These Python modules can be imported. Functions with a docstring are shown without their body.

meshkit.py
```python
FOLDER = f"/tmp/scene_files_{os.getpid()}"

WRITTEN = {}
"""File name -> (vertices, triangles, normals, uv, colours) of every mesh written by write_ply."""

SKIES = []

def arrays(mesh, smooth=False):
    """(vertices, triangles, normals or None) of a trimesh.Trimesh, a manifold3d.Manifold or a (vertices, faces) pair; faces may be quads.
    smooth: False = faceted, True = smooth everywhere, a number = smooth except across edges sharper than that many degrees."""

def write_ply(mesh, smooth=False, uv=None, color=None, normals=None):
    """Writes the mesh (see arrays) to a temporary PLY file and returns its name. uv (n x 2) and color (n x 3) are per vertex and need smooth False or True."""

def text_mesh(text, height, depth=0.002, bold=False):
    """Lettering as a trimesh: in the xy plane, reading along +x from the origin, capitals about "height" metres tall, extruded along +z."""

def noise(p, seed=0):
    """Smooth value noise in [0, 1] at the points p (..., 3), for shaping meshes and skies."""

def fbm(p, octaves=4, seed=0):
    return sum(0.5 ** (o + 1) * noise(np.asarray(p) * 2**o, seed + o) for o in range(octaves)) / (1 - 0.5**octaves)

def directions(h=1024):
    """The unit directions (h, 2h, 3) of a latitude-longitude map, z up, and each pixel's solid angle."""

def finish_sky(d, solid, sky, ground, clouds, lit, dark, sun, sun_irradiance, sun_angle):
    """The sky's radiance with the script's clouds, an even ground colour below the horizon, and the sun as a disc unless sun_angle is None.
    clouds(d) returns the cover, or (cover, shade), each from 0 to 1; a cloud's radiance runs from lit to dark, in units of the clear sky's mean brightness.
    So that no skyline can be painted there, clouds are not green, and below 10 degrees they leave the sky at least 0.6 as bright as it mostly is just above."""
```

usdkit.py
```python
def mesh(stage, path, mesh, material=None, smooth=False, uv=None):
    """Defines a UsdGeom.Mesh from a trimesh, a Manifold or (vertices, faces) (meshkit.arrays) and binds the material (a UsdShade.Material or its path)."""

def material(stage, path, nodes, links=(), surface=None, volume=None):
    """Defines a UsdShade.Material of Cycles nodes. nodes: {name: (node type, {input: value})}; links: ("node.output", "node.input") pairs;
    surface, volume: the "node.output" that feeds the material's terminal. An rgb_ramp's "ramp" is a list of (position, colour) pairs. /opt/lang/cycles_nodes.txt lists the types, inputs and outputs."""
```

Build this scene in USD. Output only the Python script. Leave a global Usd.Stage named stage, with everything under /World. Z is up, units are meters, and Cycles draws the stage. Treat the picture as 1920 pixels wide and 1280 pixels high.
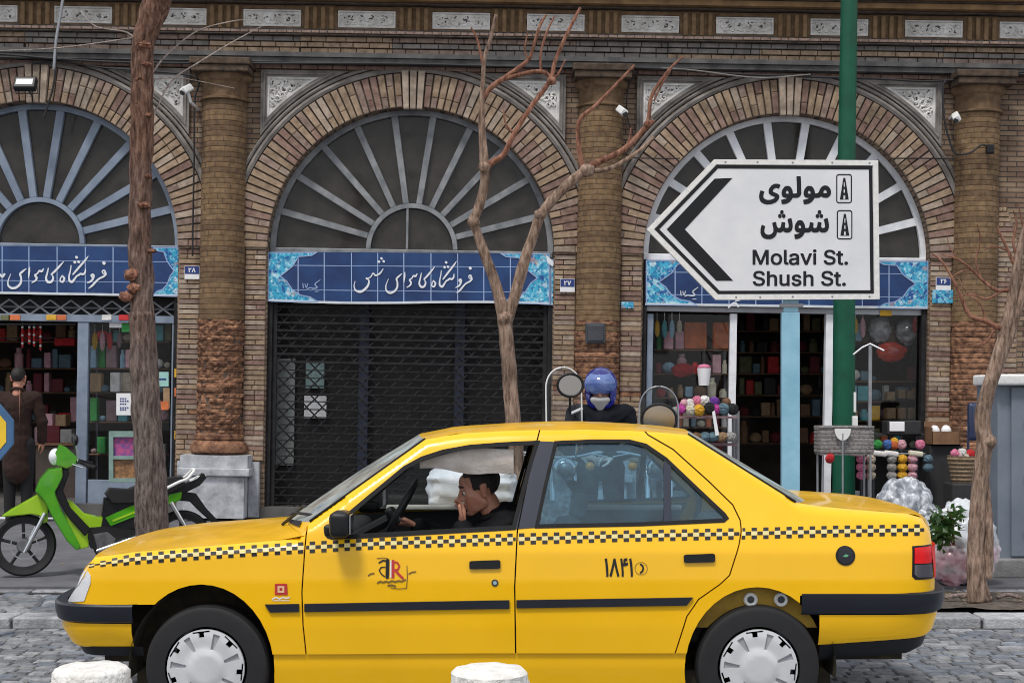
import math, random, json
import numpy as np, trimesh, shapely
from shapely.geometry import Polygon, Point, LineString, box as sbox
from shapely import affinity
from shapely.ops import unary_union
from pxr import Usd, UsdGeom, UsdLux, UsdShade, Gf, Sdf
import usdkit, meshkit

stage = Usd.Stage.CreateInMemory()
UsdGeom.SetStageUpAxis(stage, 'Z'); UsdGeom.SetStageMetersPerUnit(stage, 1.0)
stage.DefinePrim('/World', 'Xform')
stage.DefinePrim('/World/Looks', 'Scope')

# ------------------------------------------------------------ camera, sky, sun, exposure
EYE, FPX = 1.62, 2716.0
cam = UsdGeom.Camera.Define(stage, '/World/camera')
cam.AddTranslateOp().Set((0, 0, EYE)); cam.AddRotateXOp().Set(90)
cam.CreateHorizontalApertureAttr(36.0); cam.CreateVerticalApertureAttr(24.0)
cam.CreateFocalLengthAttr(FPX / 1920 * 36)
cam.CreateVerticalApertureOffsetAttr(100 / 1920 * 36)
cam.CreateClippingRangeAttr((0.05, 2000.0))
cam.CreateExposureAttr(0.7)

SUN_AZ, SUN_EL = math.radians(205), math.radians(62)     # azimuth = atan2(x, y) towards the sun
sky = UsdLux.DomeLight.Define(stage, '/World/sky')
sky_m = usdkit.material(stage, '/World/Looks/overcast_sky', {
    'sky': ('sky_texture', dict(sky_type='single_scattering', sun_disc=False, sun_elevation=SUN_EL, sun_rotation=SUN_AZ, aerosol_density=2.0)),
    'tc': ('texture_coordinate', {}),
    'noise': ('noise_texture', dict(scale=2.2, detail=5.0, roughness=0.55)),
    'ramp': ('rgb_ramp', {'ramp': [(0.3, (4.6, 4.8, 5.2)), (0.7, (8.6, 8.7, 8.9))]}),
    'mix': ('mix_color', dict(fac=0.86)),
    'bg': ('background_shader', dict(strength=0.08))},
    [('tc.generated', 'noise.vector'), ('noise.fac', 'ramp.fac'), ('sky.color', 'mix.a'), ('ramp.color', 'mix.b'), ('mix.result', 'bg.color')],
    surface='bg.background')
UsdShade.MaterialBindingAPI.Apply(sky.GetPrim()).Bind(sky_m); sky.GetPrim().SetCustomDataByKey('kind', 'structure')
sun = UsdLux.DistantLight.Define(stage, '/World/sun')
sun.CreateIntensityAttr(0.4); sun.CreateAngleAttr(11.0); sun.CreateNormalizeAttr(True); sun.CreateColorAttr((1.0, 0.96, 0.9))
_d = Gf.Vec3d(math.sin(SUN_AZ) * math.cos(SUN_EL), math.cos(SUN_AZ) * math.cos(SUN_EL), math.sin(SUN_EL))
sun.AddOrientOp().Set(Gf.Quatf(Gf.Rotation(Gf.Vec3d(0, 0, 1), _d).GetQuat()))

# ------------------------------------------------------------ helpers
used = {}
def numbered(parent, name):
    k = (parent, name); n = used.get(k, 0); used[k] = n + 1
    return name if n == 0 else f'{name}_{n:03d}'
def path_of(p): return str(p.GetPath()) if p is not None else '/World'
def tag(o, label=None, cat=None, group=None, kind=None):
    o = o.GetPrim() if hasattr(o, 'GetPrim') else o
    for k, v in (('label', label), ('category', cat), ('group', group), ('kind', kind)):
        if v: o.SetCustomDataByKey(k, v)
    return o
def obj(name, mesh, m, parent=None, smooth=False, label=None, cat=None, group=None, kind=None):
    pp = path_of(parent)
    if isinstance(mesh, MB): mesh = mesh.mesh()
    o = usdkit.mesh(stage, f'{pp}/{numbered(pp, name)}', mesh, m, smooth).GetPrim()
    return tag(o, label, cat, group, kind)
def thing(name, label=None, cat=None, loc=(0, 0, 0), rot=(0, 0, 0), group=None, scale=None, parent=None, kind=None):
    pp = path_of(parent)
    x = UsdGeom.Xform.Define(stage, f'{pp}/{numbered(pp, name)}')
    x.AddTranslateOp().Set(Gf.Vec3d(*map(float, loc)))
    if any(rot): x.AddRotateXYZOp().Set(Gf.Vec3f(*map(float, rot)))
    if scale: x.AddScaleOp().Set(Gf.Vec3f(*([scale] * 3 if np.ndim(scale) == 0 else scale)))
    return tag(x, label, cat, group, kind)
def copy_of(src, loc, rot=(0, 0, 0), label=None, group=None, scale=None):
    was = src.GetCustomData(); base = src.GetName()
    while base[-1].isdigit(): base = base[:-1]
    o = thing(base.rstrip('_'), label or was.get('label'), was.get('category'), loc, rot, group or was.get('group'), scale)
    o.GetReferences().AddInternalReference(src.GetPath()); o.SetInstanceable(True)
    return o

class MB:
    "collects vertices and triangles"
    def __init__(s): s.v, s.f, s.n = [], [], 0
    def add(s, v, f):
        v, f = np.asarray(v, float), np.asarray(f, int)
        if f.shape[1] == 4: f = np.vstack([f[:, [0, 1, 2]], f[:, [0, 2, 3]]])
        s.v.append(v); s.f.append(f + s.n); s.n += len(v); return s
    def tm(s, m): return s.add(m.vertices, m.faces)
    def box(s, c, d, rot=None):
        m = trimesh.creation.box(d)
        if rot is not None: m.apply_transform(trimesh.transformations.euler_matrix(*rot))
        m.apply_translation(c); return s.tm(m)
    def b(s, x0, x1, y0, y1, z0, z1): return s.box(((x0+x1)/2, (y0+y1)/2, (z0+z1)/2), (abs(x1-x0), abs(y1-y0), abs(z1-z0)))
    def rbox(s, c, d, r=0.01, rot=None):
        m = rounded_box(d, r)
        if rot is not None: m.apply_transform(trimesh.transformations.euler_matrix(*rot))
        m.apply_translation(c); return s.tm(m)
    def tube(s, pts, r, n=8, caps=True): return s.add(*tube(pts, r, n, caps))
    def prism(s, poly, y0, y1):
        "polygon in x, z extruded along y"
        for g in getattr(poly, 'geoms', [poly]):
            if g.is_empty or g.area < 1e-9 or g.geom_type != 'Polygon': continue
            m = trimesh.creation.extrude_polygon(g, abs(y1 - y0), engine='earcut')
            v = np.array(m.vertices); v = np.stack([v[:, 0], max(y0, y1) - v[:, 2], v[:, 1]], 1)
            s.add(v, m.faces)
        return s
    def quadbrick(s, q, yf, yb, bev=0.005, jit=None):
        "4 points in x, z; front face at yf chamfered, back at yb"
        q = np.asarray(q, float); c = q.mean(0); L = np.linalg.norm(q - c, axis=1)[:, None]
        inn = q + (c - q) / L * bev * 1.4
        v = np.vstack([np.c_[q[:, 0], np.full(4, yb), q[:, 1]], np.c_[q[:, 0], np.full(4, yf + bev), q[:, 1]], np.c_[inn[:, 0], np.full(4, yf), inn[:, 1]]])
        if jit is not None: v[4:, 1] += jit
        f = [[8, 9, 10, 11]]
        for i in range(4):
            j = (i + 1) % 4
            f += [[i, j, 4 + j, 4 + i], [4 + i, 4 + j, 8 + j, 8 + i]]
        return s.add(v, f)
    def mesh(s):
        m = trimesh.Trimesh(np.vstack(s.v), np.vstack(s.f), process=False)
        return m
def rounded_box(d, r, n=2):
    import manifold3d
    d = np.asarray(d, float); r = min(r, d.min() / 2 * 0.98)
    h = d / 2 - r
    pts = []
    sp = trimesh.creation.icosphere(1 if n < 3 else 2, r).vertices
    for sx in (-1, 1):
        for sy in (-1, 1):
            for sz in (-1, 1):
                pts.append(sp + h * (sx, sy, sz))
    return trimesh.convex.convex_hull(np.vstack(pts))
def tube(pts, r, n=8, caps=True):
    p = np.asarray(pts, float); k = len(p); r = np.broadcast_to(np.asarray(r, float), (k,))
    t = np.gradient(p, axis=0); t /= np.linalg.norm(t, axis=1, keepdims=True) + 1e-12
    a = np.cross(t[0], [0, 0, 1.0]) if abs(t[0][2]) < 0.9 else np.cross(t[0], [1.0, 0, 0])
    A = []
    for i in range(k):
        a = a - t[i] * (a @ t[i]); a /= np.linalg.norm(a) + 1e-12; A.append(a)
    A = np.array(A); B = np.cross(t, A); w = np.arange(n) * 2 * math.pi / n
    v = p[:, None] + r[:, None, None] * (np.cos(w)[None, :, None] * A[:, None] + np.sin(w)[None, :, None] * B[:, None])
    i, j = np.meshgrid(np.arange(k - 1), np.arange(n), indexing='ij')
    q = np.stack([i*n+j, i*n+(j+1) % n, (i+1)*n+(j+1) % n, (i+1)*n+j], -1).reshape(-1, 4)
    f = np.vstack([q[:, [0, 1, 2]], q[:, [0, 2, 3]]]); v = v.reshape(-1, 3)
    if caps:
        v = np.vstack([v, p[:1], p[-1:]]); c0, c1 = k * n, k * n + 1
        j = np.arange(n)
        f = np.vstack([f, np.stack([np.full(n, c0), (j+1) % n, j], 1), np.stack([np.full(n, c1), (k-1)*n+j, (k-1)*n+(j+1) % n], 1)])
    return v, f
def spline(pts, n=8):
    "Catmull-Rom through the points (any columns)"
    p = np.asarray(pts, float); p = np.vstack([2*p[0]-p[1], p, 2*p[-1]-p[-2]]); out = []
    for i in range(1, len(p) - 2):
        for t in np.linspace(0, 1, n, endpoint=False):
            out.append(0.5*((2*p[i]) + (-p[i-1]+p[i+1])*t + (2*p[i-1]-5*p[i]+4*p[i+1]-p[i+2])*t*t + (-p[i-1]+3*p[i]-3*p[i+1]+p[i+2])*t**3))
    return np.vstack([out, p[-2]])
def lathe(prof, n=24, axis='z', c=(0, 0, 0), a0=0, a1=2*math.pi):
    "profile of (r, h)"
    prof = np.asarray(prof, float); full = abs(a1 - a0 - 2*math.pi) < 1e-6
    w = np.linspace(a0, a1, n, endpoint=False) if full else np.linspace(a0, a1, n + 1)
    k, m = len(prof), len(w)
    v = np.stack([prof[:, None, 0]*np.cos(w), prof[:, None, 0]*np.sin(w), np.repeat(prof[:, 1:2], m, 1)], -1).reshape(-1, 3)
    i, j = np.meshgrid(np.arange(k-1), np.arange(m if full else m-1), indexing='ij')
    f = np.stack([i*m+j, i*m+(j+1) % m, (i+1)*m+(j+1) % m, (i+1)*m+j], -1).reshape(-1, 4)
    if axis == 'y': v = v[:, [0, 2, 1]] * (1, 1, -1)
    if axis == 'x': v = v[:, [2, 0, 1]]
    return v + np.asarray(c, float), f
def W(px, py, y):
    "photograph pixel (1920 wide) at distance y -> world point"
    return np.array([(px - 960) * y / FPX, y, EYE - (py - 740) * y / FPX])
def blob(r, noise=0.12, freq=2.0, sub=3, seed=0, scale=(1, 1, 1)):
    m = trimesh.creation.icosphere(sub, 1.0); v = np.array(m.vertices)
    d = meshkit.fbm(v * freq + 7.3 * seed + 11, 3, seed) - 0.5
    m.vertices = v * (1 + 2 * noise * d)[:, None] * r * np.asarray(scale)
    return m

# ------------------------------------------------------------ materials
LK = '/World/Looks/'
M = {}
def mat(name, col, rough=0.6, var=0.18, scale=6.0, bump=0.0, bscale=60.0, metal=0.0, coat=0.0, rnd=0.0, spec=0.5, col2=None, detail=4.0, **kw):
    "procedural surface: noise between two tones, optional fine relief, optional tone per object"
    c = np.array(col, float); c2 = np.array(col2, float) if col2 is not None else None
    lo, hi = (c * (1 - var), np.minimum(c * (1 + var), 0.95)) if c2 is None else (c, c2)
    nodes = {'geo': ('geometry', {}), 'n': ('noise_texture', dict(scale=scale, detail=detail, roughness=0.6)),
             'r': ('rgb_ramp', {'ramp': [(0.32, tuple(lo)), (0.68, tuple(hi))]}),
             'p': ('principled_bsdf', dict(roughness=rough, metallic=metal, coat_weight=coat, specular_ior_level=spec, **kw))}
    links = [('geo.position', 'n.vector'), ('n.fac', 'r.fac')]
    out = 'r.color'
    if rnd:
        nodes |= {'oi': ('object_info', {}), 'mr': ('map_range', dict(to_min=1 - rnd, to_max=1 + rnd)), 'h': ('hsv', dict(hue=0.5, saturation=1.0, fac=1.0))}
        links += [('oi.random', 'mr.value'), ('mr.result', 'h.value'), (out, 'h.color')]; out = 'h.color'
    links.append((out, 'p.base_color'))
    if bump:
        nodes |= {'bn': ('noise_texture', dict(scale=bscale, detail=3.0)), 'bp': ('bump', dict(strength=bump, distance=0.01))}
        links += [('geo.position', 'bn.vector'), ('bn.fac', 'bp.height'), ('bp.normal', 'p.normal')]
    M[name] = usdkit.material(stage, LK + name, nodes, links, surface='p.BSDF')
    return M[name]
def glass(name, tint, gloss=1.0, rough=0.02, ior=1.5, dust_haze=0.0, dcol=(0.42, 0.43, 0.42), dscale=4.0):
    "thin pane: transparent and mirror by fresnel, with a patchy dusty film that also paints haze and reflections"
    nodes = {'t': ('transparent_bsdf', dict(color=tint)), 'g': ('glossy_bsdf', dict(color=(gloss, gloss, gloss), roughness=rough)),
        'f': ('fresnel', dict(IOR=ior)), 'm': ('mix_closure', {})}
    links = [('f.fac', 'm.fac'), ('t.BSDF', 'm.closure1'), ('g.BSDF', 'm.closure2')]; out = 'm.closure'
    if dust_haze:
        nodes |= {'geo': ('geometry', {}), 'n': ('noise_texture', dict(scale=dscale, detail=7.0, roughness=0.65)), 'mr': ('map_range', dict(from_min=0.3, from_max=0.75, to_min=dust_haze * 0.4, to_max=dust_haze * 1.8, clamp=True)), 'd': ('diffuse_bsdf', dict(color=dcol)), 'm2': ('mix_closure', {})}
        links += [('geo.position', 'n.vector'), ('n.fac', 'mr.value'), ('mr.result', 'm2.fac'), ('m.closure', 'm2.closure1'), ('d.BSDF', 'm2.closure2')]; out = 'm2.closure'
    M[name] = usdkit.material(stage, LK + name, nodes, links, surface=out)
    return M[name]
mat('white_paint', (0.72, 0.73, 0.75), 0.5, 0.08)
mat('black_rubber', (0.008, 0.008, 0.009), 0.75, 0.3, 14, spec=0.3)
mat('black_plastic', (0.007, 0.0075, 0.009), 0.45, 0.2, 10, bump=0.1, bscale=400, spec=0.35)
mat('dark_steel', (0.06, 0.065, 0.075), 0.5, 0.25, 8, metal=0.4)
mat('chrome', (0.75, 0.76, 0.78), 0.18, 0.05, metal=1.0)
mat('grey_metal', (0.32, 0.33, 0.35), 0.45, 0.15, metal=0.6)
mat('white_plastic', (0.75, 0.75, 0.74), 0.4, 0.06)
mat('cable_black', (0.01, 0.01, 0.012), 0.6, 0.2)
mat('paper_white', (0.8, 0.8, 0.82), 0.8, 0.05, 20)
# ------------------------------------------------------------ building materials
def brick_mat(name, a, b, rnd=0.16, rough=0.85):
    mat(name, a, rough, 0.2, 13.0, bump=0.6, bscale=70.0, rnd=rnd, col2=b, spec=0.25, detail=8.0)
brick_mat('brick_tan', (0.215, 0.150, 0.102), (0.40, 0.295, 0.205))
brick_mat('brick_red', (0.16, 0.098, 0.078), (0.31, 0.205, 0.165))
brick_mat('brick_pale', (0.25, 0.195, 0.15), (0.45, 0.365, 0.29))
brick_mat('brick_mauve', (0.18, 0.125, 0.10), (0.35, 0.26, 0.215))
brick_mat('brick_ochre', (0.145, 0.088, 0.045), (0.265, 0.175, 0.098), 0.07)
brick_mat('brick_umber', (0.105, 0.064, 0.036), (0.21, 0.135, 0.078), 0.10)
brick_mat('brick_worn', (0.075, 0.034, 0.024), (0.36, 0.19, 0.11), 0.25)
brick_mat('capital_dark', (0.045, 0.033, 0.026), (0.13, 0.09, 0.062))
BR = ['brick_tan', 'brick_tan', 'brick_tan', 'brick_red', 'brick_pale', 'brick_mauve']
mat('mortar_dark', (0.105, 0.083, 0.068), 0.95, 0.35, 14, bump=0.5, bscale=80)
mat('mortar_grey', (0.19, 0.165, 0.14), 0.95, 0.3, 14, bump=0.5, bscale=80)
mat('moulding_grey', (0.12, 0.108, 0.10), 0.85, 0.2, 5, col2=(0.27, 0.245, 0.225), bump=0.4, detail=8)
mat('recess_shade', (0.05, 0.045, 0.042), 0.9, 0.2, 9, col2=(0.13, 0.12, 0.11))  # dark tone that paints the shade of the carved recesses
mat('plaster_white', (0.48, 0.465, 0.44), 0.85, 0.2, 7, col2=(0.78, 0.765, 0.74), bump=0.3)
mat('plaster_dirty', (0.20, 0.19, 0.18), 0.9, 0.2, 9, col2=(0.5, 0.485, 0.46))
mat('wood_brown', (0.16, 0.085, 0.035), 0.7, 0.2, 5, col2=(0.34, 0.20, 0.085), bump=0.3)
mat('band_dark', (0.035, 0.035, 0.038), 0.75, 0.2, 4, col2=(0.13, 0.125, 0.12), bump=0.3, detail=8)
mat('stone_pedestal', (0.24, 0.25, 0.27), 0.85, 0.2, 6, col2=(0.55, 0.57, 0.6), bump=0.4, bscale=40, detail=8)
mat('paint_bluegrey', (0.15, 0.19, 0.26), 0.5, 0.15, 4, col2=(0.25, 0.30, 0.38))
mat('paint_darkgrey', (0.12, 0.13, 0.145), 0.55, 0.2, 6, col2=(0.27, 0.28, 0.29))
mat('paint_offwhite', (0.66, 0.68, 0.72), 0.5, 0.15, 6, col2=(0.86, 0.87, 0.90))
mat('shutter_black', (0.009, 0.009, 0.010), 0.7, 0.3, 8, col2=(0.026, 0.025, 0.027), spec=0.25)
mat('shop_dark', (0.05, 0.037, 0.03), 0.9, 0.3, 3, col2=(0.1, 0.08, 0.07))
mat('shop_floor', (0.1, 0.095, 0.09), 0.7, 0.2)
mat('plate_blue', (0.02, 0.045, 0.2), 0.4, 0.1)
glass('fan_glass', (0.30, 0.29, 0.28), 0.8, 0.10, 1.42, 0.13, (0.22, 0.195, 0.17), 3.5)
glass('shop_glass', (0.9, 0.92, 0.92), 0.9, 0.015, 1.38)
M['wall_brick'] = usdkit.material(stage, LK + 'wall_brick', {
    'tc': ('texture_coordinate', {}), 's': ('separate_xyz', {}), 'c': ('combine_xyz', {}),
    'b': ('brick_texture', dict(scale=1.0, brick_width=0.22, row_height=0.062, mortar_size=0.007, mortar_smooth=0.3, bias=-0.1,
          color1=(0.29, 0.21, 0.145), color2=(0.18, 0.11, 0.082), mortar=(0.08, 0.065, 0.055))),
    'n': ('noise_texture', dict(scale=3.0, detail=6.0)), 'mr': ('map_range', dict(from_min=0.3, from_max=0.7, to_min=0.6, to_max=1.15)),
    'h': ('hsv', dict(hue=0.5, saturation=1.0, fac=1.0)), 'bp': ('bump', dict(strength=0.8, distance=0.012, invert=True)),
    'p': ('principled_bsdf', dict(roughness=0.88, specular_ior_level=0.2))},
    [('tc.object', 's.vector'), ('s.x', 'c.x'), ('s.z', 'c.y'), ('c.vector', 'b.vector'), ('tc.object', 'n.vector'), ('n.fac', 'mr.value'), ('mr.result', 'h.value'),
     ('b.color', 'h.color'), ('h.color', 'p.base_color'), ('b.fac', 'bp.height'), ('bp.normal', 'p.normal')], surface='p.BSDF')

# ------------------------------------------------------------ the arcade (local frame: origin at eye height on the wall plane, y towards the shops)
FACADE, TILT = 17.5, math.radians(0.95)
S = FACADE / FPX
def L(px, py, dy=0.0):
    w = W(px, py, FACADE + dy); x, z = w[0], w[2] - EYE
    return np.array([x * math.cos(TILT) - z * math.sin(TILT), dy, x * math.sin(TILT) + z * math.cos(TILT)])
def Zm(py): return (736.85 - py) * S          # height of a pixel row seen at the middle bay
rng = random.Random(5)
house = thing('arcade_building', 'old brick building with three arched shopfronts, half columns and a white relief frieze', 'building', (0, FACADE, EYE), (0, math.degrees(TILT), 0))
BASE, SPRING, RIN, ROUT, PITCH = -1.52, 1.72, 1.727, 2.13, 704 * S
ARCH = [-194 * S + k * PITCH for k in (-1, 0, 1)]
COLS = [-194 * S + (k + 0.5) * PITCH for k in (-1, 0, 1)]
def arch_poly(c, r, z0=BASE - 0.2, n=48):
    a = np.linspace(0, math.pi, n)
    return Polygon([(c + r, z0)] + [(c + r*math.cos(t), SPRING + r*math.sin(t)) for t in a] + [(c - r, z0)])
wallp = sbox(-8.6, BASE - 0.1, 8.8, 5.6)
for c in ARCH: wallp = wallp.difference(arch_poly(c, RIN))
obj('wall', MB().prism(wallp, 0.0, 0.5), M['wall_brick'], house)

# voussoir rings: a mortar bed and single bricks on it
for ai, c in enumerate(ARCH):
    ring = arch_poly(c, ROUT).difference(arch_poly(c, RIN)).intersection(sbox(c-3, SPRING, c+3, 9))
    bed = obj('arch_ring', MB().prism(ring, -0.022, -0.002), M['mortar_dark'], house)
    n = 67
    for k in range(n):
        a0, a1 = math.pi * (k + 0.10) / n, math.pi * (k + 0.90) / n
        if ai == 0 and a0 > 1.9: continue
        key = abs(k - n // 2) <= 1
        cuts = [RIN + 0.002, ROUT] if (key or k % 2 == 0 and rng.random() < 0.55) else ([RIN + 0.002, RIN + 0.255, ROUT] if rng.random() < 0.5 else [RIN + 0.002, RIN + 0.13, ROUT])
        if key: cuts = [RIN - 0.03, ROUT + 0.03]
        if abs(k - n // 2) > 22 and rng.random() < 0.5: cuts = [cuts[0], cuts[-1]]
        for r0, r1 in zip(cuts[:-1], cuts[1:]):
            g = 0.006 if len(cuts) > 2 else 0
            P = lambda r, a: (c + r*math.cos(a), SPRING + r*math.sin(a))
            q = [P(r0 + (g if r0 > cuts[0] else 0), a0), P(r0 + (g if r0 > cuts[0] else 0), a1), P(r1, a1), P(r1, a0)]
            yf = -0.05 - rng.random() * 0.012 - (0.03 if key else 0)
            m = 'brick_pale' if key else rng.choice(['brick_tan', 'brick_tan', 'brick_tan', 'brick_pale', 'brick_red', 'brick_mauve'] if ai < 2 else ['brick_tan', 'brick_tan', 'brick_red', 'brick_red', 'brick_mauve', 'brick_pale'])
            obj('voussoir', MB().quadbrick(q, yf, -0.012, 0.007), M[m], bed)
    a = np.linspace(0.05, math.pi - 0.05, 60)
    for (r, rr, yy) in ((ROUT + 0.045, 0.035, -0.03), (ROUT + 0.115, 0.022, -0.02)):
        obj('hood_moulding', MB().tube([(c + r*math.cos(t), yy, SPRING + r*math.sin(t)) for t in a], rr, 6), M['moulding_grey'], house, smooth=40)

# spandrels: grey frame, recessed ground, white carved relief, recess shade painted as dark leaves
def scroll(mb, x, z, r, turns, a0, sgn, y, w):
    t = np.linspace(0, 1, 16)
    mb.tube([(x + r*(1-0.8*u)*math.cos(a0 + sgn*u*turns*6.28), y, z + r*(1-0.8*u)*math.sin(a0 + sgn*u*turns*6.28)) for u in t], w*(1.1-0.4*t), 4)
ZT = Zm(137)
for ai, c in enumerate(ARCH):
    for sgn in (-1, 1):
        edge = c + sgn * (PITCH / 2 - 0.43)
        if edge < -6.6: continue
        reg = sbox(min(edge, c), SPRING + 0.3, max(edge, c), ZT).difference(Point(c, SPRING).buffer(ROUT + 0.15, 64))
        reg = max(getattr(reg, 'geoms', [reg]), key=lambda g: g.area)
        inner = reg.buffer(-0.075); inner = max(getattr(inner, 'geoms', [inner]), key=lambda g: g.area)
        mid = reg.buffer(-0.035)
        fr = obj('spandrel_panel', MB().prism(reg.difference(inner), -0.045, -0.001).prism(mid.difference(mid.buffer(-0.02)), -0.06, -0.04), M['moulding_grey'], house)
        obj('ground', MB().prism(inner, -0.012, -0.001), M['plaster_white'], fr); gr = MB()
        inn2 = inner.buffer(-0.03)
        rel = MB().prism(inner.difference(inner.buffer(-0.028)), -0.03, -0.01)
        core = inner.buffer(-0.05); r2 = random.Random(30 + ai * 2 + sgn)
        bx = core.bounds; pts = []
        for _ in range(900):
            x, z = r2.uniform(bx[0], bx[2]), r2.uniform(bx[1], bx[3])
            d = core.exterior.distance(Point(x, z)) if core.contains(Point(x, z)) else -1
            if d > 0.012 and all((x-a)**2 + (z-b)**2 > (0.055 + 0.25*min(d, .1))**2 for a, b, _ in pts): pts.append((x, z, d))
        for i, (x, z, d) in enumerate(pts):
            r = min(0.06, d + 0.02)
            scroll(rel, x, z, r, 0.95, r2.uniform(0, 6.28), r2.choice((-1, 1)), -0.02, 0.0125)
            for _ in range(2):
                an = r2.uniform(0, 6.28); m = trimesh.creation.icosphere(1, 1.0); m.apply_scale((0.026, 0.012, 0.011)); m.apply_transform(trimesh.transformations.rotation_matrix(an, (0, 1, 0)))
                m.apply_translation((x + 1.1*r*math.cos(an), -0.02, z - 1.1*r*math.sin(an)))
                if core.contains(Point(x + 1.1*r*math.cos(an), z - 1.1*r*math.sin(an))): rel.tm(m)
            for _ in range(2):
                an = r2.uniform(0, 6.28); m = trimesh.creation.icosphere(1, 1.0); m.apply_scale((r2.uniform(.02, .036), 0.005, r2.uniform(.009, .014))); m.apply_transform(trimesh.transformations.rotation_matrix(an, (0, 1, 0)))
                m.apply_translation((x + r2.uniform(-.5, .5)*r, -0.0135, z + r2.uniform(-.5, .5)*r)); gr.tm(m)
        obj('carved_relief', rel, M['plaster_white'], fr)
        if gr.n: obj('carved_shadow_leaf', gr, M['recess_shade'], fr, kind='stuff')  # leaf blobs carry the recess shade in their colour

# entablature, from the bottom up
def brick_row(mb, x0, x1, z0, z1, ln, yf, yb, r, gap=0.008, var=0.25, lean=0.0):
    x = x0 + r.uniform(-ln, 0)
    while x < x1:
        l = ln * r.uniform(1 - var, 1 + var)
        a, b = max(x, x0), min(x + l - gap, x1)
        if b - a > 0.02: mb.quadbrick([(a, z0 + gap/2), (b, z0 + gap/2), (b, z1 - gap/2), (a, z1 - gap/2)], yf - r.random()*0.012, yb, 0.006)
        x += l
XL, XR = -7.0, 7.6
mb = MB(); brick_row(mb, XL, XR, Zm(135), Zm(126.5), 0.21, -0.05, 0.0, rng)
obj('brick_course', mb, M['brick_red'], house, kind='stuff')
obj('cable_band', MB().b(XL, XR, -0.165, 0, Zm(126), Zm(117)).b(XL, XR, -0.19, 0, Zm(117) + 0.003, Zm(108)), M['band_dark'], house)
mb = [MB(), MB(), MB()]
for i in range(3):
    z0 = Zm(108) + i * (Zm(78) - Zm(108)) / 3
    for x in np.arange(XL, XR, 1.1): brick_row(mb[rng.randrange(3)], x, min(x + 1.095, XR), z0 + 0.003, z0 + 0.064, 0.2, -0.13 - 0.02*i, 0, rng)
for m_, k in zip(mb, ('brick_tan', 'brick_mauve', 'moulding_grey')): obj('brick_course', m_, M[k], house, kind='stuff')
obj('moulding', MB().b(XL, XR, -0.24, 0, Zm(78) + 0.002, Zm(75.5)), M['mortar_dark'], house)
mb = MB(); brick_row(mb, XL, XR, Zm(75), Zm(69), 0.11, -0.25, 0.0, rng, 0.006)
obj('brick_course', mb, M['brick_mauve'], house, kind='stuff')
obj('frieze', MB().b(XL, XR, -0.10, 0, Zm(69) + 0.002, Zm(18)), M['brick_umber'], house)
obj('moulding', MB().b(XL, XR, -0.15, -0.102, Zm(69) + 0.004, Zm(63)), M['band_dark'], house)
for (p0, p1, y, m) in ((18, 14.5, -0.2, 'mortar_dark'), (14, 4, -0.3, 'wood_brown'), (3.5, 1, -0.33, 'mortar_dark'), (0.5, -12, -0.4, 'wood_brown'), (-12.5, -40, -0.5, 'wood_brown')):
    obj('cornice', MB().b(XL, XR, y, 0, Zm(p0) + 0.002, Zm(p1)), M[m], house)
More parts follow.
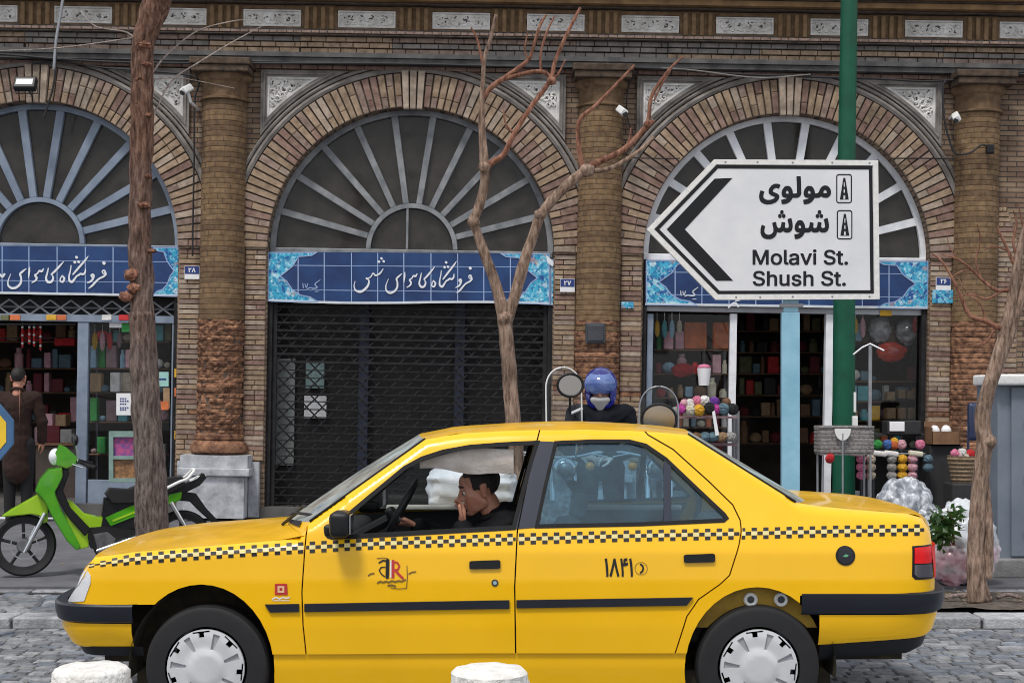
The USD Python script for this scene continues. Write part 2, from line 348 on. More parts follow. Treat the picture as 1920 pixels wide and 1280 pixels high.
for k in range(-6, 8):
    xp = ARCH[1] + (k * 2 + 1) * PITCH / 8
    if XL < xp - .4 and xp + .4 < XR:
        fr = obj('frieze_panel', MB().prism(sbox(xp-.395, Zm(66), xp+.395, Zm(20)).difference(sbox(xp-.352, Zm(59.5), xp+.352, Zm(27))), -0.13, -0.095), M['brick_umber'], house)
        rel = MB().b(xp-.345, xp+.345, -0.112, -0.098, Zm(58.8), Zm(27.8)); zc = (Zm(58.8)+Zm(27.8))/2
        obj('ground', rel, M['plaster_white'], fr); gr = MB()
        rel = MB().prism(sbox(xp-.345, Zm(58.8), xp+.345, Zm(27.8)).difference(sbox(xp-.325, Zm(56), xp+.325, Zm(30.5))), -0.128, -0.105)
        r2 = random.Random(k)
        for s in (-1, 1):
            for (dx, r) in ((0.09, .055), (0.19, .062), (0.275, .05)):
                scroll(rel, xp + s*dx, zc, r, 0.9, (0.5 + s) * 1.57 + dx * 9, s, -0.117, 0.0155)
                rel.tm(blob(0.02, 0.1, 2, 1, k, (1.8, .6, .7)).apply_translation((xp + s*(dx + .045), -0.117, zc + .055)))
                rel.tm(blob(0.02, 0.1, 2, 1, k, (1.6, .6, .7)).apply_translation((xp + s*(dx - .045), -0.117, zc - .055)))
        rel.tm(blob(0.03, 0.1, 2, 1, k, (1, .6, 1)).apply_translation((xp, -0.117, zc)))
        for q in range(26):
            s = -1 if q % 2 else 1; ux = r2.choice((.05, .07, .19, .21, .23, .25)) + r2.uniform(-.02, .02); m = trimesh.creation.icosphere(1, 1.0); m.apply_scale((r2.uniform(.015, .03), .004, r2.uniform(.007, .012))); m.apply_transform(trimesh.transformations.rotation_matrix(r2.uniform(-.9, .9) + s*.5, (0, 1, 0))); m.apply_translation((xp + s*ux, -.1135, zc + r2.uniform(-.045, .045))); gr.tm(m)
        obj('carved_relief', rel, M['plaster_white'], fr); obj('carved_shadow_leaf', gr, M['recess_shade'], fr, kind='stuff')  # dark leaves paint shade between the carvings
    xt = ARCH[1] + k * PITCH / 4
    if XL < xt - .3 and xt + .3 < XR:
        tr = obj('triglyph', MB().b(xt-.2, xt+.2, -0.135, -0.098, Zm(66), Zm(19)), M['brick_umber'], house)
        for q in range(4):
            xx = xt + (q - 1.5) * 0.098
            obj('rib', MB().rbox((xx, -0.15, (Zm(65)+Zm(22))/2), (0.055, 0.05, Zm(22)-Zm(65)), 0.015), M['brick_ochre'], tr, smooth=40)

# engaged columns in brick courses, with strips of bricks at both sides
z_base, z_neck, z_cap = Zm(820), Zm(200), Zm(163)
count_brick = [0]
rest = {k: MB() for k in set(BR)}
for ci, c in enumerate(COLS):
    core = obj('column', MB().add(*lathe([(0.25, z_base - .05), (0.25, z_cap + 0.02)], 20, a0=math.pi, a1=2*math.pi, c=(c, -0.02, 0))), M['mortar_dark'], house, smooth=True)
    nz = 64; dz = (z_neck - z_base) / nz
    for i in range(nz):
        z0, z1 = z_base + i*dz, z_base + (i+1)*dz
        low = z1 < (Zm(585) if ci != 1 else Zm(600)) + rng.uniform(-.22, .16)
        r = 0.268 + rng.uniform(-0.0015, 0.0015)
        v, f = lathe([(r - .010, z0 + .0012), (r - .0015, z0 + .0025), (r, z0 + .008), (r, z1 - .008), (r - .0015, z1 - .0025), (r - .010, z1 - .0012)], 14, a0=math.pi, a1=2*math.pi, c=(c, -0.02, 0))
        if low: v, f = lathe([(r - .022, z0 + .002), (r - .004, z0 + .004), (r, z0 + .015), (r + .001, (z0+z1)/2), (r, z1 - .014), (r - .004, z1 - .003), (r - .022, z1 - .002)], 40, a0=math.pi, a1=2*math.pi, c=(c, -0.02, 0))
        if low:
            d = meshkit.noise(v * 16 + ci * 9, 3) - 0.5
            d = d + .7 * (meshkit.noise(v * 34 + ci * 5, 8) - .5); v = v + np.c_[(v[:, 0]-c) * d * (0.20, .07, .07)[ci], (v[:, 1]+.02) * d * (0.20, .07, .07)[ci], d * 0.012]
        obj('brick_course', (v, f), M['brick_worn' if low else rng.choice(['brick_ochre', 'brick_ochre', 'brick_umber'])], core, smooth=30 if not low else False)
    jn = MB()
    for i in range(nz):
        z0 = z_base + i*dz
        for q in range(5):
            a_ = math.pi + math.pi * (q + (.25 if i % 2 else .75) + rng.uniform(-.14, .14)) / 5
            if a_ < 2*math.pi - .08 and (z0 > Zm(560)): jn.box((c + .2685*math.cos(a_), -.02 + .2685*math.sin(a_), z0 + dz/2), (.0065, .004, dz*.82), (0, 0, a_ + math.pi/2))
    obj('upright_joints', jn, M['mortar_dark'], core, kind='stuff')
    obj('neck', MB().add(*lathe([(0.27, z_neck), (0.30, z_neck+.01), (0.30, z_neck+.035), (0.27, z_neck+.045), (0.268, z_cap - 0.02), (0.30, z_cap), (0.32, z_cap+.03), (0.33, z_cap+.08)], 20, a0=math.pi, a1=2*math.pi, c=(c, -0.02, 0))), M['brick_umber'], core, smooth=30)
    obj('capital', MB().rbox((c, -0.16, (Zm(152)+Zm(140))/2), (0.68, 0.46, Zm(140)-Zm(152)), 0.012).rbox((c, -0.16, (Zm(139.5)+Zm(127))/2), (0.72, 0.50, Zm(127)-Zm(139.5)), 0.012), M['capital_dark'], core)
    obj('base_moulding', MB().add(*lathe([(0.27, z_base + .01), (0.295, z_base), (0.295, z_base-.05), (0.275, z_base-.06), (0.33, z_base-.10), (0.35, z_base-.15), (0.345, z_base-.2), (0.3, z_base-.225)], 20, a0=math.pi, a1=2*math.pi, c=(c, -0.02, 0))), M['brick_worn'], core, smooth=30)
    ped = obj('pedestal', MB().b(c-.36, c+.36, -0.34, 0.0, BASE, Zm(896)).rbox((c, -0.185, (Zm(895)+Zm(880))/2), (0.86, 0.4, Zm(880)-Zm(895)), 0.015).b(c-.40, c+.40, -0.35, 0.0, Zm(879.6), Zm(857)), M['stone_pedestal'], core)
    for s_ in (-1, 1): obj('side_plinth', MB().b(c + s_*.43 - .06, c + s_*.43 + .06, -0.1, 0.0, BASE, Zm(870)), M['stone_pedestal'], core)
    # strips
    for sgn in (-1, 1):
        x0, x1 = (c + .27, c + .53) if sgn > 0 else (c - .53, c - .27)
        z = Zm(868)
        while z < SPRING + 0.62:
            zt = z + 0.0605
            off = 0.5 * max(0, (z - SPRING)) ** 2 * 0.9
            a, b = (x0, x1 - off) if sgn > 0 else (x0 + off, x1)
            cut = [a, b] if rng.random() < 0.6 else [a, a + (b - a) * rng.choice((0.42, 0.55)), b]
            tone = rng.choice(BR if z > Zm(640) else BR + ['brick_red', 'brick_worn'])
            for p, q in zip(cut[:-1], cut[1:]):
                yf = -0.024 - rng.random() * 0.010
                Q = [(p + .004, z + .005), (q - .004, z + .005), (q - .004, zt - .005), (p + .004, zt - .005)]
                tn = tone if rng.random() < .6 else rng.choice(BR)
                if count_brick[0] < 300 and Zm(840) < z < SPRING + .2:
                    obj('brick', MB().quadbrick(Q, yf, 0.002, 0.007), M[tn], house); count_brick[0] += 1
                else: rest[tn if tn in rest else 'brick_red'].quadbrick(Q, yf, 0.002, 0.007)
            z += 0.0605
for k, m_ in rest.items(): obj('brick_strip', m_, M[k], house, kind='stuff')

# fanlights
def fanlight(c, m, barw, inner_r, dark):
    y0 = 0.12
    fr = MB(); a = np.linspace(0, math.pi, 49)
    outer = arch_poly(c, RIN - 0.004).difference(arch_poly(c, RIN - 0.07)).intersection(sbox(c-3, SPRING + .02, c+3, 9)); fr.prism(outer, y0, y0 + 0.1)
    ri = Point(c, SPRING + .03).buffer(inner_r + .055, 48).difference(Point(c, SPRING + .03).buffer(inner_r, 48)).intersection(sbox(c-3, SPRING + .03, c+3, 9))
    fr.prism(ri, y0 - 0.01, y0 + 0.1)
    f = obj('fanlight', fr, M[m], house)
    obj('transom', MB().rbox((c, y0 + .04, SPRING - .02), (2*RIN - .02, 0.14, 0.085), 0.01), M['paint_darkgrey' if dark else m], f)
    edges = [math.pi * (k + 1) / 11 for k in range(10)]
    for t in edges:
        d = np.array([math.cos(t), math.sin(t)]); n = np.array([-d[1], d[0]]) * barw / 2
        p0 = np.array([c, SPRING + .03]) + d * (inner_r + .05); p1 = np.array([c, SPRING]) + d * (RIN - .06)
        obj('bar', MB().quadbrick([p0 - n, p1 - n*1.15, p1 + n*1.15, p0 + n], y0 + 0.005, y0 + .09, 0.012), M[m], f)
    for k in range(11):
        t0, t1 = math.pi * k / 11, math.pi * (k + 1) / 11
        t = np.linspace(t0, t1, 6)
        pl = Polygon([(c + (inner_r + .03)*math.cos(u), SPRING + .03 + (inner_r + .03)*math.sin(u)) for u in t] + [(c + (RIN - .03)*math.cos(u), SPRING + (RIN - .03)*math.sin(u)) for u in t[::-1]])
        obj('pane', MB().prism(pl, y0 + .055 + 0.001*(k % 3), y0 + .061 + 0.001*(k % 3)), M['fan_glass'], f)
    obj('pane', MB().prism(Point(c, SPRING + .03).buffer(inner_r - .01, 32).intersection(sbox(c-3, SPRING + .03, c+3, 9)), y0 + .05, y0 + .056), M['fan_glass'], f)
    return f
f0 = fanlight(ARCH[0], 'paint_bluegrey', 0.085, 0.50, False)
f1 = fanlight(ARCH[1], 'paint_darkgrey', 0.07, 0.50, True)
obj('mullion', MB().b(ARCH[1]-.07, ARCH[1]-.045, 0.11, 0.2, SPRING + .03, SPRING + .52), M['paint_darkgrey'], f1)
f2 = fanlight(ARCH[2], 'paint_offwhite', 0.085, 0.50, False)

# rooms behind the arches
for c in ARCH:
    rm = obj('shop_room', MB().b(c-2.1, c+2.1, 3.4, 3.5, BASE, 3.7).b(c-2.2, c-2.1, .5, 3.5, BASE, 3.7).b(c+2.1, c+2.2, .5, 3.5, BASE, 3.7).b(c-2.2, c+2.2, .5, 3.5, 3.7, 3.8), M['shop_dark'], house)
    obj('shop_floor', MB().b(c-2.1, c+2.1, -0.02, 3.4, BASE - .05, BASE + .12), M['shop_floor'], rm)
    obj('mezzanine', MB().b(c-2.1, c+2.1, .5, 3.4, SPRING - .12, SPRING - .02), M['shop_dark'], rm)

# shop fronts: posts, rails and panes
def P(px, py, dy=0.0): return L(px, py, dy)
def fbox(name, x0, y0p, x1, y1p, d0, d1, m, parent, bev=0.006):
    "box that covers the pixel rectangle at depth d0"
    a, b = P((x0+x1)/2, y0p, d0), P((x0+x1)/2, y1p, d0); xa, xb = P(x0, (y0p+y1p)/2, d0)[0], P(x1, (y0p+y1p)/2, d0)[0]
    return obj(name, MB().quadbrick([(xa, b[2]), (xb, b[2]), (xb, a[2]), (xa, a[2])], d0, d1, bev), m, parent)
front0 = fbox('shop_front', -140, 589, 338, 602, 0.1, 0.24, M['paint_bluegrey'], house)
for (x0, x1) in ((143, 163), (320, 336), (-110, -95)): fbox('post', x0, 603, x1, 962, 0.11, 0.22, M['paint_bluegrey'], front0)
fbox('stall_riser', 164, 900, 319, 962, 0.12, 0.2, M['paint_bluegrey'], front0)
fbox('window_pane', 164, 603, 319, 899, 0.165, 0.171, M['shop_glass'], front0)
front2 = fbox('shop_front', 1204, 575, 1738, 587, 0.1, 0.24, M['grey_metal'], house)
for (x0, x1, mm) in ((1200, 1209, 'paint_offwhite'), (1211, 1222, 'paint_bluegrey'), (1366, 1379, 'paint_offwhite'), (1546, 1560, 'paint_offwhite'), (1727, 1735, 'paint_offwhite')):
    fbox('post', x0, 588, x1, 985, 0.11, 0.22, M[mm], front2)
for (x0, x1) in ((1223, 1365), (1561, 1726)):
    fbox('window_pane', x0, 588, x1, 920, 0.165, 0.171, M['shop_glass'], front2)
    fbox('stall_riser', x0, 921, x1, 985, 0.12, 0.2, M['paint_darkgrey'], front2)
for c in (ARCH[0], ARCH[1], ARCH[2]):       # dark jambs of the opening
    [obj('jamb', MB().b(c + s_*(RIN-.028) - .028, c + s_*(RIN-.028) + .028, 0.06, 0.3, BASE, SPRING-.05), M['shutter_black'], house) for s_ in (-1, 1)]

# folding lattice gate of the middle shop
c = ARCH[1]
gate = thing('lattice_gate', 'closed black folding lattice gate filling the middle shopfront under the blue banner', 'gate', (0, FACADE, EYE), (0, math.degrees(TILT), 0))
g0, g1, gz0, gz1 = c - RIN + .06, c + RIN - .06, BASE, Zm(566)
obj('frame', MB().b(g0, g0+.05, .1, .16, gz0, gz1).b(g1-.05, g1, .1, .16, gz0, gz1), M['shutter_black'], gate)
stp = 0.19; rect = sbox(g0 + .05, gz0, g1 - .05, gz1)
for s in (1, -1):
    x = g0 - 3
    while x < g1 + 3:
        ln = LineString([(x, gz0), (x + s * (gz1 - gz0), gz1)]).intersection(rect)
        if ln.length > 0.15:
            (xa, za), (xb, zb) = ln.coords[0], ln.coords[-1]; d = np.array([xb-xa, zb-za]); d /= np.linalg.norm(d); n = np.array([-d[1], d[0]]) * .009
            yy = .118 if s > 0 else .131
            obj('lattice_bar', MB().quadbrick([(xa-n[0], za-n[1]), (xb-n[0], zb-n[1]), (xb+n[0], zb+n[1]), (xa+n[0], za+n[1])], yy, yy + .011, .003), M['shutter_black'], gate)
        x += stp
z = gz0 + .06
while z < gz1:
    obj('rail', MB().b(g0 + .05, g1 - .05, .105, .117, z, z + (.014 if z < Zm(690) else .026)), M['shutter_black'], gate); z += stp / 2
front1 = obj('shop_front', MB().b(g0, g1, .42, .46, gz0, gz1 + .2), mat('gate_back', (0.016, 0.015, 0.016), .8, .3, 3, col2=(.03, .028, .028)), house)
mat('post_navy', (0.035, 0.045, 0.075), 0.6, .2, 5)
for px in (680, 860): fbox('post', px - 9, 566, px + 9, 990, 0.30, 0.4, M['post_navy'], front1)
fbox('window_pane', 502, 672, 552, 872, 0.36, 0.38, mat('frosted_pane', (0.3, 0.32, 0.31), 0.35, 0.2, 5), front1)
tag(fbox('paper_notice', 570, 742, 612, 784, 0.33, 0.335, M['paper_white'], None), 'white paper notice behind the bars of the black lattice gate', 'notice')
tag(fbox('paper_notice', 573, 680, 608, 728, 0.33, 0.335, mat('notice_green', (0.25, 0.36, 0.36), .8, .3, 30), None), 'grey green notice above the white one behind the lattice gate', 'notice')
for n_ in ('paper_notice', 'paper_notice_001'):
    q = UsdGeom.Xformable(stage.GetPrimAtPath('/World/' + n_)); q.AddTranslateOp().Set((0, FACADE, EYE)); q.AddRotateXYZOp().Set((0, math.degrees(TILT), 0))
# strip of lattice above the left shop front
c = ARCH[0]
lat = thing('rolled_gate', 'pulled up lattice gate showing as a zigzag strip over the left shop door', 'gate', (0, FACADE, EYE), (0, math.degrees(TILT), 0))
za, zb = P(100, 590, .1)[2], P(100, 562, .1)[2]
obj('backing', MB().b(c-RIN+.06, c+RIN-.06, .2, .22, za, zb + .1), M['shutter_black'], lat)
x = c - .6
while x < c + RIN - .2:
    for s in (1, -1):
        xa, xb = (x, x + .25) if s > 0 else (x + .25, x)
        obj('lattice_bar', MB().tube([(xa, .13, za), (xb, .13, zb)], .011, 4), M['grey_metal'], lat)
    x += .25
obj('rail', MB().b(c - .6, c+RIN-.06, .14, .15, (za+zb)/2 - .012, (za+zb)/2 + .012), M['dark_steel'], lat)

# ------------------------------------------------------------ ground
def setts_mat(name, a, b, rnd=0.25):
    mat(name, a, 0.72, 0.2, 18, bump=0.7, bscale=70, rnd=rnd, col2=b, spec=0.45)
setts_mat('sett_grey', (0.085, 0.09, 0.10), (0.20, 0.207, 0.225))
setts_mat('sett_blue', (0.085, 0.10, 0.125), (0.19, 0.21, 0.245))
setts_mat('sett_pale', (0.15, 0.153, 0.16), (0.30, 0.305, 0.32))
setts_mat('kerb_stone', (0.22, 0.225, 0.24), (0.40, 0.405, 0.42))
mat('road_bed', (0.045, 0.045, 0.05), 0.95, 0.3, 20, bump=0.6)
mat('asphalt_pavement', (0.085, 0.085, 0.095), 0.85, 0.2, 3, col2=(0.14, 0.14, 0.155), bump=0.4, bscale=120)
mat('soil', (0.045, 0.035, 0.028), 0.95, 0.3, 12, col2=(0.12, 0.10, 0.08), bump=0.8, bscale=40)
KERB = 10.06
obj('road', MB().b(-60, 60, -30, KERB, -0.3, 0.0), M['road_bed'], None, kind='structure')
road = stage.GetPrimAtPath('/World/road')
r = random.Random(9); n = 0; rest = {k: MB() for k in ('sett_grey', 'sett_blue', 'sett_pale')}
y = 4.6
while y < KERB - .11:
    d = r.uniform(.085, .105); x = -4.6 + r.uniform(-.2, 0)
    while x < 4.9:
        w = r.uniform(.09, .19)
        v = MB(); hh = r.uniform(.004, .016)
        q = [(x + .005, y + .004), (x + w - .006, y + r.uniform(.002, .008)), (x + w - .005, y + d - .006), (x + r.uniform(.003, .009), y + d - .006)]
        b = MB().quadbrick(q, -hh * .7, 0.01, .008); vv = np.vstack(b.v); vv = np.c_[vv[:, 0], vv[:, 2], -vv[:, 1]]; vv[8:, 2] += np.array([r.uniform(-.003, .003) for _ in range(4)])
        tone = r.choice(('sett_grey', 'sett_grey', 'sett_blue', 'sett_pale')); ff = np.vstack(b.f)[:, ::-1]
        yy = y + d/2; px = 960 + FPX * (x + w/2) / yy; py = 740 + FPX * EYE / yy
        seen = py < 1290 and -10 < px < 1930 and (px < 150 or px > 1740)
        if seen and n < 300: obj('paving_stone', (vv, ff), M[tone], road); n += 1
        elif seen or r.random() < 2: rest[tone].add(vv, ff)
        x += w
    y += d
for k, m_ in rest.items(): obj('paving', m_, M[k], road, kind='stuff')
# kerb stones, each its own
kerb = obj('kerb', MB().b(-40, 40, KERB + .02, KERB + .24, -0.2, 0.05), M['road_bed'], None, kind='structure')
x = -7.2
while x < 7.5:
    w = r.uniform(.42, .62); obj('kerb_stone', MB().rbox((x + w/2 + r.uniform(-.004, .004), KERB + .125, 0.0), (w - .014, .25, .15 + r.uniform(-.006, .006)), .016), M['kerb_stone'], kerb, smooth=35); x += w
verge = obj('verge', MB().b(-40, 40, KERB + .24, 11.2, -0.2, 0.06), M['road_bed'], None, kind='structure')
y = KERB + .262
while y < 11.15:
    d = r.uniform(.11, .15); x = -5.0 + r.uniform(-.2, 0)
    while x < 5.2:
        w = r.uniform(.13, .27)
        if (x + w < -2.9 or x > 4.25):
            b = MB().quadbrick([(x + .008, y + .007), (x + w - .008, y + .007), (x + w - .01, y + d - .008), (x + .01, y + d - .008)], -.078 - r.uniform(0, .012), -0.05, .018); vv = np.vstack(b.v); vv = np.c_[vv[:, 0], vv[:, 2], -vv[:, 1]]
            obj('cobble', (vv, np.vstack(b.f)[:, ::-1]), M[r.choice(('sett_grey', 'sett_blue', 'sett_pale'))], verge)
        x += w
    y += d
xs = np.linspace(2.4, 4.6, 45); ys = np.linspace(KERB + .26, 11.19, 22); gx, gy = np.meshgrid(xs, ys)
gz = 0.072 + 0.05 * meshkit.fbm(np.stack([gx*4, gy*4, gx*0], -1), 3, 4)
i, j = np.meshgrid(np.arange(21), np.arange(44), indexing='ij')
obj('soil_bed', (np.stack([gx, gy, gz], -1).reshape(-1, 3), np.stack([i*45+j, i*45+j+1, (i+1)*45+j+1, (i+1)*45+j], -1).reshape(-1, 4)), M['soil'], verge, smooth=True)
edge = obj('edging', MB().b(-40, 40, 11.2, 11.32, -0.2, 0.09), M['road_bed'], None, kind='structure')
x = -7.2
while x < 7.6:
    w = r.uniform(.5, .8); obj('edging_stone', MB().rbox((x + w/2, 11.26, 0.04), (w - .01, .11, .13), .012), M['sett_pale'], edge, smooth=35); x += w
obj('pavement', MB().b(-40, 40, 11.32, 17.49, -0.2, 0.124), M['asphalt_pavement'], None, kind='structure')
# ------------------------------------------------------------ the taxi (local frame: x along the street, y across, near side at y = -0.845)
def car_paint(name, col, var=0.05):
    M[name] = usdkit.material(stage, LK + name, {
        'geo': ('geometry', {}), 'n': ('noise_texture', dict(scale=2.5, detail=5.0)), 'r': ('rgb_ramp', {'ramp': [(0.3, tuple(np.array(col) * (1 - var))), (0.7, tuple(np.array(col) * (1 + var)))]}),
        'd': ('noise_texture', dict(scale=5.0, detail=6.0)), 'dr': ('map_range', dict(from_min=0.35, from_max=0.75, to_min=0.20, to_max=0.32)),
        'p': ('principled_bsdf', dict(coat_weight=0.35, coat_roughness=0.06, specular_ior_level=0.4))},
        [('geo.position', 'n.vector'), ('n.fac', 'r.fac'), ('r.color', 'p.base_color'), ('geo.position', 'd.vector'), ('d.fac', 'dr.value'), ('dr.result', 'p.roughness')], surface='p.BSDF')
car_paint('taxi_yellow', (0.90, 0.50, 0.005), 0.03)
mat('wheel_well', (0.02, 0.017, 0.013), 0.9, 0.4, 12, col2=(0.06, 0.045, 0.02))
mat('bumper_black', (0.009, 0.011, 0.018), 0.36, 0.15, 6)
mat('pillar_navy', (0.010, 0.015, 0.032), 0.28, 0.15, 6)
mat('tyre', (0.008, 0.008, 0.0095), 0.7, 0.25, 12, bump=0.15, bscale=200)
mat('hubcap_silver', (0.58, 0.59, 0.61), 0.34, 0.12, 5, metal=0.2, col2=(0.66, 0.67, 0.69))
mat('hubcap_grey', (0.36, 0.37, 0.39), 0.45, 0.1, 5, metal=0.2)
mat('seat_cloth', (0.05, 0.05, 0.055), 0.9, 0.2, 20, col2=(0.09, 0.09, 0.1), bump=0.3, bscale=300)
mat('dash_dark', (0.03, 0.03, 0.033), 0.7, 0.2)
mat('trim_beige', (0.30, 0.26, 0.20), 0.8, 0.1)
mat('visor_beige', (0.50, 0.42, 0.36), 0.8, 0.15, 9, col2=(0.72, 0.66, 0.60), bump=0.3)
mat('lamp_clear', (0.72, 0.73, 0.76), 0.12, 0.06, 30, coat=1.0, bump=0.25, bscale=160)
mat('lamp_red', (0.75, 0.006, 0.010), 0.3, 0.1, 30, spec=0.3)
mat('lamp_smoke', (0.06, 0.055, 0.07), 0.15, 0.1, 30, coat=1.0)
mat('decal_black', (0.008, 0.007, 0.007), 0.5, 0.1)
mat('decal_cream', (0.72, 0.62, 0.28), 0.5, 0.1)
mat('decal_red', (0.5, 0.03, 0.03), 0.5, 0.1)
mat('decal_brown', (0.17, 0.10, 0.02), 0.5, 0.1)
mat('decal_white', (0.75, 0.72, 0.68), 0.5, 0.1)
mat('decal_pale', (0.75, 0.5, 0.28), 0.5, 0.1)
glass('car_glass', (0.80, 0.85, 0.86), 1.0, 0.02, 1.45, 0.05)
glass('screen_glass', (0.80, 0.85, 0.86), 0.8, 0.08, 1.3, 0.42, (0.46, 0.49, 0.46), 7.0)  # pale diffuse film paints the sky reflection on both screens
glass('car_glass_tint', (0.50, 0.70, 0.80), 1.0, 0.01, 1.55, 0.075, (0.14, 0.32, 0.44))  # blue diffuse film paints a bluish haze over the tinted panes
HW, CY = 0.845, 7.845
taxi = thing('taxi', 'yellow saloon taxi with a black and yellow checker stripe, driver window down', 'taxi', (0, CY, 0))

Zk = [0.0, 0.15, 0.30, 0.50, 0.72, 0.86, 0.95, 1.10, 1.25, 1.40, 1.60]
Wk = [0.78, 0.80, 0.828, 0.843, 0.845, 0.835, 0.805, 0.735, 0.665, 0.595, 0.5]
top_curve = None
def w_side(x, z, edge=True):
    x, z = np.asarray(x, float), np.asarray(z, float)
    w = np.interp(z, Zk, Wk)
    f = np.clip((-1.84 - x) / 0.41, 0, 0.999); b = np.clip((x - 1.75) / 0.39, 0, 0.999)
    w = w * (1 - f**4) ** 0.25 * (1 - b**4) ** 0.25
    if top_curve is not None and edge:
        zt = np.interp(x, top_curve[0], top_curve[1]); gl = zt > 1.12
        r = np.where(gl, 0.03, 0.05); d = np.clip((zt - z) * np.where(gl, 0.75, 1.0), 0, r)
        w = w - r * 0.9 * (1 - np.sqrt(np.clip(1 - (1 - d / r) ** 2, 0, 1)))
    return w
def C(px, py, off=0.0):
    "photo pixel on the near flank -> (x, z)"
    w = 0.8
    for _ in range(12):
        y = CY - w - off; x = (px - 960) * y / FPX; z = EYE - (py - 740) * y / FPX; w = 0.5 * w + 0.5 * float(w_side(x, z))
    return x, z
def CP(pts, off=0.0): return Polygon([C(*p, off) for p in pts]).buffer(0)
EDGE = [(178, 1044), (254, 1034), (339, 1027), (429, 1020), (516, 1013), (560, 1007), (581, 978), (690, 900), (797, 824), (835, 817), (870, 812), (940, 808), (1000, 806), (1100, 805), (1180, 807), (1250, 811), (1290, 815), (1390, 878), (1492, 942), (1540, 949), (1602, 955), (1700, 962), (1728, 970), (1742, 990)]
for _ in range(2):
    e = np.array([C(*p) for p in EDGE]); top_curve = (e[:, 0], e[:, 1])
edge_w = {p: float(w_side(*C(*p))) for p in EDGE}

def panel(poly, off=0.0, cell=0.016, fl=0.018, side=-1, wf=None):
    "curved sheet over the polygon in (x, z), with a return flange inwards"
    wf = wf or w_side
    mb = MB()
    for g in getattr(poly, 'geoms', [poly]):
        if g.geom_type != 'Polygon' or g.area < 1e-7: continue
        x0, z0, x1, z1 = g.bounds
        xs = np.arange(math.floor(x0 / cell), math.ceil(x1 / cell)) * cell; zs = np.arange(math.floor(z0 / cell), math.ceil(z1 / cell)) * cell
        cells = [sbox(a, b, a + cell, b + cell) for a in xs for b in zs]
        gs = g.segmentize(cell) if hasattr(g, 'segmentize') else g
        parts = shapely.intersection(np.array(cells), gs)
        idx, V, Fc = {}, [], []
        def vid(p):
            k = (round(p[0], 5), round(p[1], 5))
            if k not in idx: idx[k] = len(V); V.append(k)
            return idx[k]
        for q in parts:
            for h in getattr(q, 'geoms', [q]):
                if h.geom_type != 'Polygon' or h.area < 1e-9: continue
                if len(h.interiors) == 0 and len(h.exterior.coords) <= 6 and abs(h.convex_hull.area - h.area) < 1e-9:
                    c = [vid(p) for p in h.exterior.coords[:-1]]
                    if not h.exterior.is_ccw: c = c[::-1]
                    Fc += [[c[0], c[i], c[i+1]] for i in range(1, len(c) - 1)]
                else:
                    vv, ff = trimesh.creation.triangulate_polygon(h, engine='earcut')
                    a, b, cc = vv[ff[:, 0]], vv[ff[:, 1]], vv[ff[:, 2]]
                    ccw = ((b - a)[:, 0]*(cc - a)[:, 1] - (b - a)[:, 1]*(cc - a)[:, 0]) > 0
                    ff = np.where(ccw[:, None], ff, ff[:, ::-1]); ii = np.array([vid(p) for p in vv]); Fc += ii[ff].tolist()
        V = np.array(V); w = wf(V[:, 0], V[:, 1]) + off
        v3 = np.c_[V[:, 0], -w, V[:, 1]]; F3 = np.array(Fc)
        mb.add(v3, F3)
        if fl > 0:
            for ring in (gs.exterior, *gs.interiors):
                c = np.array(ring.coords); ww = wf(c[:, 0], c[:, 1]) + off
                if not (ring.is_ccw) == (ring is gs.exterior): c, ww = c[::-1], ww[::-1]
                n = len(c); a = np.c_[c[:, 0], -ww, c[:, 1]]; b = np.c_[c[:, 0], -(ww - fl), c[:, 1]]
                i = np.arange(n - 1); mb.add(np.vstack([a, b]), np.stack([i + 1, i, n + i, n + i + 1], 1))
    m = mb.mesh()
    if side > 0: m = trimesh.Trimesh(m.vertices * (1, -1, 1), m.faces[:, ::-1], process=False)
    return m
def both(name, poly, m, off=0.0, fl=0.018, parent=None, cell=0.016, **kw):
    a = obj(name, panel(poly, off, cell, fl), m, parent or taxi, smooth=35, **kw)
    obj(name, panel(poly, off, cell, fl, 1), m, parent or taxi, smooth=35)
    return a

FW = CP([(611, 1001), (616, 992), (640, 971), (690, 929), (757, 874), (790, 856), (830, 843), (880, 834), (945, 829), (1012, 826), (1000, 862), (985, 917), (966, 992), (800, 1001), (660, 1009), (622, 1010), (613, 1007)])
RW = CP([(1003, 989), (1020, 910), (1040, 827), (1110, 824), (1180, 824), (1212, 832), (1250, 858), (1310, 915), (1360, 962), (1366, 971), (1358, 978), (1200, 985)])
def arch(cx, cy, rx, ry, n=40):
    a = np.linspace(0, 2*math.pi, n, endpoint=False); return CP([(cx + rx*math.cos(t), cy + ry*math.sin(t)) for t in a])
AF, AR = arch(377, 1258, 137, 163), arch(1420, 1258, 136, 158)
outline = [(126, 1130), (150, 1095), (165, 1066)] + EDGE + [(1748, 1060), (1752, 1110), (1640, 1113), (1510, 1115), (1545, 1180), (1545, 1300), (520, 1300), (240, 1300), (240, 1200), (258, 1132)]
low_ = C(900, 1133)[1]
body = CP(outline).difference(AF).difference(AR).difference(sbox(-3, -1, C(300, 1150)[0], low_)).difference(sbox(C(1500, 1150)[0], -1, 3, C(1500, 1116)[1]))
sill_line = CP([(300, 1226), (573, 1226), (900, 1224), (1265, 1224), (1500, 1224), (1500, 1400), (300, 1400)])
bottom = sbox(-3, -1, 3, C(900, 1281)[1])
def cutline(pts): return LineString([C(*p) for p in pts])
L1 = cutline([(579, 960), (577, 985), (570, 1050), (566, 1110), (568, 1170), (574, 1227)])
L2 = cutline([(1016, 790), (1000, 852), (985, 922), (970, 995), (965, 1100), (967, 1227)])
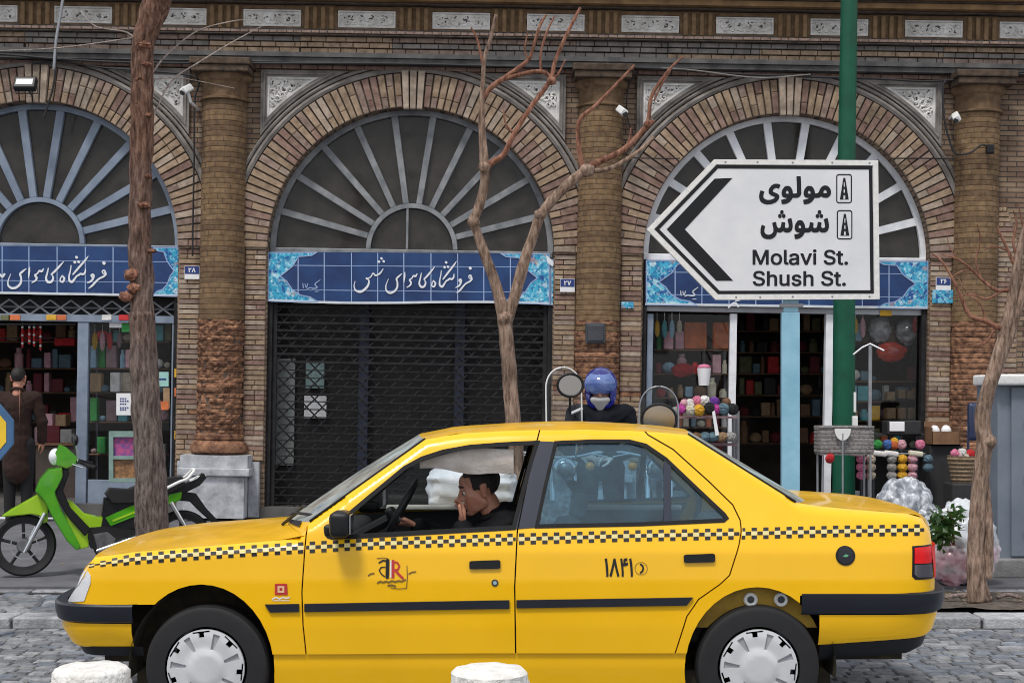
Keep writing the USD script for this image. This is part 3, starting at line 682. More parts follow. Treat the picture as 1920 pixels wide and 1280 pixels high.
L3 = cutline([(1195, 790), (1215, 815), (1262, 842), (1330, 903), (1374, 946), (1388, 975), (1390, 995), (1386, 1020), (1368, 1078), (1350, 1095), (1310, 1123), (1288, 1155), (1265, 1227)])
roofl = cutline([(590, 962), (690, 915), (775, 858), (815, 838), (870, 824), (945, 819), (1012, 816), (1100, 814), (1192, 815), (1200, 800)])
G = 0.0035
upper = body.difference(sill_line)
solid = upper.difference(FW).difference(RW)
cuts = unary_union([L1.buffer(G), L2.buffer(G), L3.buffer(G)])
fence_ = unary_union([L1, L2, L3]).buffer(G, cap_style=2)
# panels: split the flank at the shut lines
xL1, xL2 = L1.coords, L2.coords
left_of_L1 = Polygon(list(L1.coords) + [(-3, L1.coords[-1][1]), (-3, 1.2)]).buffer(0)
mid12 = Polygon(list(L1.coords) + list(L2.coords)[::-1] + [(-0.9, 1.7)]).buffer(0)
mid23 = Polygon(list(L2.coords) + list(L3.coords)[::-1]).buffer(0)
frontdoor = solid.intersection(mid12).difference(fence_)
rearframe = CP([(1003, 800), (1050, 815), (1190, 814), (1210, 816)])
fender = solid.intersection(left_of_L1).difference(fence_)
reardoor = solid.intersection(mid23).difference(fence_)
geoms = lambda p: list(getattr(p, 'geoms', [p]))
quarter = max(geoms(solid.difference(left_of_L1).difference(mid12).difference(mid23).difference(fence_)), key=lambda g: g.area)
def keep(p, amin=2e-4):
    return unary_union([g for g in getattr(p, 'geoms', [p]) if g.geom_type == 'Polygon' and g.area > amin])
both('front_fender', keep(fender), M['taxi_yellow'])
dr_f = obj('front_door', panel(keep(frontdoor)), M['taxi_yellow'], taxi, smooth=35); obj('front_door', panel(keep(frontdoor), side=1), M['taxi_yellow'], taxi, smooth=35)
dr_r = obj('rear_door', panel(keep(reardoor)), M['taxi_yellow'], taxi, smooth=35); obj('rear_door', panel(keep(reardoor), side=1), M['taxi_yellow'], taxi, smooth=35)
both('rear_quarter', keep(quarter), M['taxi_yellow'])
under = body.intersection(sill_line).difference(bottom)
both('sill', keep(under.intersection(sbox(C(513, 1250)[0], 0, C(1288, 1250)[0], 1))), M['taxi_yellow'], -0.012)
for g_ in geoms(cuts.buffer(0.012).intersection(body).difference(FW.buffer(.004)).difference(RW.buffer(.004))):
    if g_.area > 1e-4: both('jamb_strip', g_, M['wheel_well'], -0.02, 0)  # dark backing strip paints the shade inside the door gaps
# seals, pillar covers, glass
both('window_seal', FW.buffer(0.002).difference(FW.buffer(-0.019)), M['black_rubber'], 0.003, 0.02)
both('window_seal', RW.buffer(0.002).difference(RW.buffer(-0.016)), M['black_rubber'], 0.003, 0.02)
bp = CP([(966, 992), (985, 917), (1000, 862), (1012, 826), (1040, 827), (1020, 910), (1003, 989)]).buffer(-0.002)
both('pillar_cover', bp.difference(L2.buffer(.003)), M['pillar_navy'], 0.004, 0.012)
div = CP([(1245, 840), (1258, 840), (1258, 990), (1245, 990)]).intersection(RW)
both('window_divider', div, M['pillar_navy'], 0.002, 0.015)
both('window_pane', RW.buffer(-0.008).difference(div.buffer(.001)), M['car_glass_tint'], -0.009, 0.0)
obj('window_pane', panel(FW.buffer(-0.008), -0.009, 0.05, 0, 1), M['car_glass'], taxi, smooth=35)

# sheets across the car
def across(sts, m, name, nu=41, sub=4, u0=-1.0, u1=1.0, lift=0.0):
    "stations: (x, z, half width, forward bow, crown, share of the rounded nose plan)"
    s = spline(np.array(sts, float), sub) if len(sts) > 2 else np.array([np.array(sts[0]) * (1-t) + np.array(sts[1]) * t for t in np.linspace(0, 1, 7)])
    u = np.linspace(-1, 1, nu); u = np.sign(u) * (1 - (1 - abs(u)) ** 1.35)
    u = u0 + (u + 1) / 2 * (u1 - u0)
    x0, z0, w0, dx, cr, q = (s[:, i:i+1] for i in range(6))
    base = np.interp(z0, Zk, Wk); fr = x0 < 0; xs = np.where(fr, -1.84, 1.75)
    se = lambda y: (1 - np.clip(np.abs(y) / base, 0, .9995) ** 4) ** .25
    aa = (x0 - xs) / np.maximum(se(w0), .3)
    X = x0 + (1 - q) * dx * (1 - u**2) + q * aa * (se(u * w0) - se(w0)); Y = w0 * u; Z = z0 + cr * (1 - np.abs(u) ** 2.3)
    X = X + lift * np.sign(x0)
    v = np.stack([X, np.broadcast_to(Y, X.shape), np.broadcast_to(Z, X.shape)], -1).reshape(-1, 3); k = len(s)
    i, j = np.meshgrid(np.arange(k - 1), np.arange(nu - 1), indexing='ij')
    f = np.stack([i*nu+j, (i+1)*nu+j, (i+1)*nu+j+1, i*nu+j+1], -1).reshape(-1, 4)[:, ::-1]
    return obj(name, (v, f), m, taxi, smooth=True)
def st(p, dx, cr, q=0.0): x, z = C(*p); return (x, z, float(w_side(x, z)), dx, cr, q)
Y_ = M['taxi_yellow']
NOSE = [st((126, 1130), -.05, 0, .3), st((150, 1095), -.05, 0, .28), st((165, 1066), -.05, .0, .25), st((178, 1044), -.05, .004, .2)]
TAIL = [st((1742, 990), .05, .003, 1), st((1748, 1060), .06, 0, 1), st((1752, 1110), .06, 0, 1)]
across(NOSE, Y_, 'nose')
across([st((178, 1044), -.05, .004, .2), st((254, 1034), -.07, .010, .1), st((339, 1027), -.07, .015, .0), st((429, 1020), -.08, .02, 0), st((516, 1013), -.13, .024), st((572, 1003), -.19, .022)], Y_, 'hood')
across([st((572, 1003), -.188, .024), st((581, 978), -.20, -.030)], Y_, 'cowl')
across([st((576, 990), -.197, -.002), st((582, 976), -.205, -.026)], M['black_plastic'], 'cowl_grille', u0=-.86, u1=.86, lift=.004)
across([st((581, 978), -.20, -.035), st((690, 900), -.13, .0), st((797, 824), -.06, .015)], M['screen_glass'], 'windscreen')
across([st((797, 824), -.06, .015), st((835, 817), -.04, .02), st((870, 812), -.03, .023), st((1000, 806), 0, .03), st((1100, 805), 0, .03), st((1180, 807), .0, .027), st((1250, 811), .02, .022), st((1290, 815), .04, .018)], Y_, 'roof')
across([st((1290, 815), .04, .018), st((1390, 878), .09, .004), st((1492, 942), .15, -.02)], M['screen_glass'], 'rear_screen')
across([st((1492, 942), .15, -.02), st((1540, 949), .10, -.004), st((1602, 955), .03, .012), st((1700, 962), .02, .012, .4), st((1728, 970), .03, .008, .8), st((1742, 990), .05, .003, 1)], Y_, 'boot_lid')
across(TAIL, Y_, 'tail')
for (u0, u1) in ((-.998, -.48), (.48, .998)):
    across([st((127, 1126), -.05, 0, .3), st((150, 1095), -.05, 0, .28), st((163.5, 1070), -.05, .0, .25)], M['lamp_clear'], 'headlight', 17, u0=u0, u1=u1, lift=.006)
    across([st((1743.5, 1024), .05, .0, 1), st((1748, 1060), .06, 0, 1), st((1750, 1083), .06, 0, 1)], M['lamp_red'], 'tail_light', 17, u0=u0, u1=u1, lift=.006)
across([st((132, 1121), -.05, 0, .3), st((150, 1095), -.05, 0, .28), st((158, 1078), -.05, 0, .27)], M['black_plastic'], 'grille', 17, u0=-.45, u1=.45, lift=.005)
for (a, b) in (((581, 978), (797, 824)), ((1290, 815), (1492, 942))):
    x0, z0 = C(*a); x1, z1 = C(*b)
    for s in (-1, 1): obj('screen_seal', MB().tube([(x0+(x1-x0)*q_, s*(float(np.interp(z0+(z1-z0)*q_, Zk, Wk))*1.0 - .034), float(np.interp(x0+(x1-x0)*q_, *top_curve)) + .004) for q_ in np.linspace(0, 1, 13)], .007, 6), M['black_rubber'], taxi, smooth=True)
# bumpers as bands that follow the plan of the car
def band(xs, a, w, sgn, z_off, t0=0.0, t1=math.pi, n=64, ex=0.5, side_to=None, rake=0.0):
    t = np.linspace(t0, t1, n); c, s = np.cos(t), np.sin(t)
    px = xs + sgn * a * np.abs(s) ** ex; py = -w * np.sign(c) * np.abs(c) ** ex
    pl = np.c_[px, py]
    if side_to is not None:
        if t0 == 0: pl = np.vstack([[side_to, -w], pl])
        if abs(t1 - math.pi) < 1e-6: pl = np.vstack([pl, [side_to, w]])
    d = np.gradient(pl, axis=0); nrm = np.c_[d[:, 1], -d[:, 0]]; nrm /= np.linalg.norm(nrm, axis=1, keepdims=True) + 1e-9
    if sgn > 0: nrm = -nrm
    if nrm[len(nrm)//2, 0] * sgn < 0: nrm = -nrm
    v = np.concatenate([np.c_[pl + nrm * o, np.full(len(pl), z)] for z, o in z_off]); k, m = len(z_off), len(pl)
    v[:, 2] += rake * (v[:, 0] - 1.5) * (v[:, 2] < zpx(1160))
    i, j = np.meshgrid(np.arange(k - 1), np.arange(m - 1), indexing='ij')
    f = np.stack([i*m+j, i*m+j+1, (i+1)*m+j+1, (i+1)*m+j], -1).reshape(-1, 4)
    return v, (f if sgn > 0 else f[:, ::-1])
zpx = lambda py: EYE - (py - 740) * 7.0 / FPX
fb = obj('front_bumper', band(-1.86, 0.455, 0.85, -1, [(zpx(1133), -.06), (zpx(1133), -.01), (zpx(1137), .0), (zpx(1150), .0), (zpx(1166), -.012), (zpx(1170), -.03)], side_to=-1.835), M['bumper_black'], taxi, smooth=40)
obj('bumper_skirt', band(-1.87, 0.42, 0.835, -1, [(zpx(1170), -.01), (zpx(1185), -.012), (zpx(1214), -.055), (zpx(1219), -.075)], side_to=-1.845), Y_, fb, smooth=40)
obj('lip', band(-1.87, 0.34, 0.78, -1, [(zpx(1216), -.0), (zpx(1235), -.03)], side_to=-1.80), M['black_plastic'], fb, smooth=40)
rb = obj('rear_bumper', band(1.76, 0.43, 0.85, 1, [(zpx(1111), -.06), (zpx(1111), -.01), (zpx(1114), .0), (zpx(1130), .0), (zpx(1148), -.012), (zpx(1153), -.03)], side_to=1.40), M['bumper_black'], taxi, smooth=40)
obj('bumper_skirt', band(1.76, 0.405, 0.835, 1, [(zpx(1153), -.008), (zpx(1175), -.01), (zpx(1203), -.03), (zpx(1212), -.05)], side_to=1.49, rake=.07), Y_, rb, smooth=40)
obj('lip', band(1.76, 0.36, 0.79, 1, [(zpx(1205), .0), (zpx(1235), -.03), (zpx(1246), -.08)], side_to=1.5, rake=.07), M['black_plastic'], rb, smooth=40)
# lamps
hl = CP([(127, 1126), (150, 1094), (164, 1069), (170, 1078), (170, 1092), (158, 1126)])
both('headlight', hl, M['lamp_clear'], 0.004, 0.012, cell=0.015)
tl0, tl1 = CP([(1714, 1026), (1745, 1022), (1747, 1054), (1714, 1056)]), CP([(1714, 1057.5), (1747, 1056), (1749, 1080), (1720, 1082), (1714, 1076)])
tr = both('tail_light', CP([(1710, 1023), (1746, 1019), (1750, 1083), (1716, 1086), (1710, 1080)]), M['black_plastic'], 0.002, 0.01, cell=0.015)
both('lens', tl0.buffer(-.001), M['lamp_red'], 0.007, 0.008, tr, 0.015); both('lens', tl1.buffer(-.001), M['lamp_smoke'], 0.007, 0.008, tr, 0.015)
# side mouldings, handles, caps
for p in ([(497, 1132), (561, 1131), (561, 1146), (507, 1147)], [(571, 1131), (955, 1124), (955, 1140), (571, 1146)], [(968, 1124), (1299, 1119), (1287, 1134), (968, 1139)]):
    both('side_moulding', CP(p), M['bumper_black'], 0.012, 0.014, cell=0.05)
for (x0, y0, x1, y1, d) in ((880, 1051, 938, 1065, dr_f), (1282, 1039, 1340, 1053, dr_r)):
    h = CP([(x0, y0 + 2), (x0 + 3, y0), (x1 - 3, y0 - 2), (x1, y0), (x1, y1 - 2), (x1 - 3, y1), (x0 + 3, y1 + 1), (x0, y1 - 1)])
    obj('handle', panel(h, 0.012, 0.03, 0.014), M['black_plastic'], d, smooth=30)
    obj('handle_recess', panel(h.buffer(.008), 0.001, 0.03, 0), M['taxi_yellow'], d)
def disc(px, py, r, off, m, name, parent=None, n=24):
    x, z = C(px, py); return obj(name, panel(Point(x, z).buffer(r, 12), off, 0.03, max(off, 0.002)), m, parent or taxi, smooth=30)
cap = disc(1585, 1041, 0.047, 0.004, M['black_plastic'], 'fuel_cap'); disc(1585, 1041, 0.040, 0.007, M['bumper_black'], 'cap_face', cap)
x, z = C(1585, 1041); obj('cap_emblem', panel(Polygon([(x-.016, z-.004), (x+.005, z-.006), (x+.016, z+.003), (x, z+.008)]), 0.0085, .03, 0), mat('emblem_green', (0.12, 0.42, 0.2), .4, .1), cap)
disc(928, 1092, 0.017, 0.003, M['dark_steel'], 'key_lock', dr_f); disc(928, 1092, 0.009, 0.006, mat('lock_pale', (0.45, 0.62, 0.6), .3, .1, metal=.5), 'lock_barrel', dr_f)
# checker stripe (flat print)
SC = np.array([(163, 1061), (178, 1058), (254, 1047), (339, 1040.5), (429, 1034.5), (516, 1029), (569, 1026), (715, 1018), (840, 1014), (965, 1010), (1180, 1004), (1378, 1000), (1560, 995.5), (1733, 992.5)], float)
sy = lambda p: float(np.interp(p, SC[:, 0], SC[:, 1]))
blk, cream = [], []
cut = unary_union([L1, L2, L3]).buffer(0.006)
p, k, cw, rh = 166.0, 0, 10.9, 7.4
while p < 1731:
    q = min(p + cw, 1733); a, b = sy(p), sy(q); fade = min(1, .35 + (p - 166) / 120)
    for r_ in range(3):
        o0, o1 = (r_ - 1.5) * rh * fade, (r_ - .5) * rh * fade
        pl = Polygon([C(p, a + o0), C(q, b + o0), C(q, b + o1), C(p, a + o1)])
        (blk.append(pl) if (k + r_) % 2 == 0 else cream.append(pl) if r_ == 1 else None)
    p += cw; k += 1
obj('checker_stripe', panel(unary_union([g.buffer(-.0012) for g in blk]).difference(cut), 0.0022, 0.06, 0), M['decal_black'], taxi, smooth=True)
obj('checker_ground', panel(unary_union(cream).buffer(.0005).difference(cut).difference(unary_union(blk).buffer(-.0004)), 0.0012, 0.06, 0), M['decal_cream'], taxi, smooth=True, kind='stuff')
# printed marks on the doors
BK = json.loads('''{"molavi":{"w":428,"h":154,"p":[[[[264,20],[265,23],[289,27],[302,35],[301,36],[285,37],[277,40],[271,45],[267,55],[267,67],[272,82],[284,96],[291,100],[309,100],[315,97],[323,89],[330,75],[333,58],[350,59],[358,68],[366,85],[372,93],[381,100],[390,103],[400,103],[411,99],[420,91],[426,80],[428,73],[428,61],[426,54],[423,48],[412,39],[405,37],[393,37],[380,40],[369,45],[365,41],[356,37],[329,36],[325,27],[315,15],[298,5],[283,1],[268,1]],[[381,64],[389,60],[400,59],[405,61],[406,68],[403,76],[399,80],[392,81],[385,75]],[[289,64],[290,60],[296,57],[308,57],[309,58],[308,69],[301,77],[297,77],[291,72]]],[[[132,20],[133,23],[157,27],[170,35],[169,36],[153,37],[145,40],[139,45],[135,55],[135,67],[140,82],[152,96],[159,100],[177,100],[183,97],[191,89],[198,75],[200,58],[219,58],[225,60],[227,64],[227,98],[224,154],[247,154],[250,60],[245,47],[240,42],[228,37],[197,36],[193,27],[183,15],[166,5],[156,2],[136,1]],[[157,64],[158,60],[164,57],[176,57],[177,58],[176,69],[173,75],[169,77],[165,77],[159,72]]],[[[0,35],[0,49],[3,63],[7,74],[11,75],[28,69],[23,53],[22,44],[25,34],[34,26],[48,22],[64,22],[84,28],[93,35],[94,39],[88,44],[71,50],[59,60],[57,65],[57,78],[61,88],[73,103],[89,112],[110,113],[124,107],[124,104],[116,88],[105,92],[98,92],[85,86],[79,76],[79,72],[83,67],[108,57],[117,49],[118,46],[117,34],[113,26],[103,15],[96,10],[71,1],[43,0],[32,2],[16,9],[9,15],[3,24]]]]},"shush":{"w":443,"h":155,"p":[[[[220,20],[221,23],[245,27],[258,35],[257,36],[241,37],[233,40],[227,45],[223,55],[223,67],[228,82],[240,96],[247,100],[265,100],[271,97],[279,89],[286,75],[289,58],[306,58],[313,60],[317,67],[323,90],[343,86],[341,64],[345,59],[349,58],[362,59],[369,68],[373,90],[376,91],[395,88],[392,71],[393,63],[401,58],[411,58],[419,62],[421,69],[420,78],[412,106],[431,112],[435,111],[441,90],[443,78],[443,63],[437,48],[432,43],[423,38],[415,36],[394,37],[386,41],[382,47],[376,40],[370,37],[347,36],[337,39],[330,46],[325,41],[315,37],[285,36],[281,27],[271,15],[254,5],[239,1],[224,1]],[[245,64],[246,60],[252,57],[264,57],[265,58],[264,69],[257,77],[253,77],[247,72]]],[[[385,121],[385,127],[387,131],[392,134],[398,134],[402,132],[405,127],[404,119],[398,114],[390,115]]],[[[373,142],[373,148],[375,152],[380,155],[386,155],[390,153],[393,148],[392,140],[386,135],[378,136]]],[[[360,121],[360,127],[362,131],[367,134],[373,134],[377,132],[380,127],[379,119],[373,114],[365,115]]],[[[0,34],[1,55],[6,71],[8,75],[10,75],[28,68],[23,53],[22,44],[24,36],[29,28],[37,24],[45,22],[59,22],[73,27],[82,37],[84,44],[83,61],[76,86],[94,91],[99,90],[105,66],[112,59],[123,58],[130,62],[134,72],[137,91],[158,88],[156,73],[157,61],[165,58],[178,59],[183,63],[185,71],[176,106],[195,112],[199,111],[205,90],[207,78],[207,63],[202,49],[190,39],[179,36],[164,36],[152,40],[146,46],[140,40],[129,36],[117,36],[106,40],[101,25],[92,13],[77,4],[60,0],[35,1],[18,7],[6,18]]],[[[140,121],[140,127],[142,131],[147,134],[153,134],[157,132],[160,127],[159,119],[153,114],[145,115]]],[[[128,142],[128,148],[130,152],[135,155],[141,155],[145,153],[148,148],[147,140],[141,135],[133,136]]],[[[115,121],[115,127],[117,131],[122,134],[128,134],[132,132],[135,127],[134,119],[128,114],[120,115]]]]},"n1841":{"w":255,"h":111,"p":[[[[225,106],[241,111],[244,103],[250,74],[254,41],[255,3],[253,2],[239,1],[239,21],[235,58],[229,94]]],[[[147,89],[143,107],[158,111],[164,83],[170,80],[175,80],[176,81],[172,89],[172,97],[174,102],[180,108],[188,111],[200,111],[205,109],[204,96],[192,97],[187,94],[187,90],[188,86],[194,81],[209,86],[212,73],[196,67],[167,65],[171,31],[171,2],[156,2],[156,26],[153,53]]],[[[43,6],[66,61],[81,108],[96,110],[114,50],[132,6],[118,0],[116,1],[102,37],[90,77],[88,79],[72,32],[59,1],[57,0]]],[[[0,106],[16,111],[19,103],[25,74],[29,41],[30,3],[28,2],[14,1],[14,21],[10,58],[4,94]]]]},"n2":{"w":67,"h":110,"p":[[[[3,94],[0,106],[2,107],[15,110],[20,92],[27,90],[42,90],[46,91],[51,96],[54,109],[67,107],[65,91],[56,79],[42,74],[23,74],[29,28],[29,2],[27,1],[13,0],[13,20],[9,58]]]]},"n28":{"w":179,"h":111,"p":[[[[83,8],[83,11],[91,26],[107,65],[121,108],[142,111],[155,70],[172,25],[179,11],[179,7],[161,0],[156,1],[132,71],[130,70],[120,37],[105,0],[101,0]]],[[[0,104],[2,106],[22,111],[27,92],[45,91],[54,96],[58,109],[76,106],[76,98],[73,87],[63,74],[49,69],[31,69],[36,31],[36,1],[14,1],[14,23],[10,57],[5,86]]]]},"n27":{"w":179,"h":114,"p":[[[[103,54],[83,106],[105,114],[116,87],[129,45],[131,43],[133,45],[142,75],[157,112],[161,113],[179,105],[179,102],[157,52],[142,5],[140,3],[122,0],[119,1]]],[[[0,104],[2,106],[22,111],[27,92],[45,91],[54,96],[58,109],[76,106],[76,98],[73,87],[63,74],[49,69],[31,69],[36,31],[36,1],[14,1],[14,23],[10,57],[5,86]]]]},"n26":{"w":151,"h":113,"p":[[[[82,10],[82,13],[91,29],[108,50],[98,56],[88,69],[86,76],[86,88],[89,97],[95,105],[107,112],[131,113],[137,111],[134,90],[127,92],[118,92],[110,87],[108,80],[110,74],[115,69],[123,65],[126,65],[133,70],[142,73],[151,55],[135,44],[126,35],[111,15],[104,0],[101,0]]],[[[0,106],[2,108],[22,113],[27,94],[45,93],[54,98],[58,111],[76,108],[76,100],[73,89],[63,76],[49,71],[31,71],[36,33],[36,3],[14,3],[14,25],[10,59],[5,88]]]]}}''')
def baked(key): return unary_union([Polygon(r[0], r[1:]).buffer(0) for r in BK[key]['p']])
def at_px(poly, w0, h0, px, py, pw, ph, sk=0.0):
    "flat print: fits a w0 x h0 design into the pixel rectangle on the flank"
    x, z = C(px, py); k = 7.0 / FPX
    return affinity.affine_transform(poly, [pw*k/w0, sk, 0, ph*k/h0, x, z - ph*k])
def decal(name, poly, m, off=0.003, parent=None): return obj(name, panel(poly, off, 0.05, 0), m, parent or taxi, smooth=True)
decal('fleet_number', at_px(baked('n1841'), BK['n1841']['w'], BK['n1841']['h'], 1134, 1046, 52, 34).buffer(.0012), M['decal_black'], parent=dr_r)
x, z = C(1202, 1065); ring = Point(x, z).buffer(.031).difference(Point(x, z).buffer(.0285))
decal('number_ring', ring, M['decal_brown'], parent=dr_r)
decal('ring_mark', LineString([(x - .002, z + .02), (x + .008, z + .012), (x + .010, z), (x + .007, z - .012), (x - .003, z - .02)]).buffer(.0042), M['decal_black'], parent=dr_r)
k = 7.0 / FPX
def sk(pts, w, px, py):      # a pen stroke on the flank, in photo pixels relative to (px, py)
    return LineString([C(px + a, py + b) for a, b in pts]).buffer(w * k / 2)
lg = (735, 1072)
decal('door_logo', unary_union([sk([(-8, -22), (-9, 9)], 6.5, *lg).union(sk([(-24, -18), (-17, -22), (-9, -21)], 3, *lg)), sk([(-20, -9), (-24, -4), (-20, 3), (-14, 8)], 2.2, *lg), sk([(-21, -9), (-13, -10)], 2, *lg)]), M['decal_black'], parent=dr_f)
decal('door_logo', unary_union([sk([(2, -21), (2, 9)], 5, *lg), sk([(2, -20), (10, -18), (14, -12), (11, -5), (3, -4)], 3.4, *lg), sk([(6, -4), (13, 4), (20, 11)], 4.6, *lg)]), M['decal_red'], parent=dr_f)
decal('door_logo', sk([(-2.4, -21), (-2.4, 9)], 2.6, *lg), M['decal_white'], parent=dr_f)
decal('door_script', unary_union([sk([(-27, 20), (-22, 17), (-17, 19), (-11, 17), (-6, 19), (0, 16), (6, 18), (12, 16), (18, 17), (25, 14)], 3, *lg), sk([(-7, 25), (0, 24), (6, 26)], 3.2, *lg), sk([(-44, 6), (-40, 3), (-34, 2)], 2.6, *lg), sk([(32, 3), (37, 0), (44, -1)], 2.6, *lg)]), M['decal_brown'], parent=dr_f)
decal('door_script', unary_union([sk([(-28, -26), (-18, -27), (-8, -26)], 1.5, *lg), sk([(28, -12), (29, 10), (27, 30), (12, 31), (-2, 29)], 1.5, *lg)]), M['decal_brown'], parent=dr_f)
em = (527, 1104)
sq = CP([(em[0]-10, em[1]-9), (em[0]+10, em[1]-9), (em[0]+11, em[1]+9), (em[0]-10, em[1]+9)]).buffer(.004)
decal('fender_emblem', sq, M['decal_red'])
c_ = Point(C(*em)); decal('emblem_mark', c_.buffer(.016, cap_style=3).difference(c_.buffer(.007, cap_style=3)), M['decal_pale'], 0.0045)
decal('emblem_script', unary_union([sk([(-16, 18), (-9, 15), (-3, 18), (4, 15), (10, 17), (16, 15)], 2.6, *em), sk([(-15, 21), (15, 21)], 1.4, *em)]), M['decal_white'])
# wheels
def wheel(x, s, seed):
    y = s * 0.815
    t = obj('wheel', MB().add(*lathe([(0.205, .085), (0.235, .10), (0.272, .098), (0.292, .08), (0.300, .05), (0.300, -.05), (0.292, -.08), (0.272, -.09), (0.2, -.09), (0.2, .0)], 56, 'y', (x, y * 0.92, 0.30))), M['tyre'], taxi, smooth=40)
    o = 1 if s < 0 else -1
    def hc(prof, m, name, n=56):
        v, f = lathe(prof, n, 'y'); v = v * (1, o, 1); f = f if o > 0 else f[:, ::-1]
        return obj(name, (v + (x, y * .92, .30), f), m, t, smooth=35)
    hc([(0.204, .07), (0.204, .094), (0.197, .102), (0.185, .103), (0.18, .096)], M['hubcap_silver'], 'rim')
    hc([(0.185, .06), (0.10, .058), (0.0, .056)], M['black_rubber'], 'rim_back')
    # domed cover with seven notches
    R = []
    for k_ in range(7):
        an = math.radians(97 + k_ * 360 / 7)
        W_ = Polygon([(.098, -.004), (.098, .004), (.168, .014), (.168, -.014)]).buffer(.003); R.append(affinity.rotate(W_, an + math.pi/7, origin=(0, 0), use_radians=True))
        R.append(affinity.rotate(unary_union([sbox(0.150, -.013, 0.176, .013), sbox(0.172, -.042, 0.180, .042)]), an, origin=(0, 0), use_radians=True))
    cover = Point(0, 0).buffer(0.187, 40).difference(unary_union(R))
    wf = lambda a, b: -0.0 + np.interp(np.hypot(a, b), [0, .075, .085, .10, .15, .19], [.112, .112, .105, .101, .103, .097])
    m_ = panel(cover, 0, 0.018, 0.02, wf=wf); v = np.array(m_.vertices) * (1, 1 if o > 0 else -1, 1); f = m_.faces if o > 0 else m_.faces[:, ::-1]
    obj('hubcap', (v + (x, y * .92, .30), f), M['hubcap_silver'], t, smooth=30)
    for k_ in range(7):
        an = math.radians(97 + (k_ + .5) * 360 / 7); W_ = affinity.rotate(Polygon([(.09, -.010), (.09, .010), (.174, .020), (.174, -.020)]), an, origin=(0, 0), use_radians=True)
        m_ = panel(W_, 0, 0.05, 0, wf=lambda a, b: np.full(np.shape(a), .092)); v = np.array(m_.vertices) * (1, 1 if o > 0 else -1, 1); f = m_.faces if o > 0 else m_.faces[:, ::-1]
        obj('spoke_recess', (v + (x, y * .92, .30), f), M['hubcap_grey'], t)
xf, xr = C(387, 1251)[0], C(1422, 1250)[0]
for (x, s) in ((xf, -1), (xr, -1), (xf, 1), (xr, 1)): wheel(x, s, 0)
# wheel wells, floor, inner parts
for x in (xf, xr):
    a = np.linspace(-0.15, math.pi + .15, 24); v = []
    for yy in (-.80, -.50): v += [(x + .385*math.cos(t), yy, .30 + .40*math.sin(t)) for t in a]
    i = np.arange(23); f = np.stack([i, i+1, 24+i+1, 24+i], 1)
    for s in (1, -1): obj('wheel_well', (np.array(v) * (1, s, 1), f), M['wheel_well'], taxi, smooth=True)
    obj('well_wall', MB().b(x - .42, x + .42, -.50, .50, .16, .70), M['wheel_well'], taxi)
    for s in (-1, 1): obj('brake', MB().add(*lathe([(0, .02), (.15, .02), (.15, -.02), (0, -.02)], 24, 'y', (x, s*.62, .30))), M['dark_steel'], taxi)
for px in (1406, 1463):       # the two pale rings under the rear arch
    x = (px - 960) * 7.08 / FPX; z = EYE - (1122 - 740) * 7.08 / FPX
    obj('ring_plug', MB().add(*lathe([(.034, 0), (.034, -.02), (.028, -.026), (.018, -.02), (.018, .0)][::-1], 20, 'y', (x, -.772, z))), M['white_plastic'], taxi, smooth=40)
    obj('plug_core', MB().add(*lathe([(.019, .0), (.017, -.02), (0, -.022)][::-1], 14, 'y', (x, -.772, z))), M['dark_steel'], taxi, smooth=40)
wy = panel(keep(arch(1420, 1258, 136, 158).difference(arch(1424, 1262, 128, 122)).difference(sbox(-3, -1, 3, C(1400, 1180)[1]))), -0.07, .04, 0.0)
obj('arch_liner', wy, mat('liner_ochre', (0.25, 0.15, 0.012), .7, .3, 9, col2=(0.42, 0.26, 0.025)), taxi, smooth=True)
obj('floor_pan', MB().b(-1.0, 1.0, -.74, .74, .20, .27).b(-1.9, 1.85, -.45, .45, .31, .36), M['wheel_well'], taxi)
obj('bulkhead', MB().b(-1.12, -1.08, -.72, .72, .28, .86), M['dash_dark'], taxi)
obj('engine_bay', MB().b(-2.05, -1.15, -.55, .55, .28, .70), M['wheel_well'], taxi)
obj('boot_floor', MB().b(.95, 1.95, -.6, .6, .30, .62), M['wheel_well'], taxi)
obj('dashboard', MB().rbox((-.98, 0, .84), (.32, 1.38, .16), .05).rbox((-.86, 0, .72), (.16, 1.3, .2), .04), M['dash_dark'], taxi, smooth=40)
both('door_trim', keep(CP([(600, 1012), (960, 1000), (960, 1220), (600, 1220)])), M['dash_dark'], -.05, 0)
both('door_trim', keep(CP([(972, 996), (1360, 985), (1300, 1120), (1270, 1220), (972, 1220)])), M['dash_dark'], -.05, 0)
obj('far_ledge', MB().rbox((0.13, .735, .955), (1.75, .05, .03), .01), mat('ledge_pale', (.62, .60, .55), .5, .05), taxi, smooth=40)
for yy in (-.36, .36):
    sm = MB().rbox((-.10, yy, .48), (.52, .50, .18), .06).rbox((.235, yy, .72), (.16, .48, .58), .06, (0, math.radians(14), 0))
    se = obj('front_seat', sm, M['seat_cloth'], taxi, smooth=40); obj('headrest', MB().rbox((.34, yy, 1.06), (.09, .24, .15), .04, (0, .2, 0)), M['seat_cloth'], se, smooth=40)
obj('rear_seat', MB().rbox((.80, 0, .48), (.5, 1.3, .2), .07).rbox((1.10, 0, .72), (.16, 1.3, .46), .06, (0, .3, 0)), M['seat_cloth'], taxi, smooth=40)
obj('parcel_shelf', MB().b(1.12, 1.52, -.62, .62, .93, .945), M['dash_dark'], taxi)
x, z = (748 - 960) * 7.45 / FPX, EYE - (962 - 740) * 7.45 / FPX
t = np.linspace(0, 2*math.pi, 33); ax = math.radians(62)
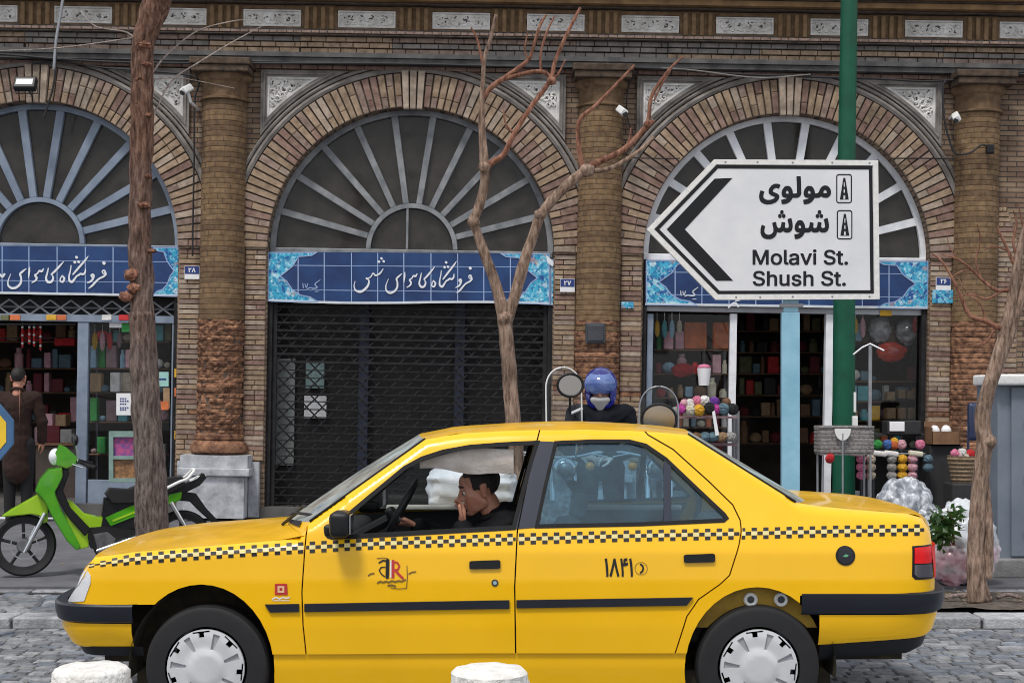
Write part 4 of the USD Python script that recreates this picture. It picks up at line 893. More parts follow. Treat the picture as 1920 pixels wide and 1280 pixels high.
pts = [(x + .185*math.cos(u)*math.cos(ax) - 0, CY*0 - .395 + .185*math.sin(u), z + .185*math.cos(u)*math.sin(ax)) for u in t]
swh = obj('steering_wheel', MB().tube(pts, .016, 8, False), M['black_plastic'], taxi, smooth=True)
obj('hub', MB().rbox((x - .03, -.395, z - .015), (.05, .12, .10), .02, (0, -.5, 0)).tube([(x - .03, -.395, z - .02), (x - .3, -.395, z - .16)], .03, 8), M['black_plastic'], swh, smooth=40)
for s in (-1, 1): obj('wheel_spoke', MB().tube([(x - .02, -.395 + s*.05, z), (x - .0, -.395 + s*.18, z)], .012, 6), M['black_plastic'], swh)
v0, v1 = W(787, 866, 7.30), W(962, 862, 7.30)
vs = MB()
g = np.linspace(0, 1, 15); h_ = np.linspace(0, 1, 6); vv = []
for side in (0, 1):
    for a in g:
        for b in h_:
            px = 787 + 176*a; top = 866 - 26*math.sin(min(1, a*1.15)*math.pi*.62) ; bot = 878 + 14*a - 3*math.sin(a*9)
            py = top + (bot - top) * b
            w = W(px, py, 7.26 + .02*b + .012*side - 0.02*math.sin(b*math.pi)*(1-2*side)*.5); vv.append((w[0], w[1] - CY, w[2]))
vv = np.array(vv); i, j = np.meshgrid(np.arange(14), np.arange(5), indexing='ij'); q = np.stack([i*6+j, i*6+j+1, (i+1)*6+j+1, (i+1)*6+j], -1).reshape(-1, 4)
obj('sun_visor', (vv, np.vstack([q, q[:, ::-1] + 90])), M['visor_beige'], taxi, smooth=True)
# door mirrors, wipers
for s in (-1, 1):
    x, z = C(640, 978)
    mm = rounded_box((0.10, 0.17, 0.125), .03); vv = np.array(mm.vertices); vv[:, 0] += np.where(vv[:, 1] * 1 < 0, .0, .0); vv[:, 1] *= 1
    mi = obj('door_mirror', trimesh.Trimesh(vv + (x + .01, s * (.80 + .085), z), mm.faces), M['black_plastic'], taxi, smooth=40)
    obj('mirror_glass', MB().b(x + .058, x + .064, s*.885 - .07, s*.885 + .07, z - .045, z + .045), M['chrome'], mi)
    obj('mirror_foot', MB().rbox((x - .02, s * .79, z - .045), (.13, .05, .07), .02), M['black_plastic'], mi, smooth=40)
for (p, q) in (((-1.18, -.40, .955), (-1.00, -.60, 1.02)), ((-1.19, .1, .965), (-1.05, -.25, 1.02))):
    wp = obj('wiper', MB().tube([p, ((p[0]+q[0])/2, (p[1]+q[1])/2, (p[2]+q[2])/2 + .035), q], .008, 6), M['black_plastic'], taxi, smooth=True)
obj('licence_plate', MB().rbox((2.20, 0, .62), (.012, .52, .11), .004), M['white_plastic'], taxi)
# ------------------------------------------------------------ shop banners
mat('banner_blue', (0.004, 0.023, 0.105), 0.5, 0.25, 3.5, col2=(0.010, 0.052, 0.175))
mat('banner_line', (0.30, 0.40, 0.62), 0.5, 0.1)
mat('banner_white', (0.74, 0.76, 0.80), 0.5, 0.05)
mat('banner_edge', (0.60, 0.64, 0.68), 0.6, 0.1)
M['tile_turquoise'] = usdkit.material(stage, LK + 'tile_turquoise', {
    'geo': ('geometry', {}), 'v': ('voronoi_texture', dict(scale=17.0, feature='f1')), 's': ('separate_color', {}),
    'r': ('rgb_ramp', {'ramp': [(0.0, (0.01, 0.06, 0.25)), (0.18, (0.02, 0.30, 0.48)), (0.5, (0.06, 0.42, 0.62)), (0.75, (0.25, 0.62, 0.75)), (0.88, (0.62, 0.78, 0.82)), (0.95, (0.5, 0.28, 0.2))], 'interpolate': False}),
    'v2': ('voronoi_texture', dict(scale=42.0, feature='f1')), 's2': ('separate_color', {}), 'mx': ('mix_color', dict(fac=0.45)), 'r2': ('rgb_ramp', {'ramp': [(0, (0.01, 0.1, 0.35)), (0.35, (0.04, 0.4, 0.6)), (0.8, (0.5, 0.75, 0.85))], 'interpolate': False}),
    'p': ('principled_bsdf', dict(roughness=0.4))},
    [('geo.position', 'v.vector'), ('geo.position', 'v2.vector'), ('v.color', 's.color'), ('s.r', 'r.fac'), ('v2.color', 's2.color'), ('s2.g', 'r2.fac'), ('r.color', 'mx.a'), ('r2.color', 'mx.b'), ('mx.result', 'p.base_color')], surface='p.BSDF')
WORD = [  # (x, y, pen width) in a 350 x 170 crop enlarged 5.486 times
    [(1052, 322, 12), (1070, 312, 18), (1084, 330, 16), (1066, 346, 12), (1054, 332, 12)], [(1082, 326, 14), (1088, 352, 20), (1064, 376, 20), (1020, 398, 18), (985, 430, 20), (950, 468, 20), (915, 496, 10)], [(1069, 236, 32), (1072, 240, 32)],
    [(940, 362, 18), (956, 352, 16), (966, 372, 20), (950, 384, 14), (940, 368, 14)], [(964, 370, 20), (956, 400, 20), (935, 424, 20), (902, 440, 10)],
    [(880, 300, 10), (876, 332, 18), (856, 352, 22), (830, 348, 20), (812, 360, 20), (790, 372, 18), (768, 400, 20), (742, 430, 26), (715, 415, 22), (712, 370, 16), (726, 310, 12), (732, 262, 8)], [(908, 166, 6), (880, 205, 18), (830, 262, 22), (780, 320, 20), (752, 352, 14)], [(786, 176, 26), (790, 180, 26)], [(768, 226, 26), (772, 230, 26)], [(808, 222, 26), (812, 226, 26)],
    [(640, 368, 14), (662, 396, 20), (646, 430, 20), (620, 420, 14), (626, 388, 12), (642, 366, 10)],
    [(655, 222, 6), (620, 262, 18), (570, 316, 22), (530, 352, 16)], [(498, 290, 10), (486, 345, 16), (474, 396, 20), (495, 432, 24), (530, 428, 24), (548, 392, 18), (536, 360, 10)],
    [(448, 296, 10), (430, 322, 22), (405, 318, 18), (388, 342, 14), (362, 362, 20), (378, 388, 20), (366, 416, 18), (330, 438, 10)],
    [(304, 282, 10), (300, 330, 20), (294, 390, 8)],
    [(270, 296, 8), (235, 322, 20), (208, 350, 20), (218, 388, 18), (214, 440, 22), (180, 480, 24), (130, 496, 24), (88, 470, 18), (84, 420, 12), (112, 350, 6)]]
SHAMS = [[(770, 148, 4), (750, 176, 10), (722, 190, 10), (706, 176, 7), (690, 200, 7), (664, 212, 8)], [(664, 206, 8), (680, 226, 10), (668, 262, 14), (630, 292, 15), (596, 284, 10), (586, 256, 6), (592, 228, 4)], [(758, 82, 14), (760, 84, 14)], [(742, 102, 14), (744, 104, 14)], [(772, 100, 14), (774, 102, 14)]]
PLAK = [[(372, 218, 4), (340, 244, 7), (352, 266, 8), (330, 272, 7), (310, 268, 6), (290, 274, 6)], [(262, 240, 5), (266, 268, 6)], [(276, 244, 5), (284, 266, 5), (294, 242, 5)], [(340, 292, 5), (360, 292, 5)]]
def pen(strokes, f):
    "calligraphic strokes: f maps a point to (x, z); returns one polygon per stroke group"
    out = []
    for s in strokes:
        p = spline(s, 6) if len(s) > 2 else np.array(s, float)
        a = np.array([f(q[0], q[1]) for q in p]); sc = np.linalg.norm(np.array(f(p[0, 0] + 10, p[0, 1])) - np.array(f(p[0, 0], p[0, 1]))) / 10
        ds = [Point(*c).buffer(max(w * sc / 2, 0.002), 5) for c, w in zip(a, p[:, 2])]
        out.append(unary_union([unary_union([x, y]).convex_hull for x, y in zip(ds[:-1], ds[1:])]))
    return unary_union(out)
def banner(name, label, x0, x1, y0, y1, lines, hl, orn, dy, sag=0):
    t = thing(name, label, 'banner', (0, FACADE, EYE), (0, math.degrees(TILT), 0), 'tile patterned shop banners over the shopfronts')
    P2 = lambda a, b: (lambda q: (q[0], q[2]))(L(a, b, dy))
    n = 24
    bot = [P2(x1 + (x0 - x1) * i / n, y1(x1 + (x0 - x1) * i / n)) for i in range(n + 1)]
    sheet = Polygon([P2(x0, y0(x0)), P2(x1, y0(x1))] + bot)
    obj('sheet', MB().prism(sheet, dy + .003, dy + .012), M['banner_blue'], t)
    lw = MB()
    for x in lines: lw.prism(LineString([P2(x, y0(x) + 1), P2(x, y1(x) - 1)]).buffer(.006, cap_style=2), dy + .001, dy + .004)
    for h in hl: lw.prism(LineString([P2(x0, y0(x0)*(1-h) + y1(x0)*h), P2(x1, y0(x1)*(1-h) + y1(x1)*h)]).buffer(.004, cap_style=2), dy + .0015, dy + .004)
    if lw.n: obj('tile_lines', lw, M['banner_line'], t)
    for o in orn:
        pl = Polygon([P2(*q) for q in o]).buffer(0).intersection(sheet.buffer(-.004))
        obj('ornament', MB().prism(pl, dy - .002, dy + .003), M['tile_turquoise'], t)
        obj('ornament_edge', MB().prism(pl.buffer(.004).difference(pl.buffer(-.008)).intersection(sheet), dy - .004, dy + .002), M['banner_line'], t)
    obj('hem', MB().prism(sheet.difference(affinity.translate(sheet, 0, .028)), dy - .003, dy + .002), M['banner_edge'], t)
    return t, P2
def orn_shape(xa, ya, xb, yb, sgn, w):
    "end ornament of a banner between rows ya..yb at edge xa; w wide"
    h = yb - ya; q = [(0, 0), (1.0, 0.0), (.88, .07), (.62, .09), (.5, .28), (.38, .38), (.25, .48), (.38, .58), (.5, .76), (.66, .86), (.86, .9), (1.02, 1.0), (0, 1)]
    return [(xa + sgn * w * a, ya + h * b) for a, b in q]
def lettering(t, polys, m, dy): return obj('lettering', MB().prism(polys, dy - .005, dy + .003), M[m], t)
# middle
b1, P2 = banner('shop_banner', 'blue tile patterned banner over the closed black lattice gate', 502, 1031, lambda x: 472 + (x-502)*.006, lambda x: 565 + (x-502)*.014 + 2.5*math.sin((x-502)/90.), [559, 608, 659, 708, 757, 808, 858, 907, 957], (.27, .76),
                [orn_shape(503, 473, 0, 566, 1, 92), orn_shape(1030, 475, 0, 571, -1, 92)], 0.03)
g1 = lambda x, y: P2(490 + (785 + (x - 80) * 545 / 1010) / 3.368, 460 + (y * .78 * 0.86 - 18) / 3.368 * 0.96)
g1b = lambda x, y: P2(490 + x / 3.368, 460 + y / 3.368)
lettering(b1, unary_union([pen(WORD, lambda x, y: P2(490 + (785 + (x - 80) * 545 / 1010) / 3.368, 460 + (y - 165) * .605 / 3.368 + 100 / 3.368)), pen(SHAMS, g1b)]), 'banner_white', 0.03)
lettering(b1, pen(PLAK, g1b), 'banner_line', 0.03)
obj('torn_corner', MB().prism(Polygon([P2(1024, 478), P2(1040, 492), P2(1036, 500), P2(1026, 492)]), .022, .026), M['banner_white'], b1)
b4, _ = banner('old_banner_end', 'turquoise end of an older banner showing right of the middle banner', 1032, 1042, lambda x: 486, lambda x: 572, [], (), [[(1032, 486), (1042, 486), (1042, 572), (1032, 572)]], 0.045)
# left
b0, P2 = banner('shop_banner', 'blue tile patterned banner behind the big left tree trunk', -60, 340, lambda x: 461 + x*.006, lambda x: 551 + x*.016, [4, 54, 107, 160, 212], (.30, .72), [orn_shape(339, 464, 0, 555, -1, 52)], 0.03)
lettering(b0, unary_union([pen(WORD, lambda x, y: P2(x / 5.486, 450 + y / 5.486)), pen([[(46, 352, 22), (24, 378, 22), (-6, 350, 16), (-40, 380, 20), (-60, 430, 20)]], lambda x, y: P2(x / 5.486, 450 + y / 5.486))]), 'banner_white', 0.03)
# right
b2, P2 = banner('shop_banner', 'blue tile patterned banner half hidden by the white direction sign', 1210, 1741, lambda x: 487 + (x-1210)*.004, lambda x: 572 + (x-1210)*.014, [1266, 1316, 1367, 1417, 1467, 1517, 1567, 1617, 1667], (.27, .76),
                [orn_shape(1212, 488, 0, 573, 1, 95), orn_shape(1740, 490, 0, 578, -1, 95)], 0.03)
lettering(b2, pen(PLAK, lambda x, y: P2(1210 + (x - 40) / 3.368, 474 + y / 3.368)), 'banner_edge', 0.03)
lettering(b2, pen([[(6, 8, 4), (0, 2, 4), (-8, 6, 4), (-12, 10, 3)], [(2, -2, 3), (9, -4, 3)]], lambda x, y: P2(1378 + x, 566 + y)), 'banner_white', 0.03)
def plaque(px, py, key, label, dy=-.05, m='plate_blue'):
    t = thing('number_plaque', label, 'number plate', (0, FACADE, EYE), (0, math.degrees(TILT), 0))
    a, b = L(px - 14, py + 12, dy), L(px + 14, py - 12, dy)
    obj('plate', MB().b(a[0], b[0], dy, dy + .02, a[2], b[2]), M['paper_white'], t)
    zc = a[2] * .36 + b[2] * .64
    obj('blue_field', MB().b(a[0] + .004, b[0] - .004, dy - .003, dy - .0005, a[2]*.6 + b[2]*.4, b[2] - .004), M['plate_blue'], t)
    s_ = .055 / 113; g = baked(key); g = affinity.affine_transform(g, [s_, 0, 0, s_, (a[0]+b[0])/2 - BK[key]['w']*s_/2, zc - .02])
    obj('number', MB().prism(g, dy - .006, dy - .002), M['paper_white'], t)
plaque(360, 511, 'n28', 'blue and white house number plate left of the left column')
plaque(1064, 535, 'n27', 'blue and white house number plate right of the middle banner')
plaque(1769, 532, 'n26', 'blue and white house number plate beside the right column')
for (px, py, lb) in ((1768, 556, 'small turquoise tile plate under the number plate by the right column'), (1176, 572, 'small turquoise tile plate left of the right shopfront')):
    a, b = L(px - (20 if px > 1500 else 12), py + (12 if px > 1500 else 6), -.05), L(px + (20 if px > 1500 else 12), py - (12 if px > 1500 else 6), -.05)
    t = thing('tile_plate', lb, 'plate', (0, FACADE, EYE), (0, math.degrees(TILT), 0)); obj('plate', MB().rbox(((a[0]+b[0])/2, -.045, (a[2]+b[2])/2), (b[0]-a[0], .02, b[2]-a[2]), .004), M['tile_turquoise'], t)
a = L(1118, 627, -.3)
obj('meter_plate', MB().rbox((a[0], FACADE - .3, EYE + a[2]), (.24, .03, .24), .01).rbox((a[0], FACADE - .32, EYE + a[2]), (.19, .02, .19), .008), M['dark_steel'], None, label='small dark square metal plate on the middle column', cat='plate')

# ------------------------------------------------------------ lamps, cameras and cables on the front
def at_wall(px, py, dy): w = W(px, py, FACADE + dy); return w
w = at_wall(48, 158, -.32)
fl = thing('flood_light', 'black floodlight with a white face on the left arch', 'floodlight', w)
obj('housing', MB().rbox((0, 0, 0), (.26, .09, .17), .015, (-.5, 0, 0)), M['black_plastic'], fl); obj('face', MB().rbox((0, -.045, .018), (.20, .01, .085), .003, (-.5, 0, 0)), M['paper_white'], fl)
obj('bracket', MB().tube([(0, .03, -.02), (0, .25, -.1), (0, .3, -.1)], .012, 6).tube([(-.13, 0, 0), (-.13, .05, -.1), (.13, .05, -.1), (.13, 0, 0)], .008, 6), M['dark_steel'], fl)
def cctv(px, py, label, tall=False, flip=1):
    w = at_wall(px, py, -.42); t = thing('security_camera', label, 'camera', w, (0, 0, 0), 'small white security cameras along the columns')
    obj('body', MB().rbox((0, 0, 0), (.085, .22, .085), .02, (.45, flip*.5, flip*.45)), M['white_plastic'], t, smooth=40); obj('lens', MB().add(*lathe([(0, -.01), (.03, -.01), (.03, .02), (0, .02)], 14, 'y', (flip*.03, -.09, -.055))), M['black_plastic'], t)
    obj('mount', MB().tube([(0, .05, .02), (flip*-.02, .12, .06 if not tall else -.12), (flip*-.05, .42, .06 if not tall else -.16)], .018, 6), M['white_plastic'], t)
cctv(350, 168, 'white security camera left of the left column above the tree branch', True, -1); cctv(1166, 208, 'white security camera right of the middle column', False, 1); cctv(1793, 220, 'white security camera left of the right column', False, -1)
def cable(name, pts, r, m, label, cat='cable', dy=-.3, n=6):
    p = spline([at_wall(a, b, (c if len(q) > 2 else dy)) for q in pts for a, b, c in [(*q, dy)[:3]]], n)
    return obj(name, MB().tube(p, r, 6), M[m], None, smooth=True, label=label, cat=cat)
cable('conduit', [(119, -8), (112, 35), (105, 78), (101, 131)], .018, 'grey_metal', 'pale thin conduit running down beside the left tree above the arch', 'pipe', -.5)
cable('wall_cable', [(106, 60), (104, 131), (98, 170), (90, 196), (82, 222)], .012, 'cable_black', 'black cable dropping from the conduit to the left fanlight', dy=-.35)
cable('wall_cable', [(60, 120), (110, 116), (200, 128), (330, 138), (372, 150), (365, 190), (364, 300), (362, 400), (361, 480)], .011, 'cable_black', 'thin black cable sagging under the left cornice and down the pier', dy=-.12)
cable('wall_cable', [(-20, 100), (200, 116), (500, 119), (760, 120), (1000, 126), (1190, 127), (1400, 140), (1640, 148), (1760, 152), (1930, 134)], .014, 'cable_black', 'long black cable running along the dark band below the cornice', dy=-.24)
cable('wall_cable', [(1195, 135), (1178, 165), (1176, 220), (1190, 262), (1176, 292), (1230, 297), (1275, 297)], .008, 'cable_black', 'thin grey cable looping down right of the middle column', dy=-.1)
cable('wall_cable', [(1240, 128), (1300, 132), (1420, 146), (1520, 140)], .009, 'moulding_grey', 'slack grey cable under the cornice above the right arch', dy=-.26)
cable('wall_cable', [(1672, 297), (1730, 297), (1790, 298)], .009, 'cable_black', 'straight black cable across the right arch at its right side', dy=-.1)
cable('wall_cable', [(1775, 148), (1768, 165), (1770, 220), (1780, 262), (1792, 288), (1820, 286), (1840, 272), (1856, 276)], .012, 'cable_black', 'black cable curling from the cornice to a box on the right column', dy=-.38)
w = at_wall(1856, 280, -.36); obj('junction_box', MB().rbox(w, (.09, .07, .11), .015), M['black_plastic'], None, label='small black junction box on the right column', cat='box')

# ------------------------------------------------------------ poles and the direction sign
mat('pole_green', (0.002, 0.062, 0.033), 0.5, 0.2, 3, col2=(0.004, 0.095, 0.052), bump=0.15, bscale=30, spec=0.35)
mat('post_blue', (0.20, 0.42, 0.56), 0.5, 0.12, 4, col2=(0.30, 0.54, 0.68), bump=0.1, bscale=30)
mat('sign_white', (0.64, 0.66, 0.70), 0.35, 0.06, 4, col2=(0.73, 0.74, 0.77), detail=9, bump=.08, bscale=9)
mat('sign_rim', (0.72, 0.72, 0.71), 0.5, 0.1, 30)
mat('sign_ink', (0.006, 0.0065, 0.009), 0.5, 0.1, spec=0.35)
gp = thing('lamp_post', 'tall dark green steel pole behind the white direction sign', 'pole', W(1582, 1087, 16.4) * (1, 1, 0) + (0, 0, .124))
D_ = 16.4; k_ = D_ / FPX
def gz(py): return EYE - (py - 740) * k_ - .124
def gx(px): return (px - 1582) * k_
obj('shaft', MB().tube([(gx(1583), 0, gz(560)), (gx(1589), 0, gz(200)), (gx(1593), 0, gz(-60)), (gx(1598), 0, gz(-500))], [.099, .097, .092, .07], 24), M['pole_green'], gp, smooth=40)
obj('lower_shaft', MB().tube([(0, 0, 0.0), (gx(1582), 0, gz(800)), (gx(1583), 0, gz(552))], [.127, .125, .122], 24), M['pole_green'], gp, smooth=40)
obj('collar', MB().tube([(gx(1583), 0, gz(556)), (gx(1583), 0, gz(548))], [.130, .11], 24), M['pole_green'], gp, smooth=40)
obj('base_plate', MB().rbox((0, 0, .01), (.36, .36, .025), .006), M['pole_green'], gp)
DS = 10.55; ks = DS / FPX
sg = thing('direction_sign', 'white arrow shaped street sign with black chevron on a pale blue post', 'sign', (W(1485, 740, DS)[0], DS, .12))
SX = lambda px: (px - 1485) * ks
SZ = lambda py: EYE - (py - 740) * ks - .12
q = lambda pts: Polygon([(SX(a), SZ(b)) for a, b in pts])
board = q([(1212.5, 430), (1339, 299), (1646, 301), (1649, 561), (1342, 562)])
obj('board', MB().prism(board, 0.0, .03), M['sign_white'], sg)
obj('rim', MB().prism(board.difference(board.buffer(-9.5*ks, join_style=2)), -.008, .0), M['sign_rim'], sg)
obj('border', MB().prism(board.buffer(-10.5*ks, join_style=2).difference(board.buffer(-17*ks, join_style=2)), -.0025, .001), M['sign_ink'], sg)
C5 = lambda pts: q([(1200 + a/4, 280 + b/4) for a, b in pts])
obj('chevron', MB().prism(C5([(200, 600), (560, 220), (692, 216), (336, 600), (698, 985), (572, 985)]), -.0025, .001), M['sign_ink'], sg)
def sign_text(poly, w, h, x0, y1, pw, ph):
    poly = affinity.affine_transform(poly, [pw*ks/w, 0, 0, ph*ks/h, SX(x0), SZ(y1)]); return obj('lettering', MB().prism(poly, -.0025, .001), M['sign_ink'], sg)
sign_text(baked('molavi').buffer(1.5), BK['molavi']['w'], BK['molavi']['h'], 1200 + 895/4, 280 + 411/4, 535/4, 206/4)
sign_text(baked('shush').buffer(1.5), BK['shush']['w'], BK['shush']['h'], 1200 + 905/4, 280 + 672/4, 510/4, 214/4)
def latin(txt, x0, x1, base, cap):
    m = meshkit.text_mesh(txt, 0.07, 0.003, bold=True); v = np.array(m.vertices); sx = (x1 - x0) * ks / (v[:, 0].max() - v[:, 0].min())
    v2 = np.c_[SX(x0) + (v[:, 0] - v[:, 0].min()) * sx, -.0025 + (.003 - v[:, 2]), SZ(base) + v[:, 1] * cap * ks / .07]
    obj('lettering', (v2, m.faces), M['sign_ink'], sg)
latin('Molavi St.', 1411, 1590, 495.5, 26.5); latin('Shush St.', 1411.5, 1586, 535, 26.5)
for (x0, y0, x1, y1) in ((1471, 186, 1589, 404), (1476, 456, 1592, 675)):
    bx = q([(1200+x0/4, 280+y0/4), (1200+x1/4, 280+y0/4), (1200+x1/4, 280+y1/4), (1200+x0/4, 280+y1/4)]); rr = bx.buffer(-5*ks).buffer(5*ks)
    obj('symbol_frame', MB().prism(rr.difference(rr.buffer(-2.0*ks)), -.0025, .001), M['sign_ink'], sg)
    xc = (x0 + x1) / 2 + 2
    rd = C5([(xc-7, y0+28), (xc+7, y0+28), (xc+33, y1-28), (xc-33, y1-28)])
    for (ya, yb, w_) in ((y0+60, y0+95, 4), (y0+112, y0+140, 5), (y0+158, y1-30, 7)): rd = rd.difference(C5([(xc-w_, ya), (xc+w_, ya), (xc+w_, yb), (xc-w_, yb)]))
    obj('road_symbol', MB().prism(rd, -.0025, .001), M['sign_ink'], sg)
obj('post', MB().rbox((0, .065, SZ(585)/2), (34*ks, .06, SZ(585)), .006).rbox((0, .05, (SZ(300) + SZ(585))/2), (28*ks, .03, SZ(300) - SZ(585)), .006), M['post_blue'], sg)
[obj('rivet', MB().add(*lathe([(0, -.004), (.006, -.003), (.008, 0), (0, .001)], 10, 'y', (SX(px_), -.008, SZ(py_)))), M['grey_metal'], sg) for px_, py_ in ((1360, 304), (1420, 304), (1486, 305), (1560, 305), (1630, 306), (1380, 557), (1425, 557), (1486, 556), (1560, 556), (1630, 556))]
obj('clamp', MB().rbox((SX(1486), .045, SZ(572)), (.17, .035, .03), .006), M['grey_metal'], sg); obj('clamp', MB().rbox((SX(1486), .045, SZ(330)), (.17, .035, .03), .006), M['grey_metal'], sg)
# left edge: yellow octagon
mat('sign_yellow', (0.78, 0.52, 0.03), 0.5, 0.1); mat('sign_blue', (0.05, 0.13, 0.27), 0.5, 0.15)
DO = 9.6; ko = DO / FPX; x0 = W(-22, 740, DO)[0]
oc = thing('octagon_sign', 'yellow octagonal sign with a blue rim at the left edge of the street', 'sign', (x0, DO, 0))
o8 = Polygon([(53*ko*math.cos(math.pi/8 + i*math.pi/4)*.93, EYE - (810-740)*ko + 59*ko*math.sin(math.pi/8 + i*math.pi/4)) for i in range(8)])
obj('plate', MB().prism(o8, 0, .03), M['sign_blue'], oc); obj('yellow_field', MB().prism(o8.buffer(-.042, join_style=2), -.004, .001), M['sign_yellow'], oc); obj('post', MB().tube([(0, .07, 0), (0, .07, 1.4)], .035, 12), M['sign_blue'], oc, smooth=40)
# foreground bollards
mat('bollard_white', (0.58, 0.56, 0.53), 0.85, 0.2, 22, col2=(0.80, 0.79, 0.76), bump=1.0, bscale=55, detail=6)
def bollard(px, D, top, r, label, seed):
    t = thing('bollard', label, 'bollard', W(px, 740, D) * (1, 1, 0), (0, 0, seed*40), 'white painted concrete bollards in front of the taxi')
    z = EYE - (top - 740) * D / FPX
    v, f = lathe([(0, z), (r*.55, z - .001), (r*.86, z - .008), (r*.955, z - .022), (r*.965, z - .055), (r*1.0, z - .062), (r*1.005, z - .125), (r*.96, z - .14), (r*.80, z - .145)], 64)
    rad = np.hypot(v[:, 0], v[:, 1]); d = meshkit.fbm(v * 22 + seed*5, 3, seed) - .5
    obj('cap', (v + np.c_[v[:, 0]*d*.09, v[:, 1]*d*.09, d*.012], f), M['bollard_white'], t, smooth=30)
    obj('shaft', MB().add(*lathe([(r*.86, z - .14), (r*.86, .05), (r*1.0, .04), (r*1.0, 0)], 40)), M['sign_ink'], t, smooth=40)
bollard(171, 5.3, 1246, .146, 'rough white concrete bollard in front of the taxi front bumper', 1)
bollard(918, 5.3, 1249, .146, 'rough white concrete bollard in front of the middle of the taxi', 2)
# cabinet at the right edge
mat('cabinet_grey', (0.135, 0.165, 0.205), 0.5, 0.12, 3, col2=(0.18, 0.21, 0.255), bump=0.1, bscale=60)
DC = 11.9; kc = DC / FPX; x0 = W(1872, 740, DC)[0]; zb = EYE - (1046 - 740) * kc; zt = EYE - (722 - 740) * kc
cb = thing('utility_cabinet', 'blue grey steel utility cabinet with a pale cap at the right edge', 'cabinet', (x0, DC, .12))
obj('plinth', MB().rbox((.30, .25, (zb-.12)/2), (.84, .62, zb-.12), .02), mat('concrete', (0.2, 0.2, 0.2), .9, .25, 8, bump=.5), cb, smooth=40)
for i in range(2): obj('door', MB().rbox((.06 + i*.36 + .13, .005, (zb+zt)/2 - .12), (.345 if i else .17, .03, zt - zb - .03), .008), M['cabinet_grey'], cb)
obj('body', MB().b(0, .78, .02, .55, zb - .12, zt - .12), M['cabinet_grey'], cb)
obj('cap', MB().rbox((.40, .25, zt - .12 + .045), (.86, .66, .09), .02), M['sign_rim'], cb, smooth=40)
for i in range(3): obj('hinge', MB().tube([(.215, -.012, .3 + i*.45), (.215, -.012, .38 + i*.45)], .01, 6), M['dark_steel'], cb)

# ------------------------------------------------------------ the three pruned street trees
def bark_mat(name, a, b, c):
    M[name] = usdkit.material(stage, LK + name, {
        'geo': ('geometry', {}), 'mp': ('mapping', dict(scale=(1, 1, 0.22))), 'n': ('noise_texture', dict(scale=38.0, detail=6.0, roughness=0.65)),
        'n2': ('noise_texture', dict(scale=3.5, detail=4.0)), 'r': ('rgb_ramp', {'ramp': [(0.34, a), (0.52, b), (0.7, c)]}), 'mr': ('map_range', dict(from_min=.3, from_max=.7, to_min=.7, to_max=1.25)), 'h': ('hsv', dict(hue=.5, saturation=1., fac=1.)),
        'bp': ('bump', dict(strength=1.0, distance=0.02)), 'p': ('principled_bsdf', dict(roughness=.9, specular_ior_level=.2))},
        [('geo.position', 'mp.vector'), ('mp.vector', 'n.vector'), ('geo.position', 'n2.vector'), ('n.fac', 'r.fac'), ('n2.fac', 'mr.value'), ('mr.result', 'h.value'), ('r.color', 'h.color'), ('h.color', 'p.base_color'), ('n.fac', 'bp.height'), ('bp.normal', 'p.normal')], surface='p.BSDF')
bark_mat('bark_grey', (0.06, 0.045, 0.04), (0.20, 0.155, 0.14), (0.36, 0.29, 0.265))
bark_mat('bark_red', (0.055, 0.025, 0.018), (0.21, 0.10, 0.065), (0.36, 0.205, 0.14))
bark_mat('bark_tan', (0.09, 0.06, 0.045), (0.27, 0.185, 0.14), (0.42, 0.32, 0.255))
M['bark_mix'] = None
def _bark_mix():
    a = [(0.06, 0.045, 0.04), (0.18, 0.14, 0.125), (0.32, 0.26, 0.235)]; b = [(0.05, 0.028, 0.022), (0.18, 0.098, 0.07), (0.31, 0.195, 0.145)]
    return usdkit.material(stage, LK + 'bark_mix', {
        'geo': ('geometry', {}), 'mp': ('mapping', dict(scale=(1, 1, 0.20))), 'n': ('noise_texture', dict(scale=42.0, detail=7.0, roughness=0.7)), 'n2': ('noise_texture', dict(scale=2.6, detail=5.0)), 's': ('separate_xyz', {}),
        'ra': ('rgb_ramp', {'ramp': [(.36, a[0]), (.52, a[1]), (.68, a[2])]}), 'rb': ('rgb_ramp', {'ramp': [(.36, b[0]), (.52, b[1]), (.68, b[2])]}), 'ad': ('math', dict(math_type='multiply_add', value2=2.2)),
        'mr': ('map_range', dict(from_min=2.6, from_max=4.6, to_min=0, to_max=1, clamp=True)), 'mx': ('mix_color', {}), 'bp': ('bump', dict(strength=1.0, distance=0.03)), 'p': ('principled_bsdf', dict(roughness=.92, specular_ior_level=.15))},
        [('geo.position', 'mp.vector'), ('mp.vector', 'n.vector'), ('geo.position', 'n2.vector'), ('geo.position', 's.vector'), ('n.fac', 'ra.fac'), ('n.fac', 'rb.fac'), ('n2.fac', 'ad.value1'), ('s.z', 'ad.value3'), ('ad.value', 'mr.value'), ('mr.result', 'mx.fac'), ('ra.color', 'mx.a'), ('rb.color', 'mx.b'), ('mx.result', 'p.base_color'), ('n.fac', 'bp.height'), ('bp.normal', 'p.normal')], surface='p.BSDF')
M['bark_mix'] = _bark_mix()
bark_mat('twig_red', (0.10, 0.045, 0.03), (0.26, 0.12, 0.08), (0.38, 0.21, 0.15))
bark_mat('twig_pale', (0.2, 0.16, 0.14), (0.36, 0.30, 0.27), (0.5, 0.44, 0.4))
